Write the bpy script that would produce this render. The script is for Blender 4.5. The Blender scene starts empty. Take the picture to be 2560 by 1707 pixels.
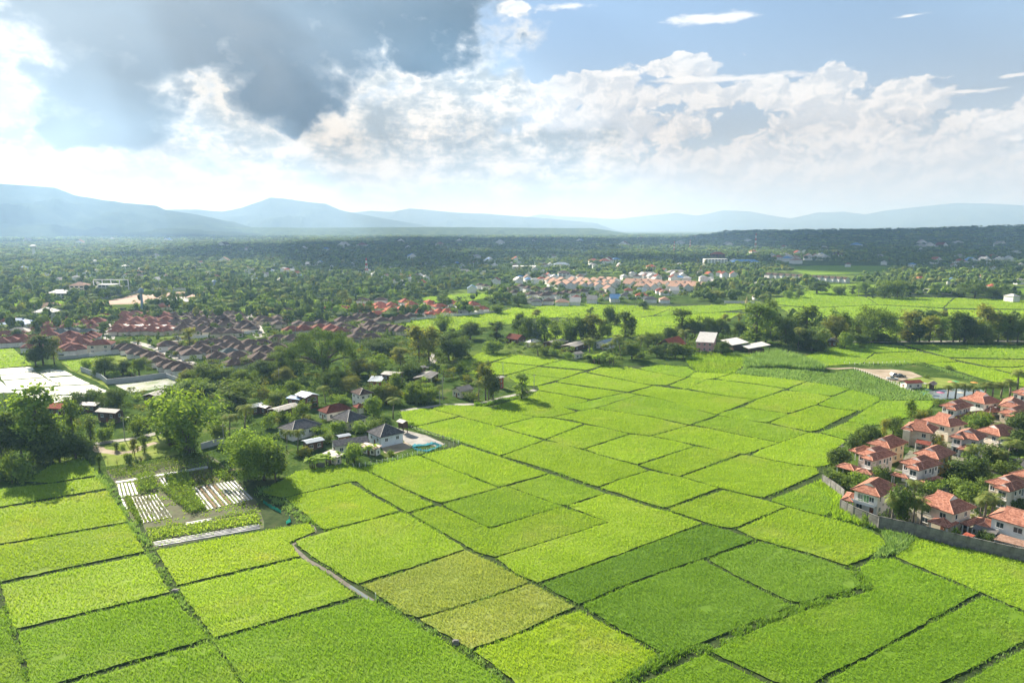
import bpy, bmesh, math, random
import numpy as np
from mathutils import Vector, Matrix
R = math.radians
rng = np.random.default_rng(7)
random.seed(7)
sc = bpy.context.scene
COL = sc.collection

# ------------------------------------------------------------------ camera
CAM_H = 75.0
FPX = 1707.0                      # focal length in photo pixels (2560 wide)
PITCH = math.atan((853.5 - 572.0) / FPX)
cam_d = bpy.data.cameras.new('camera'); cam = bpy.data.objects.new('camera', cam_d); COL.objects.link(cam)
cam_d.sensor_width = 36.0; cam_d.lens = 36.0 * FPX / 2560.0
cam_d.clip_start = 1.0; cam_d.clip_end = 120000.0
cam.location = (0, 0, CAM_H); cam.rotation_euler = (R(90) - PITCH, 0, 0)
sc.camera = cam
CP, SP = math.cos(PITCH), math.sin(PITCH)

def ray(px, py):
    a = (px - 1280.0) / FPX; b = (853.5 - py) / FPX
    return np.array([a, CP + b * SP, -SP + b * CP])
def U(px, py, z=0.0):
    """photo pixel -> point at height z"""
    d = ray(px, py); t = (z - CAM_H) / d[2]
    return np.array([d[0] * t, d[1] * t, z])
def azel(px, py):
    d = ray(px, py)
    return math.degrees(math.atan2(d[0], d[1])), math.degrees(math.atan2(d[2], math.hypot(d[0], d[1])))

# ------------------------------------------------------------------ light
SUN_AZ, SUN_EL = -36.0, 31.0      # degrees, left of the view axis
EXPOSURE = 1.65
sun_d = bpy.data.lights.new('sun', 'SUN'); sun_d.energy = 5.0; sun_d.angle = R(0.6); sun_d.color = (1.0, 0.93, 0.80)
sun = bpy.data.objects.new('sun', sun_d); COL.objects.link(sun)
sdir = Vector((math.sin(R(SUN_AZ)) * math.cos(R(SUN_EL)), math.cos(R(SUN_AZ)) * math.cos(R(SUN_EL)), math.sin(R(SUN_EL))))
sun.rotation_euler = sdir.to_track_quat('Z', 'Y').to_euler()
sun.location = (0, 0, 3000)

vs = sc.view_settings
sc.display_settings.display_device = 'sRGB'
vs.view_transform = 'Standard'; vs.look = 'None'; vs.exposure = EXPOSURE; vs.gamma = 1.0; vs.use_curve_mapping = False
sc.render.engine = 'CYCLES'
cy = sc.cycles
cy.use_denoising = True
try:
    cy.denoiser = 'OPENIMAGEDENOISE'; cy.denoising_input_passes = 'RGB_ALBEDO_NORMAL'; cy.denoising_prefilter = 'ACCURATE'
except Exception: pass
cy.max_bounces = 6; cy.diffuse_bounces = 3; cy.glossy_bounces = 2; cy.transmission_bounces = 4; cy.volume_bounces = 1; cy.transparent_max_bounces = 6
cy.caustics_reflective = False; cy.caustics_refractive = False
cy.sample_clamp_indirect = 4.0
# ------------------------------------------------------------------ sky
world = bpy.data.worlds.new('World'); sc.world = world; world.use_nodes = True
wt = world.node_tree; wt.nodes.clear()
class NB:
    """small node-graph builder"""
    def __init__(s, tree): s.t = tree
    def n(s, typ, **kw):
        nd = s.t.nodes.new(typ)
        for k, v in kw.items(): setattr(nd, k, v)
        return nd
    def put(s, sock, v):
        if v is None: return
        if isinstance(v, bpy.types.NodeSocket): s.t.links.new(v, sock)
        else: sock.default_value = v
    def m(s, op, a, b=None, c=None, clamp=False):
        nd = s.n('ShaderNodeMath', operation=op, use_clamp=clamp)
        for i, v in enumerate((a, b, c)): s.put(nd.inputs[i], v)
        return nd.outputs[0]
    def vec(s, x, y, z):
        nd = s.n('ShaderNodeCombineXYZ')
        for i, v in enumerate((x, y, z)): s.put(nd.inputs[i], v)
        return nd.outputs[0]
    def vm(s, op, a, b=None):
        nd = s.n('ShaderNodeVectorMath', operation=op)
        s.put(nd.inputs[0], a)
        if b is not None: s.put(nd.inputs[1], b)
        return nd.outputs['Value'] if op in ('LENGTH', 'DOT_PRODUCT') else nd.outputs[0]
    def noise(s, vec, scale, detail=5.0, rough=0.55, dist=0.0, color=False, dims=None):
        nd = s.n('ShaderNodeTexNoise')
        if dims: nd.noise_dimensions = dims
        s.put(nd.inputs['Vector'], vec); nd.inputs['Scale'].default_value = scale; nd.inputs['Detail'].default_value = detail
        nd.inputs['Roughness'].default_value = rough; nd.inputs['Distortion'].default_value = dist
        return nd.outputs['Color' if color else 'Fac']
    def ramp(s, fac, stops, interp='LINEAR'):
        nd = s.n('ShaderNodeValToRGB'); cr = nd.color_ramp; cr.interpolation = interp
        while len(cr.elements) < len(stops): cr.elements.new(0.5)
        for e, (p, c) in zip(cr.elements, stops):
            e.position = p; e.color = (*c, 1.0) if len(c) == 3 else c
        s.put(nd.inputs[0], fac); return nd.outputs[0]
    def mix(s, fac, a, b, blend='MIX'):
        nd = s.n('ShaderNodeMix', data_type='RGBA', blend_type=blend)
        s.put(nd.inputs[0], fac)
        for sk, v in ((nd.inputs[6], a), (nd.inputs[7], b)):
            if isinstance(v, tuple) and len(v) == 3: v = (*v, 1.0)
            s.put(sk, v)
        return nd.outputs[2]
    def smooth(s, x, lo, hi):
        nd = s.n('ShaderNodeMapRange', interpolation_type='SMOOTHSTEP')
        s.put(nd.inputs[0], x); nd.inputs[1].default_value = lo; nd.inputs[2].default_value = hi
        return nd.outputs[0]

def build_sky():
    b = NB(wt)
    gen = b.n('ShaderNodeTexCoord').outputs['Generated']
    sep = b.n('ShaderNodeSeparateXYZ'); wt.links.new(gen, sep.inputs[0])
    X, Y, Z = sep.outputs
    az = b.m('MULTIPLY', b.m('ARCTAN2', X, Y), 180 / math.pi)
    el = b.m('MULTIPLY', b.m('ARCTAN2', Z, b.m('SQRT', b.m('ADD', b.m('MULTIPLY', X, X), b.m('MULTIPLY', Y, Y)))), 180 / math.pi)
    p = b.vec(az, el, 0.0)
    # noise lookups in degrees, a little stretched sideways
    q = b.vm('MULTIPLY', p, (0.7, 1.0, 1.0))
    n_big = b.noise(q, 0.16, 4, 0.55, 0.4, dims='2D')
    n_mid = b.noise(b.vm('ADD', q, (31.0, 7.0, 0.0)), 0.40, 6, 0.60, 0.0, dims='2D')
    n_fin = b.noise(b.vm('ADD', q, (3.0, 57.0, 0.0)), 1.2, 5, 0.62, 0.0, dims='2D')
    n_str = b.noise(b.vm('MULTIPLY', p, (0.55, 1.5, 1.0)), 0.6, 5, 0.62, 0.0, dims='2D')
    def billow(pt):
        tot = None
        for sc_, w_ in ((0.26, 0.52), (0.75, 0.30), (2.1, 0.18)):
            v = b.n('ShaderNodeTexVoronoi'); v.feature = 'F1'; v.voronoi_dimensions = '2D'; v.inputs['Scale'].default_value = sc_; b.put(v.inputs['Vector'], pt)
            x_ = b.m('MULTIPLY', v.outputs['Distance'], w_); tot = x_ if tot is None else b.m('ADD', tot, x_)
        return b.m('SUBTRACT', 1.0, tot)
    qb = b.vm('ADD', b.vm('MULTIPLY', p, (0.75, 1.0, 1.0)), b.vm('MULTIPLY', b.vm('SUBTRACT', b.noise(q, 0.5, 3, 0.6, 0.0, True, '2D'), (0.5, 0.5, 0.5)), (2.2, 1.8, 0.0)))
    bil = billow(qb); bil_l = billow(b.vm('ADD', qb, (-0.34, 0.42, 0.0)))
    lit = b.smooth(b.m('SUBTRACT', bil, bil_l), -0.14, 0.16)
    bn = b.m('MULTIPLY', b.m('SUBTRACT', bil, 0.57), 1.5)
    warp = b.n('ShaderNodeTexNoise'); warp.noise_dimensions = '2D'; b.put(warp.inputs['Vector'], q); warp.inputs['Scale'].default_value = 0.33; warp.inputs['Detail'].default_value = 4
    wv = b.vm('MULTIPLY', b.vm('SUBTRACT', warp.outputs['Color'], (0.5, 0.5, 0.5)), (7.5, 6.0, 0.0))
    pw = b.vm('ADD', p, wv)
    wv2 = b.vm('MULTIPLY', wv, (0.45, 0.45, 0.0)); pw2 = b.vm('ADD', p, wv2)
    def blob(pt, cx, cy, rx, ry):
        a0, e0 = azel(cx, cy); a1, _ = azel(cx + rx, cy); _, e1 = azel(cx, cy - ry)
        d = b.vm('SUBTRACT', pt, (a0, e0, 0.0))
        d = b.vm('MULTIPLY', d, (1.0 / (a1 - a0), 1.0 / (e1 - e0), 0.0))
        return b.m('SUBTRACT', 1.0, b.vm('LENGTH', d))
    def union(pt, lst):
        r = None
        for it in lst:
            v = blob(pt, *it)
            r = v if r is None else b.m('SMOOTH_MAX', r, v, 0.12)
        return r
    # clear sky
    sky = b.n('ShaderNodeTexSky', sky_type='NISHITA'); sky.sun_disc = False
    sky.sun_elevation = R(SUN_EL); sky.sun_rotation = R(SUN_AZ)
    sky.air_density = 1.0; sky.dust_density = 0.15; sky.ozone_density = 4.0; sky.altitude = 300.0
    clear = b.vm('SCALE', sky.outputs[0]); wt.nodes[-1].inputs['Scale'].default_value = 0.034
    # distance to the sun, for the glow behind the clouds
    sd = b.vm('DOT_PRODUCT', gen, tuple(sdir))
    glow = b.smooth(b.m('ADD', sd, b.m('MULTIPLY', b.m('SUBTRACT', n_big, 0.5), 0.10)), 0.80, 1.0)
    left = b.smooth(b.vm('DOT_PRODUCT', gen, (math.sin(R(-60)), math.cos(R(-60)), 0.0)), 0.72, 0.97)
    # thin veil towards the horizon
    veil = b.m('MULTIPLY', b.smooth(b.m('ADD', el, b.m('MULTIPLY', left, -7.0)), 17.0, 1.0), b.m('ADD', 0.72, b.m('MULTIPLY', n_big, 0.25)))
    clear = b.mix(0.22, clear, kc(0.62, 0.72, 0.80))
    c = b.mix(veil, clear, SKYC['veil'])
    # low cumulus and lens clouds
    cum = union(pw2, SKY_CUM)
    dens = b.m('ADD', cum, b.m('ADD', b.m('MULTIPLY', b.m('SUBTRACT', n_mid, 0.5), 0.7), bn))
    dens = b.m('ADD', dens, b.m('MULTIPLY', b.m('SUBTRACT', n_fin, 0.5), 0.35))
    mk = b.smooth(dens, 0.0, 0.26)
    shade = b.m('ADD', b.m('MULTIPLY', lit, 0.75), b.m('MULTIPLY', b.smooth(n_mid, 0.35, 0.6), 0.25))
    cc = b.mix(shade, SKYC['cum_lo'], SKYC['cum_hi'])
    c = b.mix(b.m('MULTIPLY', mk, 0.92), c, cc)
    st = union(b.vm('ADD', p, b.vm('MULTIPLY', wv, (0.12, 0.06, 0.0))), SKY_STREAK)
    sm = b.m('MULTIPLY', b.smooth(b.m('ADD', st, b.m('MULTIPLY', b.m('SUBTRACT', n_str, 0.5), 2.0)), 0.05, 0.75), 0.85)
    c = b.mix(sm, c, SKYC['cum_hi'])
    # generic broken cloud elsewhere in the sky
    outm = b.m('MULTIPLY', b.smooth(b.m('ABSOLUTE', b.m('SUBTRACT', az, 0.0)), 40.0, 60.0), b.smooth(n_big, 0.45, 0.62))
    c = b.mix(b.m('MULTIPLY', outm, 0.8), c, SKYC['cum_lo'])
    # glare bank low on the left
    bank = union(pw, SKY_BANK)
    bd = b.smooth(b.m('ADD', bank, b.m('MULTIPLY', b.m('SUBTRACT', n_big, 0.5), 0.6)), -0.05, 0.35)
    bt = b.m('ADD', b.m('MULTIPLY', n_str, 0.42), b.m('ADD', b.m('MULTIPLY', n_mid, 0.42), b.m('ADD', b.m('MULTIPLY', n_fin, 0.14), b.m('MULTIPLY', lit, 0.07))))
    bc = b.ramp(b.smooth(bt, 0.40, 0.66), [(0.0, SKYC['bank_lo']), (0.35, SKYC['bank_mid']), (1.0, SKYC['bank_hi'])])
    c = b.mix(bd, c, bc)
    # the dark cloud with its bright fringe
    dk = union(pw, SKY_DARK)
    dd = b.m('ADD', dk, b.m('ADD', b.m('MULTIPLY', b.m('SUBTRACT', n_mid, 0.5), 0.55), b.m('MULTIPLY', bn, 0.22)))
    dd = b.m('ADD', dd, b.m('MULTIPLY', b.m('SUBTRACT', n_fin, 0.5), 0.30))
    dm = b.smooth(dd, -0.16, 0.20)
    tone = b.m('ADD', dd, b.m('ADD', b.m('MULTIPLY', b.m('SUBTRACT', n_big, 0.5), 0.9), b.m('MULTIPLY', b.m('SUBTRACT', 0.5, lit), 0.16)))
    dc = b.ramp(b.smooth(tone, -0.05, 0.70), [(0.0, SKYC['rim']), (0.14, SKYC['rim2']), (0.38, SKYC['dk_mid']), (0.75, SKYC['dk'])])
    ltn = b.mix(b.m('MULTIPLY', left, 0.45), dc, SKYC['dk_left'])
    c = b.mix(dm, c, ltn)
    c = b.mix(b.m('MULTIPLY', glow, 0.30), c, SKYC['glow'])
    c = b.mix(b.m('MULTIPLY', b.smooth(el, 7.0, 0.3), 0.75), c, SKYC['horizon'])
    # below the horizon: dull ground tone
    c = b.mix(b.smooth(el, 0.0, -2.0), c, (0.10, 0.12, 0.12))
    bg = b.n('ShaderNodeBackground'); wt.links.new(c, bg.inputs[0]); bg.inputs[1].default_value = 1.0
    out = b.n('ShaderNodeOutputWorld'); wt.links.new(bg.outputs[0], out.inputs[0])
    world.cycles.sampling_method = 'MANUAL'; world.cycles.sample_map_resolution = 512

K = 0.319   # linear value that reads as white at this exposure
def kc(r, g, b_): return (r * K, g * K, b_ * K)
SKYC = dict(horizon=kc(0.85, 0.82, 0.76), glow=kc(0.95, 0.92, 0.82), veil=kc(0.70, 0.72, 0.73), cum_lo=kc(0.72, 0.76, 0.80), cum_hi=kc(1.14, 1.11, 1.05),
            bank_lo=kc(0.44, 0.48, 0.48), bank_mid=kc(0.68, 0.70, 0.67), bank_hi=kc(1.18, 1.11, 0.97),
            rim=kc(1.15, 1.08, 0.94), rim2=kc(0.50, 0.54, 0.56), dk_mid=kc(0.20, 0.25, 0.30), dk=kc(0.03, 0.07, 0.12), dk_left=kc(0.30, 0.36, 0.40))
# cloud layout: centre and half-size of each mass, as seen in the photograph
SKY_DARK = [(340, 20, 340, 230), (290, 240, 200, 140), (240, 330, 110, 60), (640, 30, 420, 200), (690, 190, 190, 150), (760, 270, 90, 60),
            (930, 20, 360, 190), (1120, 50, 140, 100), (1010, 110, 150, 70), (470, 110, 220, 90)]
SKY_BANK = [(150, 420, 420, 130), (520, 400, 420, 130), (900, 420, 360, 130), (1000, 330, 220, 110), (1180, 250, 160, 130), (60, 120, 110, 220), (1000, 190, 190, 70), (600, 300, 160, 90), (1350, 420, 300, 120)]
SKY_CUM = [(1420, 230, 260, 55), (1760, 235, 330, 45), (2060, 215, 130, 45), (1700, 165, 120, 26), (1560, 330, 230, 60), (1800, 420, 300, 90), (2080, 320, 190, 80), (2280, 270, 130, 60),
           (2480, 290, 150, 40), (2300, 400, 320, 110), (2000, 470, 500, 60), (2560, 420, 120, 80), (1500, 470, 400, 60), (1285, 15, 60, 26), (1450, 330, 200, 80)]
SKY_STREAK = [(1770, 45, 170, 20), (1420, 18, 70, 13), (2420, 228, 130, 7), (1830, 195, 330, 12), (1560, 185, 90, 10), (2530, 190, 60, 8), (2280, 40, 60, 6)]
build_sky()
# ------------------------------------------------------------------ mesh and material helpers
def link(o, parent=None):
    COL.objects.link(o)
    if parent is not None: o.parent = parent
    return o
def tag(o, label=None, cat=None, group=None, kind=None):
    if label: o['label'] = label
    if cat: o['category'] = cat
    if group: o['group'] = group
    if kind: o['kind'] = kind
    return o
def empty(name, loc, rz=0.0):
    o = bpy.data.objects.new(name, None); o.location = loc; o.rotation_euler = (0, 0, rz); o.empty_display_size = 0.5
    return link(o)
def mesh_np(name, v, loops, starts, totals, mat=None, smooth=False):
    me = bpy.data.meshes.new(name)
    v = np.asarray(v, np.float32).reshape(-1, 3)
    me.vertices.add(len(v)); me.vertices.foreach_set('co', v.ravel())
    me.loops.add(len(loops)); me.loops.foreach_set('vertex_index', np.asarray(loops, np.int32))
    me.polygons.add(len(starts)); me.polygons.foreach_set('loop_start', np.asarray(starts, np.int32))
    try: me.polygons.foreach_set('loop_total', np.asarray(totals, np.int32))
    except Exception: pass
    me.polygons.foreach_set('use_smooth', np.full(len(starts), bool(smooth)))
    me.update(calc_edges=True)
    if mat: me.materials.append(mat)
    return me
def tri_mesh(name, v, f, mat=None, smooth=False):
    f = np.asarray(f, np.int32); n = f.shape[1]
    return mesh_np(name, v, f.ravel(), np.arange(len(f)) * n, np.full(len(f), n), mat, smooth)
class MB:
    """collects polygons for one mesh"""
    def __init__(s): s.v = []; s.f = []
    def add(s, v, f):
        k = len(s.v); s.v += [tuple(map(float, p)) for p in v]; s.f += [tuple(i + k for i in g) for g in f]; return s
    def box(s, x0, x1, y0, y1, z0, z1):
        return s.add([(x0, y0, z0), (x1, y0, z0), (x1, y1, z0), (x0, y1, z0), (x0, y0, z1), (x1, y0, z1), (x1, y1, z1), (x0, y1, z1)],
                     [(3, 2, 1, 0), (4, 5, 6, 7), (0, 1, 5, 4), (1, 2, 6, 5), (2, 3, 7, 6), (3, 0, 4, 7)])
    def prism(s, poly, z0, z1):
        n = len(poly); v = [(p[0], p[1], z0) for p in poly] + [(p[0], p[1], z1) for p in poly]
        f = [tuple(range(n - 1, -1, -1)), tuple(range(n, 2 * n))] + [(i, (i + 1) % n, n + (i + 1) % n, n + i) for i in range(n)]
        return s.add(v, f)
    def tube(s, pts, rad, n=6, cap=True):
        pts = [np.array(p, float) for p in pts]; rings = []
        for i, p in enumerate(pts):
            a = pts[max(i - 1, 0)]; c = pts[min(i + 1, len(pts) - 1)]; d = c - a; d /= (np.linalg.norm(d) + 1e-9)
            u = np.cross(d, (0, 0, 1.0)) if abs(d[2]) < 0.9 else np.cross(d, (1.0, 0, 0)); u /= np.linalg.norm(u); w = np.cross(d, u)
            r = rad[i] if hasattr(rad, '__len__') else rad
            rings.append([p + r * (math.cos(2 * math.pi * k / n) * u + math.sin(2 * math.pi * k / n) * w) for k in range(n)])
        v = [q for rg in rings for q in rg]; f = []
        for i in range(len(pts) - 1):
            for k in range(n):
                f.append((i * n + k, i * n + (k + 1) % n, (i + 1) * n + (k + 1) % n, (i + 1) * n + k))
        if cap: f += [tuple(range(n - 1, -1, -1)), tuple((len(pts) - 1) * n + k for k in range(n))]
        return s.add(v, f)
    def mesh(s, name, mat=None, smooth=False):
        me = bpy.data.meshes.new(name); me.from_pydata(s.v, [], s.f); me.validate(); me.update()
        if smooth:
            for p in me.polygons: p.use_smooth = True
        if mat: me.materials.append(mat)
        return me
    def obj(s, name, mat=None, parent=None, smooth=False):
        return link(bpy.data.objects.new(name, s.mesh(name, mat, smooth)), parent)

# value noise for shaping terrain
def vnoise(x, y, seed=0):
    xi = np.floor(x).astype(np.int64); yi = np.floor(y).astype(np.int64); xf = x - xi; yf = y - yi
    def h(a, b_):
        n = (a * 374761393 + b_ * 668265263 + seed * 1442695041) & 0x7fffffff
        n = ((n ^ (n >> 13)) * 1274126177) & 0x7fffffff
        return ((n ^ (n >> 16)) & 0xffff) / 65535.0
    sx = xf * xf * (3 - 2 * xf); sy = yf * yf * (3 - 2 * yf)
    return (h(xi, yi) * (1 - sx) + h(xi + 1, yi) * sx) * (1 - sy) + (h(xi, yi + 1) * (1 - sx) + h(xi + 1, yi + 1) * sx) * sy
def fbm(x, y, oct=4, seed=0):
    r = 0; a = 0.5; t = 0
    for i in range(oct): r = r + a * vnoise(x * 2 ** i, y * 2 ** i, seed + i); t += a; a *= 0.5
    return r / t
def inside(poly, P):
    poly = np.asarray(poly)[:, :2]; x, y = P[:, 0], P[:, 1]; r = np.zeros(len(P), bool)
    j = len(poly) - 1
    for i in range(len(poly)):
        xi, yi = poly[i]; xj, yj = poly[j]
        with np.errstate(divide='ignore', invalid='ignore'):
            c = ((yi > y) != (yj > y)) & (x < (xj - xi) * (y - yi) / (yj - yi) + xi)
        r ^= c; j = i
    return r

# ---- materials
MATS = {}
def principled(name, col, rough=0.8, metal=0.0, spec=0.3):
    m = bpy.data.materials.new(name); m.use_nodes = True
    p = m.node_tree.nodes['Principled BSDF']; p.inputs['Base Color'].default_value = (*col, 1); p.inputs['Roughness'].default_value = rough
    p.inputs['Metallic'].default_value = metal; p.inputs['Specular IOR Level'].default_value = spec
    MATS[name] = m; return m
def mottled(name, cols, scale=1.0, rough=0.85, detail=5, bump=0.0, spec=0.25, obj_rand=0.0, stretch=None):
    """Principled with a noise-driven palette, optional bump and a per-object brightness shift"""
    m = principled(name, cols[0], rough, 0.0, spec); t = m.node_tree; b = NB(t); p = t.nodes['Principled BSDF']
    co = b.n('ShaderNodeTexCoord').outputs['Object']
    if stretch: co = b.vm('MULTIPLY', co, stretch)
    f = b.noise(co, scale, detail, 0.6)
    k = len(cols); lo, hi = 0.33, 0.67
    c = b.ramp(f, [(lo + (hi - lo) * i / max(k - 1, 1), cc) for i, cc in enumerate(cols)])
    if obj_rand:
        r = b.n('ShaderNodeObjectInfo').outputs['Random']
        sc_ = b.m('ADD', 1.0 - obj_rand, b.m('MULTIPLY', r, 2 * obj_rand))
        c = b.mix(1.0, c, b.vec(sc_, sc_, sc_), 'MULTIPLY')
    t.links.new(c, p.inputs['Base Color'])
    if bump:
        bp = b.n('ShaderNodeBump'); bp.inputs['Strength'].default_value = bump; bp.inputs['Distance'].default_value = 0.1
        t.links.new(f, bp.inputs['Height']); t.links.new(bp.outputs[0], p.inputs['Normal'])
    return m
def leafy(name, cols, trans=0.45, tcol=None, patch=None, patch_scale=0.05, obj_rand=0.12, island=True, streak=0.0, gloss=0.02):
    """leaf material: diffuse and translucent, varied per leaf, per plant and by soft patches"""
    m = bpy.data.materials.new(name); m.use_nodes = True; t = m.node_tree; t.nodes.clear(); b = NB(t)
    if island: rnd = b.n('ShaderNodeNewGeometry').outputs['Random Per Island']
    else: rnd = b.noise(b.n('ShaderNodeTexCoord').outputs['Object'], 1.3, 3)
    k = len(cols)
    c = b.ramp(rnd, [(i / max(k - 1, 1), cc) for i, cc in enumerate(cols)])
    if patch:
        f = b.noise(b.n('ShaderNodeTexCoord').outputs['Object'], patch_scale, 5, 0.62, 0.4)
        c = b.mix(b.m('MULTIPLY', b.smooth(f, 0.50, 0.72), 0.8), c, patch)
    if streak:
        mp = b.n('ShaderNodeMapping'); t.links.new(b.n('ShaderNodeTexCoord').outputs['Object'], mp.inputs[0]); mp.inputs['Rotation'].default_value = (0, 0, 0.55); mp.inputs['Scale'].default_value = (0.10, 0.55, 1.0)
        f1 = b.noise(mp.outputs[0], 1.0, 5, 0.65, 0.3); f2 = b.noise(b.n('ShaderNodeTexCoord').outputs['Object'], 0.016, 4, 0.6)
        s_ = b.m('ADD', 1.0, b.m('ADD', b.m('MULTIPLY', b.m('SUBTRACT', f1, 0.5), streak * 2.4), b.m('MULTIPLY', b.m('SUBTRACT', f2, 0.5), streak * 2.4)))
        c = b.mix(1.0, c, b.vec(s_, b.m('ADD', b.m('MULTIPLY', s_, 0.75), 0.25), s_), 'MULTIPLY')
    if obj_rand:
        r = b.n('ShaderNodeObjectInfo').outputs['Random']
        s_ = b.m('ADD', 1.0 - obj_rand, b.m('MULTIPLY', r, 2 * obj_rand))
        c = b.mix(1.0, c, b.vec(s_, s_, b.m('MULTIPLY', s_, 0.95)), 'MULTIPLY')
    d = b.n('ShaderNodeBsdfDiffuse'); t.links.new(c, d.inputs[0])
    tr = b.n('ShaderNodeBsdfTranslucent'); t.links.new(b.mix(1.0, c, tcol or (1.25, 1.15, 0.5), 'MULTIPLY'), tr.inputs[0])
    mx = b.n('ShaderNodeMixShader'); mx.inputs[0].default_value = trans
    t.links.new(d.outputs[0], mx.inputs[1]); t.links.new(tr.outputs[0], mx.inputs[2])
    res = mx.outputs[0]
    if gloss:
        gl = b.n('ShaderNodeBsdfGlossy'); gl.inputs['Roughness'].default_value = 0.7; gl.inputs['Color'].default_value = (0.95, 1.0, 0.75, 1)
        m2 = b.n('ShaderNodeMixShader'); m2.inputs[0].default_value = gloss; t.links.new(res, m2.inputs[1]); t.links.new(gl.outputs[0], m2.inputs[2]); res = m2.outputs[0]
    o = b.n('ShaderNodeOutputMaterial'); t.links.new(res, o.inputs[0])
    MATS[name] = m; return m
# ------------------------------------------------------------------ ground, hills, haze
def ground_material():
    m = principled('ground_cover', (0.08, 0.12, 0.03), 1.0, 0.0, 0.0); t = m.node_tree; b = NB(t); p = t.nodes['Principled BSDF']
    co = b.n('ShaderNodeTexCoord').outputs['Object']
    n1 = b.noise(co, 0.012, 6, 0.6); n2 = b.noise(co, 0.11, 6, 0.65); n3 = b.noise(co, 0.9, 4, 0.6)
    grass = b.ramp(b.m('ADD', b.m('MULTIPLY', n2, 0.6), b.m('MULTIPLY', n3, 0.4)), [(0.36, (0.022, 0.040, 0.012)), (0.5, (0.045, 0.080, 0.018)), (0.66, (0.110, 0.150, 0.036))])
    soil = b.ramp(n3, [(0.35, (0.09, 0.075, 0.045)), (0.65, (0.20, 0.165, 0.11))])
    c = b.mix(b.smooth(n2, 0.56, 0.68), grass, soil)
    c = b.mix(b.smooth(n1, 0.45, 0.62), grass, c)
    c = b.mix(b.m('MULTIPLY', b.smooth(b.noise(co, 0.0045, 5, 0.6), 0.50, 0.60), 0.75), c, b.ramp(n2, [(0.4, (0.10, 0.15, 0.03)), (0.6, (0.16, 0.21, 0.05))]))
    t.links.new(c, p.inputs['Base Color'])
    bp = b.n('ShaderNodeBump'); bp.inputs['Strength'].default_value = 0.6; bp.inputs['Distance'].default_value = 0.3
    t.links.new(n3, bp.inputs['Height']); t.links.new(bp.outputs[0], p.inputs['Normal'])
    return m
g = MB().add([(-42000, -1500, 0), (42000, -1500, 0), (42000, 48000, 0), (-42000, 48000, 0)], [(0, 1, 2, 3)])
tag(g.obj('ground', ground_material()), 'flat green valley floor reaching to the distant hills', 'ground', kind='structure')

def ridge(name, pts, D, depth, mat, label, seed, rough=0.12, cols=260, rows=26):
    """a range whose crest stands D metres away; pts are crest points read off the photograph"""
    pts = np.array(pts, float)
    px = np.linspace(pts[0, 0], pts[-1, 0], cols); py = np.interp(px, pts[:, 0], pts[:, 1])
    V = []
    for j in range(rows):
        t = j / (rows - 1) * 1.35
        for i in range(cols):
            d = ray(px[i], py[i]); s = D / math.hypot(d[0], d[1])
            top = max(CAM_H + d[2] * s, 2.0) * min(1.0, i / 22.0, (cols - 1 - i) / 22.0)
            dist = D - depth * (1.0 - t)
            az = math.atan2(d[0], d[1])
            x, y = dist * math.sin(az), dist * math.cos(az)
            if t <= 1: h = top * (t ** 1.25)
            else: h = top * (1 - ((t - 1) / 0.35) ** 1.3)
            V.append((x, y, h, top, t))
    V = np.array(V); t = V[:, 4]
    n = fbm(V[:, 0] / (depth * 0.22), V[:, 1] / (depth * 0.22), 6, seed) - 0.5
    spur = np.abs(fbm(V[:, 0] / (depth * 0.16), V[:, 1] / (depth * 0.5), 5, seed + 9) - 0.5)
    env = np.clip(np.sin(np.clip(t, 0, 1) * math.pi), 0, 1)
    z = V[:, 2] + V[:, 3] * (n * 0.55 * env - spur * 1.1 * env) + V[:, 3] * rough * 0.12 * (fbm(V[:, 0] / 90, V[:, 1] / 90, 3, seed + 3) - 0.5)
    z = np.maximum(z, -0.5)
    f = [(j * cols + i, j * cols + i + 1, (j + 1) * cols + i + 1, (j + 1) * cols + i) for j in range(rows - 1) for i in range(cols - 1)]
    o = bpy.data.objects.new(name, tri_mesh(name, np.c_[V[:, 0], V[:, 1], z], f, mat, True)); link(o)
    return tag(o, label, 'hills', kind='structure')
m_hill = mottled('hill_forest', [(0.020, 0.034, 0.018), (0.035, 0.055, 0.025), (0.055, 0.075, 0.035)], 0.004, 1.0, 8, spec=0.0)
ridge('mountain', [(-900, 500), (-500, 430), (-200, 448), (0, 454), (82, 460), (136, 464), (185, 484), (261, 497), (310, 505), (392, 513), (414, 524), (490, 535), (571, 552), (680, 565), (724, 574)], 9500, 3200, m_hill, 'long blue mountain shoulder sloping down from the left edge', 11)
ridge('mountain', [(330, 560), (414, 522), (490, 522), (555, 527), (599, 519), (653, 501), (675, 491), (707, 493), (762, 501), (816, 508), (849, 522), (871, 528), (960, 545), (1060, 562), (1120, 572)], 13500, 3600, m_hill, 'flat-topped hazy mountain left of the middle', 23)
ridge('mountain', [(780, 560), (871, 530), (925, 525), (980, 528), (1023, 520), (1067, 523), (1143, 530), (1208, 533), (1280, 538), (1380, 546), (1480, 556), (1560, 566)], 17500, 4000, m_hill, 'pale low mountain range behind the flat-topped one', 37)
ridge('mountain', [(1180, 560), (1280, 535), (1334, 533), (1389, 539), (1541, 547), (1628, 537), (1694, 531), (1743, 538), (1811, 524), (1873, 527), (1933, 538), (1977, 545), (2042, 530), (2113, 528), (2162, 535), (2216, 524), (2314, 513), (2396, 505), (2480, 507), (2560, 511), (2800, 500), (3200, 520)], 25000, 5000, m_hill, 'faintest pale mountain range along the right horizon', 51)
m_rise = mottled('wooded_rise', [(0.035, 0.060, 0.022), (0.065, 0.100, 0.034), (0.10, 0.14, 0.05)], 0.012, 1.0, 8, spec=0.0)
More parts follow.
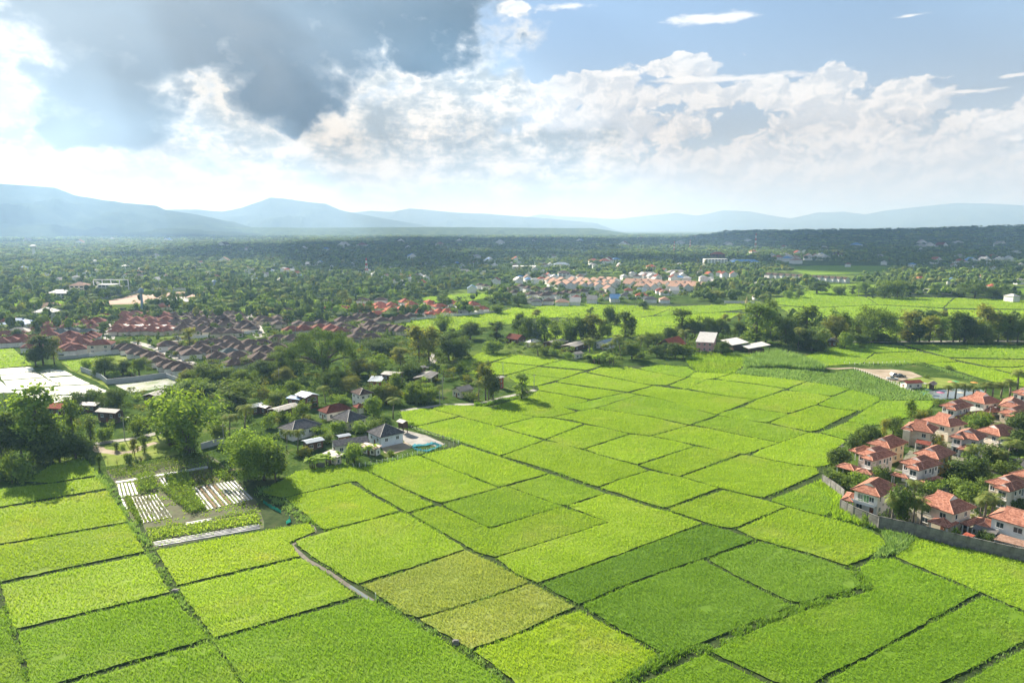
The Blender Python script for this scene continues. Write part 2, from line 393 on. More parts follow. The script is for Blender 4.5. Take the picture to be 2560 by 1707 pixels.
ridge('hill', [(1700, 578), (1850, 577), (1980, 576), (2080, 574), (2240, 572), (2400, 568), (2560, 563), (2800, 558), (3200, 558)], 5200, 1500, m_rise, 'low wooded rise on the right horizon', 63, rough=0.6)
ridge('hill', [(200, 571), (500, 567), (800, 569), (1100, 567), (1400, 570), (1600, 570)], 8500, 1200, m_rise, 'low dark wooded swell below the mountains', 71, rough=0.6)

def haze_box():
    m = bpy.data.materials.new('haze_air'); m.use_nodes = True; t = m.node_tree; t.nodes.clear(); b = NB(t)
    v = b.n('ShaderNodeVolumePrincipled'); v.inputs['Color'].default_value = (0.30, 0.49, 0.76, 1); v.inputs['Absorption Color'].default_value = (0.46, 0.36, 0.32, 1); v.inputs['Density'].default_value = HAZE
    v.inputs['Anisotropy'].default_value = 0.25
    o = b.n('ShaderNodeOutputMaterial'); t.links.new(v.outputs[0], o.inputs[1])
    ob = MB().box(-44000, 44000, -2500, 50000, -1.5, 920).obj('haze', m)
    tag(ob, 'pale blue haze lying over the whole valley', 'haze', kind='stuff')
HAZE = 1.15e-4
haze_box()

def cloud_bank():
    """the overcast above and beyond the top of the picture: it shades the far plain and lets shafts of light through its gaps"""
    h = 4500.0; k = h / math.tan(R(SUN_EL)); ox, oy = math.sin(R(SUN_AZ)) * k, math.cos(R(SUN_AZ)) * k
    r = np.random.default_rng(5); bm = bmesh.new(); bmesh.ops.create_icosphere(bm, subdivisions=3, radius=1.0); base = np.array([v.co[:] for v in bm.verts]); fc = [[v.index for v in f.verts] for f in bm.faces]; bm.free()
    V = []; F = []; n = 0
    def put(x, y, rad):
        nonlocal n
        cx, cy, cz = x + ox, y + oy, h + r.uniform(-150, 150)
        az = math.degrees(math.atan2(cx, cy)); el = math.degrees(math.atan2(cz - rad * 0.3 - CAM_H, math.hypot(cx, cy) + rad))
        lim = math.degrees(math.atan(math.tan(math.atan2(853.5, FPX) - PITCH) * math.cos(R(az)))) + 1.2
        if abs(az) < 46 and el < lim: return
        d = 1 + 0.5 * (fbm(base[:, 0] * 2.3 + n, base[:, 1] * 2.3 + base[:, 2], 4, 7) - 0.5)
        P = base * d[:, None] * (rad, rad, rad * 0.28); P[:, 2] = np.maximum(P[:, 2], -rad * 0.10)
        V.append(P + (cx, cy, cz)); F.extend([[i + n for i in f] for f in fc]); n += len(base)
    for _ in range(64): put(r.uniform(-700, 3600), r.uniform(1750, 4900), r.uniform(300, 620))
    for _ in range(16): put(r.uniform(-500, 2200), r.uniform(1420, 1750), r.uniform(180, 330))
    for _ in range(20): put(r.uniform(-6000, -900), r.uniform(2600, 7600), r.uniform(260, 620))
    m = leafy('cloud_matter', [(0.8, 0.8, 0.8), (0.8, 0.8, 0.8)], 0.3, (1, 1, 1), obj_rand=0, island=False)
    o = bpy.data.objects.new('cloud', tri_mesh('cloud', np.concatenate(V), F, m, True)); link(o); tag(o, 'broken cloud bank high above the far plain', 'cloud', None, 'structure')
cloud_bank()
# ------------------------------------------------------------------ rice fields
# corner readings are in the coordinates of enlarged photo sections: origin and scale of each section
FR = {'1': (900, 850, 4.704), '2': (1300, 850, 4.704), '3': (1700, 850, 4.704), '4': (650, 1100, 4.704), '5': (1100, 1100, 4.704), '6': (1550, 1100, 4.704),
      '7': (650, 1400, 4.704), '8': (1100, 1400, 4.704), '9': (1550, 1300, 3.853), 'A': (2060, 1300, 3.852), 'G': (0, 1200, 2.6133), 'H': (1920, 900, 3.0156),
      'J': (0, 900, 3.0156), 'K': (1920, 680, 3.675), 'L': (1280, 680, 3.675), 'M': (640, 680, 3.675), 'N': (0, 680, 3.675), 'P': (0, 0, 1.0), 'Q': (640, 900, 3.675)}
def PX(s):
    """'4:10,20 30,40 5:1,2' -> photo pixels"""
    out = []; fr = 'P'
    for tok in s.split():
        if ':' in tok: fr, tok = tok.split(':')
        x, y = map(float, tok.split(',')); ox, oy, k = FR[fr]; out.append((ox + x / k, oy + y / k))
    return out
def GP(s, z=0.0): return np.array([U(x, y, z)[:2] for x, y in PX(s)])
def shrink(P, d):
    P = np.asarray(P, float); n = len(P)
    area = 0.5 * np.sum(P[:, 0] * np.roll(P[:, 1], -1) - np.roll(P[:, 0], -1) * P[:, 1])
    if area < 0: P = P[::-1]
    out = []
    for i in range(n):
        a, b_, c = P[i - 1], P[i], P[(i + 1) % n]
        e1 = b_ - a; e2 = c - b_; e1 = e1 / (np.linalg.norm(e1) + 1e-9); e2 = e2 / (np.linalg.norm(e2) + 1e-9)
        n1 = np.array([-e1[1], e1[0]]); n2 = np.array([-e2[1], e2[0]]); m = n1 + n2; L = np.linalg.norm(m)
        if L < 0.35: m = n1; L = 1.0
        m = m / L; k = d / max(np.dot(m, n1), 0.5)
        out.append(b_ + m * k)
    return np.array(out)
def scatter_in(P, step):
    lo = P.min(0); hi = P.max(0)
    gx, gy = np.meshgrid(np.arange(lo[0], hi[0], step), np.arange(lo[1], hi[1], step)); Q = np.c_[gx.ravel(), gy.ravel()]
    Q = Q + rng.uniform(-0.5, 0.5, Q.shape) * step
    return Q[inside(P, Q)] if len(Q) else Q
def blades(Q, z0, h, w, k, lean=0.5, hvar=0.4):
    """k thin leaf triangles standing at every point of Q"""
    n = len(Q) * k
    B = np.repeat(Q, k, 0) + rng.normal(0, w * 0.5, (n, 2)); a = rng.uniform(0, 2 * math.pi, n); la = rng.uniform(0, 2 * math.pi, n)
    hh = h * rng.uniform(1 - hvar, 1 + hvar, n); l = lean * hh * rng.uniform(0.2, 1.0, n); ww = w * rng.uniform(0.6, 1.3, n) * 0.5
    z = np.broadcast_to(np.asarray(z0, float), (len(Q),)).repeat(k)
    V = np.empty((n, 3, 3)); V[:, 0] = np.c_[B[:, 0] + np.cos(a) * ww, B[:, 1] + np.sin(a) * ww, z]; V[:, 1] = np.c_[B[:, 0] - np.cos(a) * ww, B[:, 1] - np.sin(a) * ww, z]
    V[:, 2] = np.c_[B[:, 0] + np.cos(la) * l, B[:, 1] + np.sin(la) * l, z + hh]
    return V.reshape(-1, 3)
RICE = {
 'b': leafy('rice_bright', [(0.194, 0.337, 0.026), (0.266, 0.420, 0.036), (0.343, 0.492, 0.056)], 0.5, (1.22, 1.15, 0.6), (0.320, 0.420, 0.080), 0.05, 0.07, streak=0.26, gloss=0.015),
 'g': leafy('rice_vignetted', [(0.128, 0.255, 0.021), (0.178, 0.328, 0.028), (0.240, 0.394, 0.043)], 0.5, (1.22, 1.15, 0.6), (0.250, 0.370, 0.060), 0.06, 0.06, streak=0.26, gloss=0.01),  # deeper green for the nearest plots, vignette darkening put into the colour
 'y': leafy('rice_yellow', [(0.209, 0.344, 0.024), (0.277, 0.420, 0.032), (0.350, 0.487, 0.050)], 0.5, (1.22, 1.15, 0.55), (0.380, 0.430, 0.090), 0.05, 0.05, streak=0.28, gloss=0.015),
 'd': leafy('rice_dark', [(0.107, 0.225, 0.028), (0.152, 0.287, 0.034), (0.208, 0.345, 0.049)], 0.45, (1.2, 1.15, 0.6), (0.175, 0.300, 0.055), 0.05, 0.04, streak=0.22, gloss=0.01),
 'm': leafy('rice_mid', [(0.169, 0.312, 0.028), (0.233, 0.390, 0.038), (0.305, 0.458, 0.056)], 0.5, (1.22, 1.15, 0.6), (0.290, 0.395, 0.075), 0.05, 0.06, streak=0.28, gloss=0.015),
 't': leafy('rice_ripe', [(0.238, 0.320, 0.058), (0.314, 0.399, 0.085), (0.380, 0.448, 0.115)], 0.45, (1.2, 1.12, 0.65), (0.340, 0.390, 0.110), 0.06, 0.03, streak=0.35, gloss=0.015),
 'w': leafy('weed_grass', [(0.120, 0.240, 0.060), (0.195, 0.330, 0.100), (0.270, 0.400, 0.145)], 0.45, (1.2, 1.15, 0.7), (0.140, 0.240, 0.055), 0.06, 0.05, streak=0.3),
}
m_stalk = mottled('rice_stalks', [(0.030, 0.055, 0.014), (0.055, 0.090, 0.018)], 0.8, 0.95, 4)
m_field_soil = mottled('bund_soil', [(0.06, 0.075, 0.03), (0.10, 0.10, 0.055), (0.07, 0.10, 0.03)], 0.35, 0.95, 5)
FIELDS = []          # (centroid, colour word, object)
WORD = {'g': 'fresh green', 'b': 'bright green', 'y': 'yellow-green', 'd': 'dark green', 'm': 'mid green', 't': 'ripening olive-tan', 'w': 'weedy'}
def paddy(spec, tone='b', h=0.55, gap=None, name='rice_paddy', dens=1.0):
    gap = rng.uniform(0.03, 0.14) if gap is None else gap
    P = shrink(GP(spec), gap); c = P.mean(0); d = float(np.hypot(*c))
    # wobble the outline a little
    Pd = []
    for i in range(len(P)):
        a, b_ = P[i], P[(i + 1) % len(P)]; L = np.linalg.norm(b_ - a); k = max(1, int(L / (1.2 if d < 260 else 4)))
        for j in range(k): Pd.append(a + (b_ - a) * j / k)
    Pd = np.array(Pd); Pd += rng.normal(0, 0.11 if d < 260 else 0.18, Pd.shape)
    n = len(Pd); h = h * rng.uniform(0.93, 1.07)
    V = np.r_[np.c_[Pd, np.full(n, 0.02)], np.c_[Pd, np.full(n, h * 0.50)]]
    loops = []; st = []; tot = []
    def face(ix): st.append(len(loops)); tot.append(len(ix)); loops.extend(ix)
    face(list(range(n, 2 * n)))
    for i in range(n): face([i, (i + 1) % n, n + (i + 1) % n, n + i])
    # blades: every plot gets a spacing that suits its distance, nearest part of the plot densest
    T = []
    for lo, hi, stp, bh, bw, k in ((0, 150, 0.40, .55, .13, 3), (150, 215, 0.50, .55, .17, 3), (215, 320, 0.66, .55, .24, 3), (320, 480, 1.05, .6, .42, 2), (480, 900, 2.0, .7, .9, 2)):
        far = np.hypot(P[:, 0], P[:, 1]).max(); near = np.hypot(P[:, 0], P[:, 1]).min()
        if far < lo or near > hi: continue
        Q = scatter_in(Pd, stp / math.sqrt(dens)); r = np.hypot(Q[:, 0], Q[:, 1]); vis = (np.abs(Q[:, 0]) < Q[:, 1] * 0.82 + 6)
        Q = Q[(r >= lo) & (r < hi) & vis]
        if not len(Q): continue
        # lodged streaks, thin spots and torn gaps
        ca, sa = math.cos(0.55), math.sin(0.55); u_, v_ = Q[:, 0] * ca + Q[:, 1] * sa, -Q[:, 0] * sa + Q[:, 1] * ca
        tear = fbm(u_ / 5.5, v_ / 1.6, 4, 31); cut = 0.755 - 0.11 * (tone == 'm') * (d > 230)
        keep = tear < cut; Q = Q[keep]
        lod = fbm(Q[:, 0] / 7, Q[:, 1] / 7, 4, 5) * 2.0 - 0.35
        T.append(blades(Q, h * 0.40, bh * 0.9 * (0.75 + 0.45 * lod).repeat(k), bw * 1.15, k, 1.0))
    T = np.concatenate(T) if T else np.zeros((0, 3)); nt = len(T) // 3
    base = len(V); s0 = len(loops)
    loops = np.r_[np.array(loops), base + np.arange(nt * 3)]; st = np.r_[np.array(st), s0 + np.arange(nt) * 3]; tot = np.r_[np.array(tot), np.full(nt, 3)]
    me = mesh_np(name, np.r_[V, T], loops, st, tot); me.materials.append(RICE[tone]); me.materials.append(m_stalk)
    mi = np.zeros(len(st), np.int32); mi[1:1 + n] = 1; me.polygons.foreach_set('material_index', mi)
    o = link(bpy.data.objects.new(name, me)); o['kind'] = 'stuff'
    FIELDS.append((c, WORD[tone], o)); return o
PLOTS = '''
b|1:1190,235 1480,140 1830,178 1575,248 1300,340 1210,390
b|1:1850,178 2:480,243 230,305 1:1600,258
b|1:1585,265 2090,314 1705,415 1220,400
m|2:505,243 985,303 775,355 255,308
b|1:1840,388 2:225,322 750,370 488,455 50,398
b|1:1730,420 1850,392 2:478,463 1:2075,545 1900,540 1790,480
b|2:1000,310 1250,320 1480,365 1890,440 1960,440 1730,535 1560,530 1440,515 800,382
m|2:1400,335 1640,300 1960,320 2050,370 1980,430 1900,440 1480,362
b|2:1750,540 1985,445 2200,462 1950,580
b|3:165,385 600,395 420,450 300,465 105,440
b|2:755,388 1440,520 1550,540 1270,615 440,498 490,467
b|2:425,505 1215,625 835,702 230,592 205,550
b|1:1560,790 1860,700 1960,685 2100,600 2:815,715 505,795 660,850 515,880 360,915 1:2060,908 1720,845
m|2:520,790 1220,632 1290,630 1375,652 890,803 725,832 540,800
b|1:860,815 960,770 1500,790 1720,845 2040,910 1630,1020 1180,900
b|1:480,850 780,805 1160,900 640,1020 570,1020 480,900
b|1:650,1030 1180,912 1630,1030 2150,1185 1650,1365 1170,1200 1050,1160
b|1:1650,1025 2060,915 2:370,925 740,995 300,1168 1:1900,1100
b|2:385,918 525,882 720,840 885,812 1360,880 1600,925 1960,1010 1535,1130 1280,1100 770,985 600,945
m|2:900,808 1380,655 1640,690 1900,770 2310,890 1990,1000 1850,970 1530,900 1360,875
b|2:1300,625 1570,545 3:60,590 350,635 650,682 880,705 530,840 430,878 160,815 2:1890,765 1640,688 1400,645
b|3:85,575 310,470 450,475 870,525 1240,580 890,700 650,675 350,628
b|3:430,455 620,400 1480,490 1260,572 1060,545 880,515 500,475
m|3:1290,580 1500,495 1990,580 1790,660 1600,635 1300,595
b|3:1240,600 1500,620 1780,672 1590,765 1310,860 1240,860 1130,845 750,795 900,710
m|3:540,845 740,800 1130,850 1280,870 1030,975 780,945 580,910 450,890
m|3:440,905 600,915 1010,985 1270,1035 1510,1090 1170,1210 1060,1190 720,1120 330,1035 150,1005
b|3:1060,980 1300,870 1600,775 1830,815 2080,845 1900,920 1680,1040 1540,1085 1270,1030
m|3:1620,765 1800,670 2000,590 2352,680 2340,720 2130,840 1840,810
m|3:1980,960 2140,850 H:850,310 1260,310 1200,390 1060,430 900,480 760,500
m|3:1650,1090 1980,970 2200,1000 H:700,520 600,600 3:1900,1160
b|3:850,1360 940,1300 1180,1215 1520,1095 1640,1105 1910,1170 H:590,620 470,700 470,790 6:2310,320 2060,290 1720,225
b|2:320,1175 760,1005 1000,1040 1270,1110 740,1285 500,1230
b|2:770,1290 1300,1118 1560,1145 1830,1195 6:860,78 205,290 5:2110,240 1840,165
b|5:725,195 1225,15 1430,48 1680,125 2050,235 2310,305 2440,365 2120,460 1870,555 1700,510 1370,385 1000,270
b|6:225,305 880,80 1080,110 1410,170 700,430 480,380
b|2:1560,1135 1975,1018 3:340,1045 720,1128 1160,1215 760,1345 6:1180,130 890,62 2:1850,1192
b|6:720,440 1440,185 1560,195 2060,300 2300,330 2340,400 1700,680 1600,670 1180,570 780,455
b|5:1890,570 2120,475 6:350,368 700,440 1160,570 560,795 470,790 240,720 0,640
b|6:590,810 1220,600 1700,715 1960,790 1320,1045 1150,1020 600,840
m|6:1760,715 2240,522 H:350,940 420,985 500,1060 470,1150 430,1180 6:2200,845 1980,790
b|6:1370,1060 1970,805 H:130,1110 430,1190 A:280,50 540,160 600,250 520,300 430,360 230,440 180,430 0,370 6:2200,1330 1900,1250 1600,1170
d|9:860,375 1340,220 1500,260 1965,395 A:100,430 230,490 340,600 345,640 230,690 0,740 9:1720,800 1640,790 1100,530 870,400
d|9:810,55 1050,110 1290,195 830,365 400,500 0,650 8:1640,525 1510,470 1200,295 9:0,345 400,195
d|9:800,395 1100,555 1640,830 1500,895 1100,1060 700,1220 480,1290 380,1270 0,1060 8:1670,550 9:0,675 400,520
b|4:1770,875 2080,785 2150,800 5:590,1050 1430,795 1980,968 640,1385 420,1320 4:2352,1210 2000,1010
m|5:30,770 750,560 800,560 1420,785 590,1035 350,930
m|5:810,550 1270,415 1310,415 1880,610 1940,630 1480,775 1350,750 1050,640
b|5:1510,788 1950,640 6:0,680 300,780 560,850 965,985 500,1160 0,1345 8:1150,275 900,170 5:660,1395 1990,975
b|4:1190,335 1850,190 2352,390 5:500,500 680,570 300,670 0,745 4:2080,735 1700,580 1350,400
b|4:1900,185 2352,80 5:240,60 700,205 1260,400 760,540 690,555 500,480 0,290 4:2200,320
b|4:430,380 920,300 1010,292 1190,350 2040,765 1740,855 1260,590 1130,490 1050,495 720,575 270,685 60,640 40,600
y|4:290,690 1060,515 1640,840 1200,960 770,1065 700,1030 540,880 410,790
b|4:420,1200 760,1090 1640,865 1730,880 2352,1240 5:280,1290 7:2050,0 1150,285 1080,260 640,-20 4:500,1290
t|7:1200,310 2120,0 5:300,1300 8:600,30 1040,270 700,400 0,610 7:1860,680 1700,640 1400,430
t|7:1870,705 8:0,635 700,418 1080,290 1580,555 860,885 350,1060 150,930 7:2100,850
y|8:380,1080 870,905 1630,600 9:0,1095 390,1320 100,1500 8:1800,1560 950,1560 830,1400 560,1200
g|G:1395,1065 7:0,800 1210,460 1300,480 1850,770 2352,1090 8:400,1200 760,1460 760,1600 G:1700,1500 1500,1200
b|J:190,920 400,790 640,740 740,870 370,930
b|J:-200,1010 150,960 370,940 745,885 815,970 -200,1145
y|G:-160,220 705,75 840,275 -160,450
y|G:-160,462 840,290 950,470 20,665 -160,705
b|G:10,690 960,490 1110,735 90,980 50,850
g|G:110,1000 1120,755 1370,1040 420,1320 200,1400 170,1200
g|G:480,1330 1380,1065 1480,1200 1620,1400 1620,1500 300,1480
g|G:-160,800 20,850 70,1000 170,1325 200,1480 -160,1480
y|G:1020,465 2010,285 2060,340 1890,410 1960,500 1160,690 1100,600
b|G:1160,710 1970,515 2090,590 2330,760 1400,1035 1200,760
b|A:690,360 900,190 1100,230 1926,410 2060,460 2060,950 1926,880 1540,715
g|9:860,1275 1400,1020 1965,815 A:300,730 460,690 465,640 360,520 350,460 450,385 640,372 1490,708 1000,985 400,1325 0,1515 9:1800,1640 1480,1570
g|A:40,1540 1000,1020 1540,740 1926,905 2060,970 2060,1100 1900,1190 1150,1568 1000,1640 40,1640
g|A:1350,1568 1926,1250 2060,1180 2060,1640 1250,1640
g|9:240,1568 820,1300 1430,1590 1400,1650 100,1650
m|K:330,780 560,700 880,655 1230,680 1370,730 980,742 900,800 880,840 520,868 470,840
m|K:900,805 985,752 1200,790 1425,838 1250,848 890,842
b|K:1000,750 1380,735 1650,790 1740,825 1430,835
m|K:1240,670 2480,680 2480,803 1660,785
b|K:1680,798 2480,812 2480,845 2250,875 2010,868
b|K:2020,880 2250,885 2480,860 2480,985 2260,935
b|K:1440,840 1740,830 2000,880 2240,945 2480,1010 2480,1075 2050,1010 1700,900
b|M:1140,495 1440,445 1800,412 2240,372 2350,335 2352,480 1700,560
b|L:0,330 700,297 830,330 400,420 -20,440
b|L:710,297 1200,312 1500,320 1300,400 1100,430 830,440 420,418 840,332
m|L:1510,318 2200,290 2260,330 1900,370 1450,400 1320,400
b|L:850,450 1300,410 1900,375 2100,380 1950,460 1520,500 1100,480
b|L:300,520 820,455 1500,505 1480,560 1000,600 250,640
m|K:60,245 560,190 900,235 1000,300 400,330 90,300
b|K:910,232 1700,240 1600,330 1010,300
b|K:1720,240 2480,260 2480,345 1620,332
m|K:90,310 400,335 1000,305 1600,338 1640,400 800,440 300,450
b|K:1650,345 2480,355 2480,440 1660,410
b|K:760,470 1240,440 1260,600 1000,610 800,560
m|K:130,215 420,130 560,115 880,110 1000,118 990,200 700,225
m|K:1680,160 2480,140 2480,230 2200,200 1800,200
m|M:1470,240 2050,190 2250,222 1900,275 1600,280
m|P:1950,670 2040,664 2230,666 2210,682 2030,688
m|N:0,712 120,706 300,860 0,888 -150,890 -150,720
m|N:570,830 880,800 760,870 700,920
m|N:0,250 170,240 180,320 0,330 -100,330
m|N:500,270 740,275 720,310 520,310
m|N:1850,360 2352,335 2352,370 1900,385
'''
for ln in PLOTS.strip().splitlines():
    tone, spec = ln.split('|'); paddy(spec, tone)

m_pad = mottled('paddy_mud', [(0.020, 0.034, 0.012), (0.036, 0.058, 0.018), (0.055, 0.070, 0.028)], 0.5, 1.0, 5, spec=0.05)
for sp in ('G:-300,100 1:1200,1500 480,850 780,805 960,770 1500,790 1860,700 2090,600 1720,420 1200,400 1190,235 1480,140 2:500,240 985,303 1640,300 3:600,395 1480,490 2000,585 2352,680 H:850,310 1260,310 760,500 470,700 470,790 350,940 490,1060 430,1190 A:280,50 560,140 900,190 2200,430 2200,1900 9:0,1800 G:-300,1600', 'K:330,780 560,700 880,655 2480,670 2480,1075 2050,1010 1700,900 1430,838 880,840 520,868', 'L:-20,330 700,295 2260,290 2260,330 2100,390 1950,470 1480,560 250,640', 'K:60,245 560,185 2480,240 2480,445 1660,415 800,445 300,455'):
    tag(MB().add([(p[0], p[1], 0.005) for p in GP(sp)], [tuple(range(len(GP(sp))))]).obj('paddy_ground', m_pad), 'dark damp ground under the rice', 'ground', None, 'structure')
# ------------------------------------------------------------------ trees and plants: prototypes
LEAF = {
 'dark':  leafy('leaf_dark',  [(0.040, 0.078, 0.019), (0.068, 0.118, 0.024), (0.112, 0.170, 0.033)], 0.35, (1.3, 1.25, 0.6)),
 'mid':   leafy('leaf_mid',   [(0.068, 0.123, 0.022), (0.118, 0.185, 0.030), (0.187, 0.258, 0.043)], 0.40, (1.3, 1.25, 0.6)),
 'light': leafy('leaf_light', [(0.100, 0.186, 0.028), (0.163, 0.268, 0.041), (0.244, 0.350, 0.061)], 0.45, (1.3, 1.2, 0.6)),
 'olive': leafy('leaf_olive', [(0.097, 0.128, 0.023), (0.153, 0.188, 0.037), (0.233, 0.254, 0.058)], 0.40, (1.3, 1.15, 0.6)),
 'yellow': leafy('leaf_yellow', [(0.152, 0.193, 0.030), (0.242, 0.273, 0.049), (0.332, 0.341, 0.079)], 0.45, (1.25, 1.15, 0.6)),
 'palm':  leafy('leaf_palm',  [(0.068, 0.114, 0.024), (0.126, 0.181, 0.039), (0.244, 0.250, 0.067)], 0.35, (1.3, 1.2, 0.6)),
 'banana': leafy('leaf_banana', [(0.162, 0.276, 0.041), (0.244, 0.369, 0.054), (0.326, 0.444, 0.075)], 0.5, (1.3, 1.2, 0.6)),
 'grey':  leafy('leaf_grey',  [(0.224, 0.204, 0.096), (0.305, 0.258, 0.129)], 0.3, (1.1, 1.05, 0.8)),
}
m_bark = mottled('bark', [(0.07, 0.052, 0.038), (0.13, 0.105, 0.08), (0.19, 0.165, 0.135)], 2.2, 0.95, 5, 0.3)
m_palmbark = mottled('palm_bark', [(0.14, 0.12, 0.095), (0.24, 0.21, 0.17)], 3.0, 0.95, 4, 0.3, stretch=(1, 1, 4))
def quads(P, N, size, aspect=0.6, r=None, jit=0.55):
    """one rhombic leaf spray at each P, roughly facing N"""
    r = r or rng; n = len(P); N = N + r.normal(0, jit, (n, 3)); N /= np.linalg.norm(N, axis=1)[:, None] + 1e-9
    T = r.normal(0, 1, (n, 3)); T -= (T * N).sum(1)[:, None] * N; T /= np.linalg.norm(T, axis=1)[:, None] + 1e-9
    B = np.cross(N, T); s = (size * r.uniform(0.6, 1.35, n))[:, None]
    V = np.stack([P - T * s * 0.5, P + B * s * 0.5 * aspect - N * s * 0.06, P + T * s * 0.5, P - B * s * 0.5 * aspect + N * s * 0.06], 1)
    return V.reshape(-1, 3)
def lobes_leaves(L, n, size, r, shell=0.72, aspect=0.6):
    """n leaf sprays spread through a set of ellipsoids (cx,cy,cz,rx,ry,rz), denser to the outside; clumped"""
    L = np.array(L, float); w = (L[:, 3] * L[:, 4] * L[:, 5]) ** 0.7; k = r.choice(len(L), n, p=w / w.sum())
    D = r.normal(0, 1, (n, 3)); D /= np.linalg.norm(D, axis=1)[:, None]
    rad = np.where(r.random(n) < 0.75, r.uniform(shell, 1.0, n), r.uniform(0.2, 1.0, n))
    # small clumps: pull towards a few hundred cluster centres on each lobe
    P = L[k, :3] + D * rad[:, None] * L[k, 3:]
    c = P[r.choice(n, max(n // 14, 1))]; j = r.integers(0, len(c), n); near = r.random(n) < 0.55
    cl = c[j] + r.normal(0, 1, (n, 3)) * size * 1.1
    P = np.where(near[:, None], cl, P)
    ctr = L[:, :3].mean(0); N = P - ctr; N[:, 2] += 0.6; N /= np.linalg.norm(N, axis=1)[:, None] + 1e-9
    return quads(P, N, size, aspect, r)
def qmesh(name, V): return tri_mesh(name, V, np.arange(len(V)).reshape(-1, 4))
PROTO = {}       # kind -> list of (crown mesh, trunk mesh, nominal height, nominal width)
def limbs(mb, base_h, tops, r0, r):
    mb.tube([(0, 0, -0.3), (r.normal(0, .08), r.normal(0, .08), base_h * 0.5), (r.normal(0, .12), r.normal(0, .12), base_h)], [r0, r0 * 0.8, r0 * 0.62], 7)
    for t in tops:
        m = np.array([t[0] * 0.45, t[1] * 0.45, base_h + (t[2] - base_h) * 0.55])
        mb.tube([(0, 0, base_h * 0.9), m, t], [r0 * 0.5, r0 * 0.3, r0 * 0.1], 5)
def proto(kind, seed):
    r = np.random.default_rng(seed); mb = MB()
    if kind == 'broad':
        L = [(0, 0, 5.2, 2.6, 2.6, 2.4)]
        for i in range(13):
            a = r.uniform(0, 6.28); q = r.uniform(1.1, 2.6); L.append((math.cos(a) * q, math.sin(a) * q, r.uniform(1.5, 6.9), *(r.uniform(1.2, 2.0, 3) * (1, 1, 0.85))))
        V = lobes_leaves(L, 3000, 0.58, r); limbs(mb, 1.9, [l[:3] for l in L[:6]], 0.26, r); return V, mb, 'c'
    if kind == 'grand':
        L = [(0, 0, 8.0, 4.2, 4.2, 4.0)]
        for i in range(30):
            a = r.uniform(0, 6.28); z = r.uniform(2.0, 13.0); q = r.uniform(1.5, 6.8) * math.sqrt(max(0.12, 1 - ((z - 6.5) / 7.2) ** 2)); k = r.uniform(1.0, 2.5)
            L.append((math.cos(a) * q, math.sin(a) * q, z, k, k, k * 0.8))
        V = lobes_leaves(L[1:] + [(0, 0, 7.0, 3.2, 3.2, 4.0)], 8500, 0.55, r, 0.6); limbs(mb, 3.6, [l[:3] for l in L[1:12]], 0.5, r); return V, mb, 'c'
    if kind == 'dome':
        L = []
        for i in range(70):
            a = r.uniform(0, 6.28); ph = math.acos(r.uniform(-0.15, 1.0)); q = 15.5 * math.sin(ph); z = 7.5 + 11.5 * math.cos(ph) * r.uniform(0.86, 1.04); k = r.uniform(1.8, 3.4)
            L.append((math.cos(a) * q, math.sin(a) * q, z, k, k, k * 0.7))
        V = lobes_leaves(L, 17000, 0.62, r, 0.55); limbs(mb, 5.0, [l[:3] for l in L[::4]], 1.0, r); return V, mb, 'c'
    if kind == 'rain':
        L = []
        for i in range(38):
            a = r.uniform(0, 6.28); q = 12.5 * math.sqrt(r.random()); z = 13.2 - (q / 12.5) ** 2 * 6.2 - (r.random() ** 2) * 3.5 + r.normal(0, 0.8)
            L.append((math.cos(a) * q, math.sin(a) * q, z, *(r.uniform(2.2, 3.6, 2)), r.uniform(1.3, 2.1)))
        V = lobes_leaves(L, 10500, 0.72, r); limbs(mb, 4.0, [l[:3] for l in L[::2]], 0.85, r); return V, mb, 'c'
    if kind == 'tall':
        L = []
        for i in range(17):
            z = r.uniform(2.2, 13.5); q = r.uniform(0.4, 2.8) * (1.15 - z / 22); a = r.uniform(0, 6.28)
            L.append((math.cos(a) * q, math.sin(a) * q, z, *(r.uniform(0.8, 1.5, 3))))
        V = lobes_leaves(L, 2000, 0.60, r, 0.4); limbs(mb, 9.0, [l[:3] for l in L], 0.22, r); return V, mb, 'c'
    if kind == 'bamboo':
        P = []; N = []
        for i in range(46):
            a = r.uniform(0, 6.28); b0 = r.uniform(0, 1.1); H = r.uniform(6.5, 11.5); out = r.uniform(1.2, 4.0)
            pts = []
            for t in np.linspace(0, 1, 12):
                x = b0 * math.cos(a) + out * t ** 2.3 * math.cos(a); y = b0 * math.sin(a) + out * t ** 2.3 * math.sin(a); z = H * (t - 0.28 * t ** 4 * out / 3)
                pts.append((x, y, z))
                for k in range(int(2 + 6 * t)):
                    if t > 0.18:
                        P.append((x + r.normal(0, .42), y + r.normal(0, .42), z + r.normal(0, .45) - 0.15)); N.append((math.cos(a), math.sin(a), 0.9))
            if i % 3 == 0: mb.tube(pts[:9], [0.07] * 6 + [0.05, 0.04, 0.03], 4)
        return quads(np.array(P), np.array(N), 0.72, 0.34, r), mb, 'c'
    if kind == 'column':
        L = [(r.normal(0, .25), r.normal(0, .25), z, r.uniform(0.8, 1.35), r.uniform(0.8, 1.35), 1.0) for z in np.linspace(0.9, 8.4, 9)]
        L += [(r.normal(0, .9), r.normal(0, .9), r.uniform(5, 9), .8, .8, .9) for _ in range(4)]
        V = lobes_leaves(L, 1500, 0.5, r); limbs(mb, 6.0, [l[:3] for l in L[9:]], 0.2, r); return V, mb, 'c'
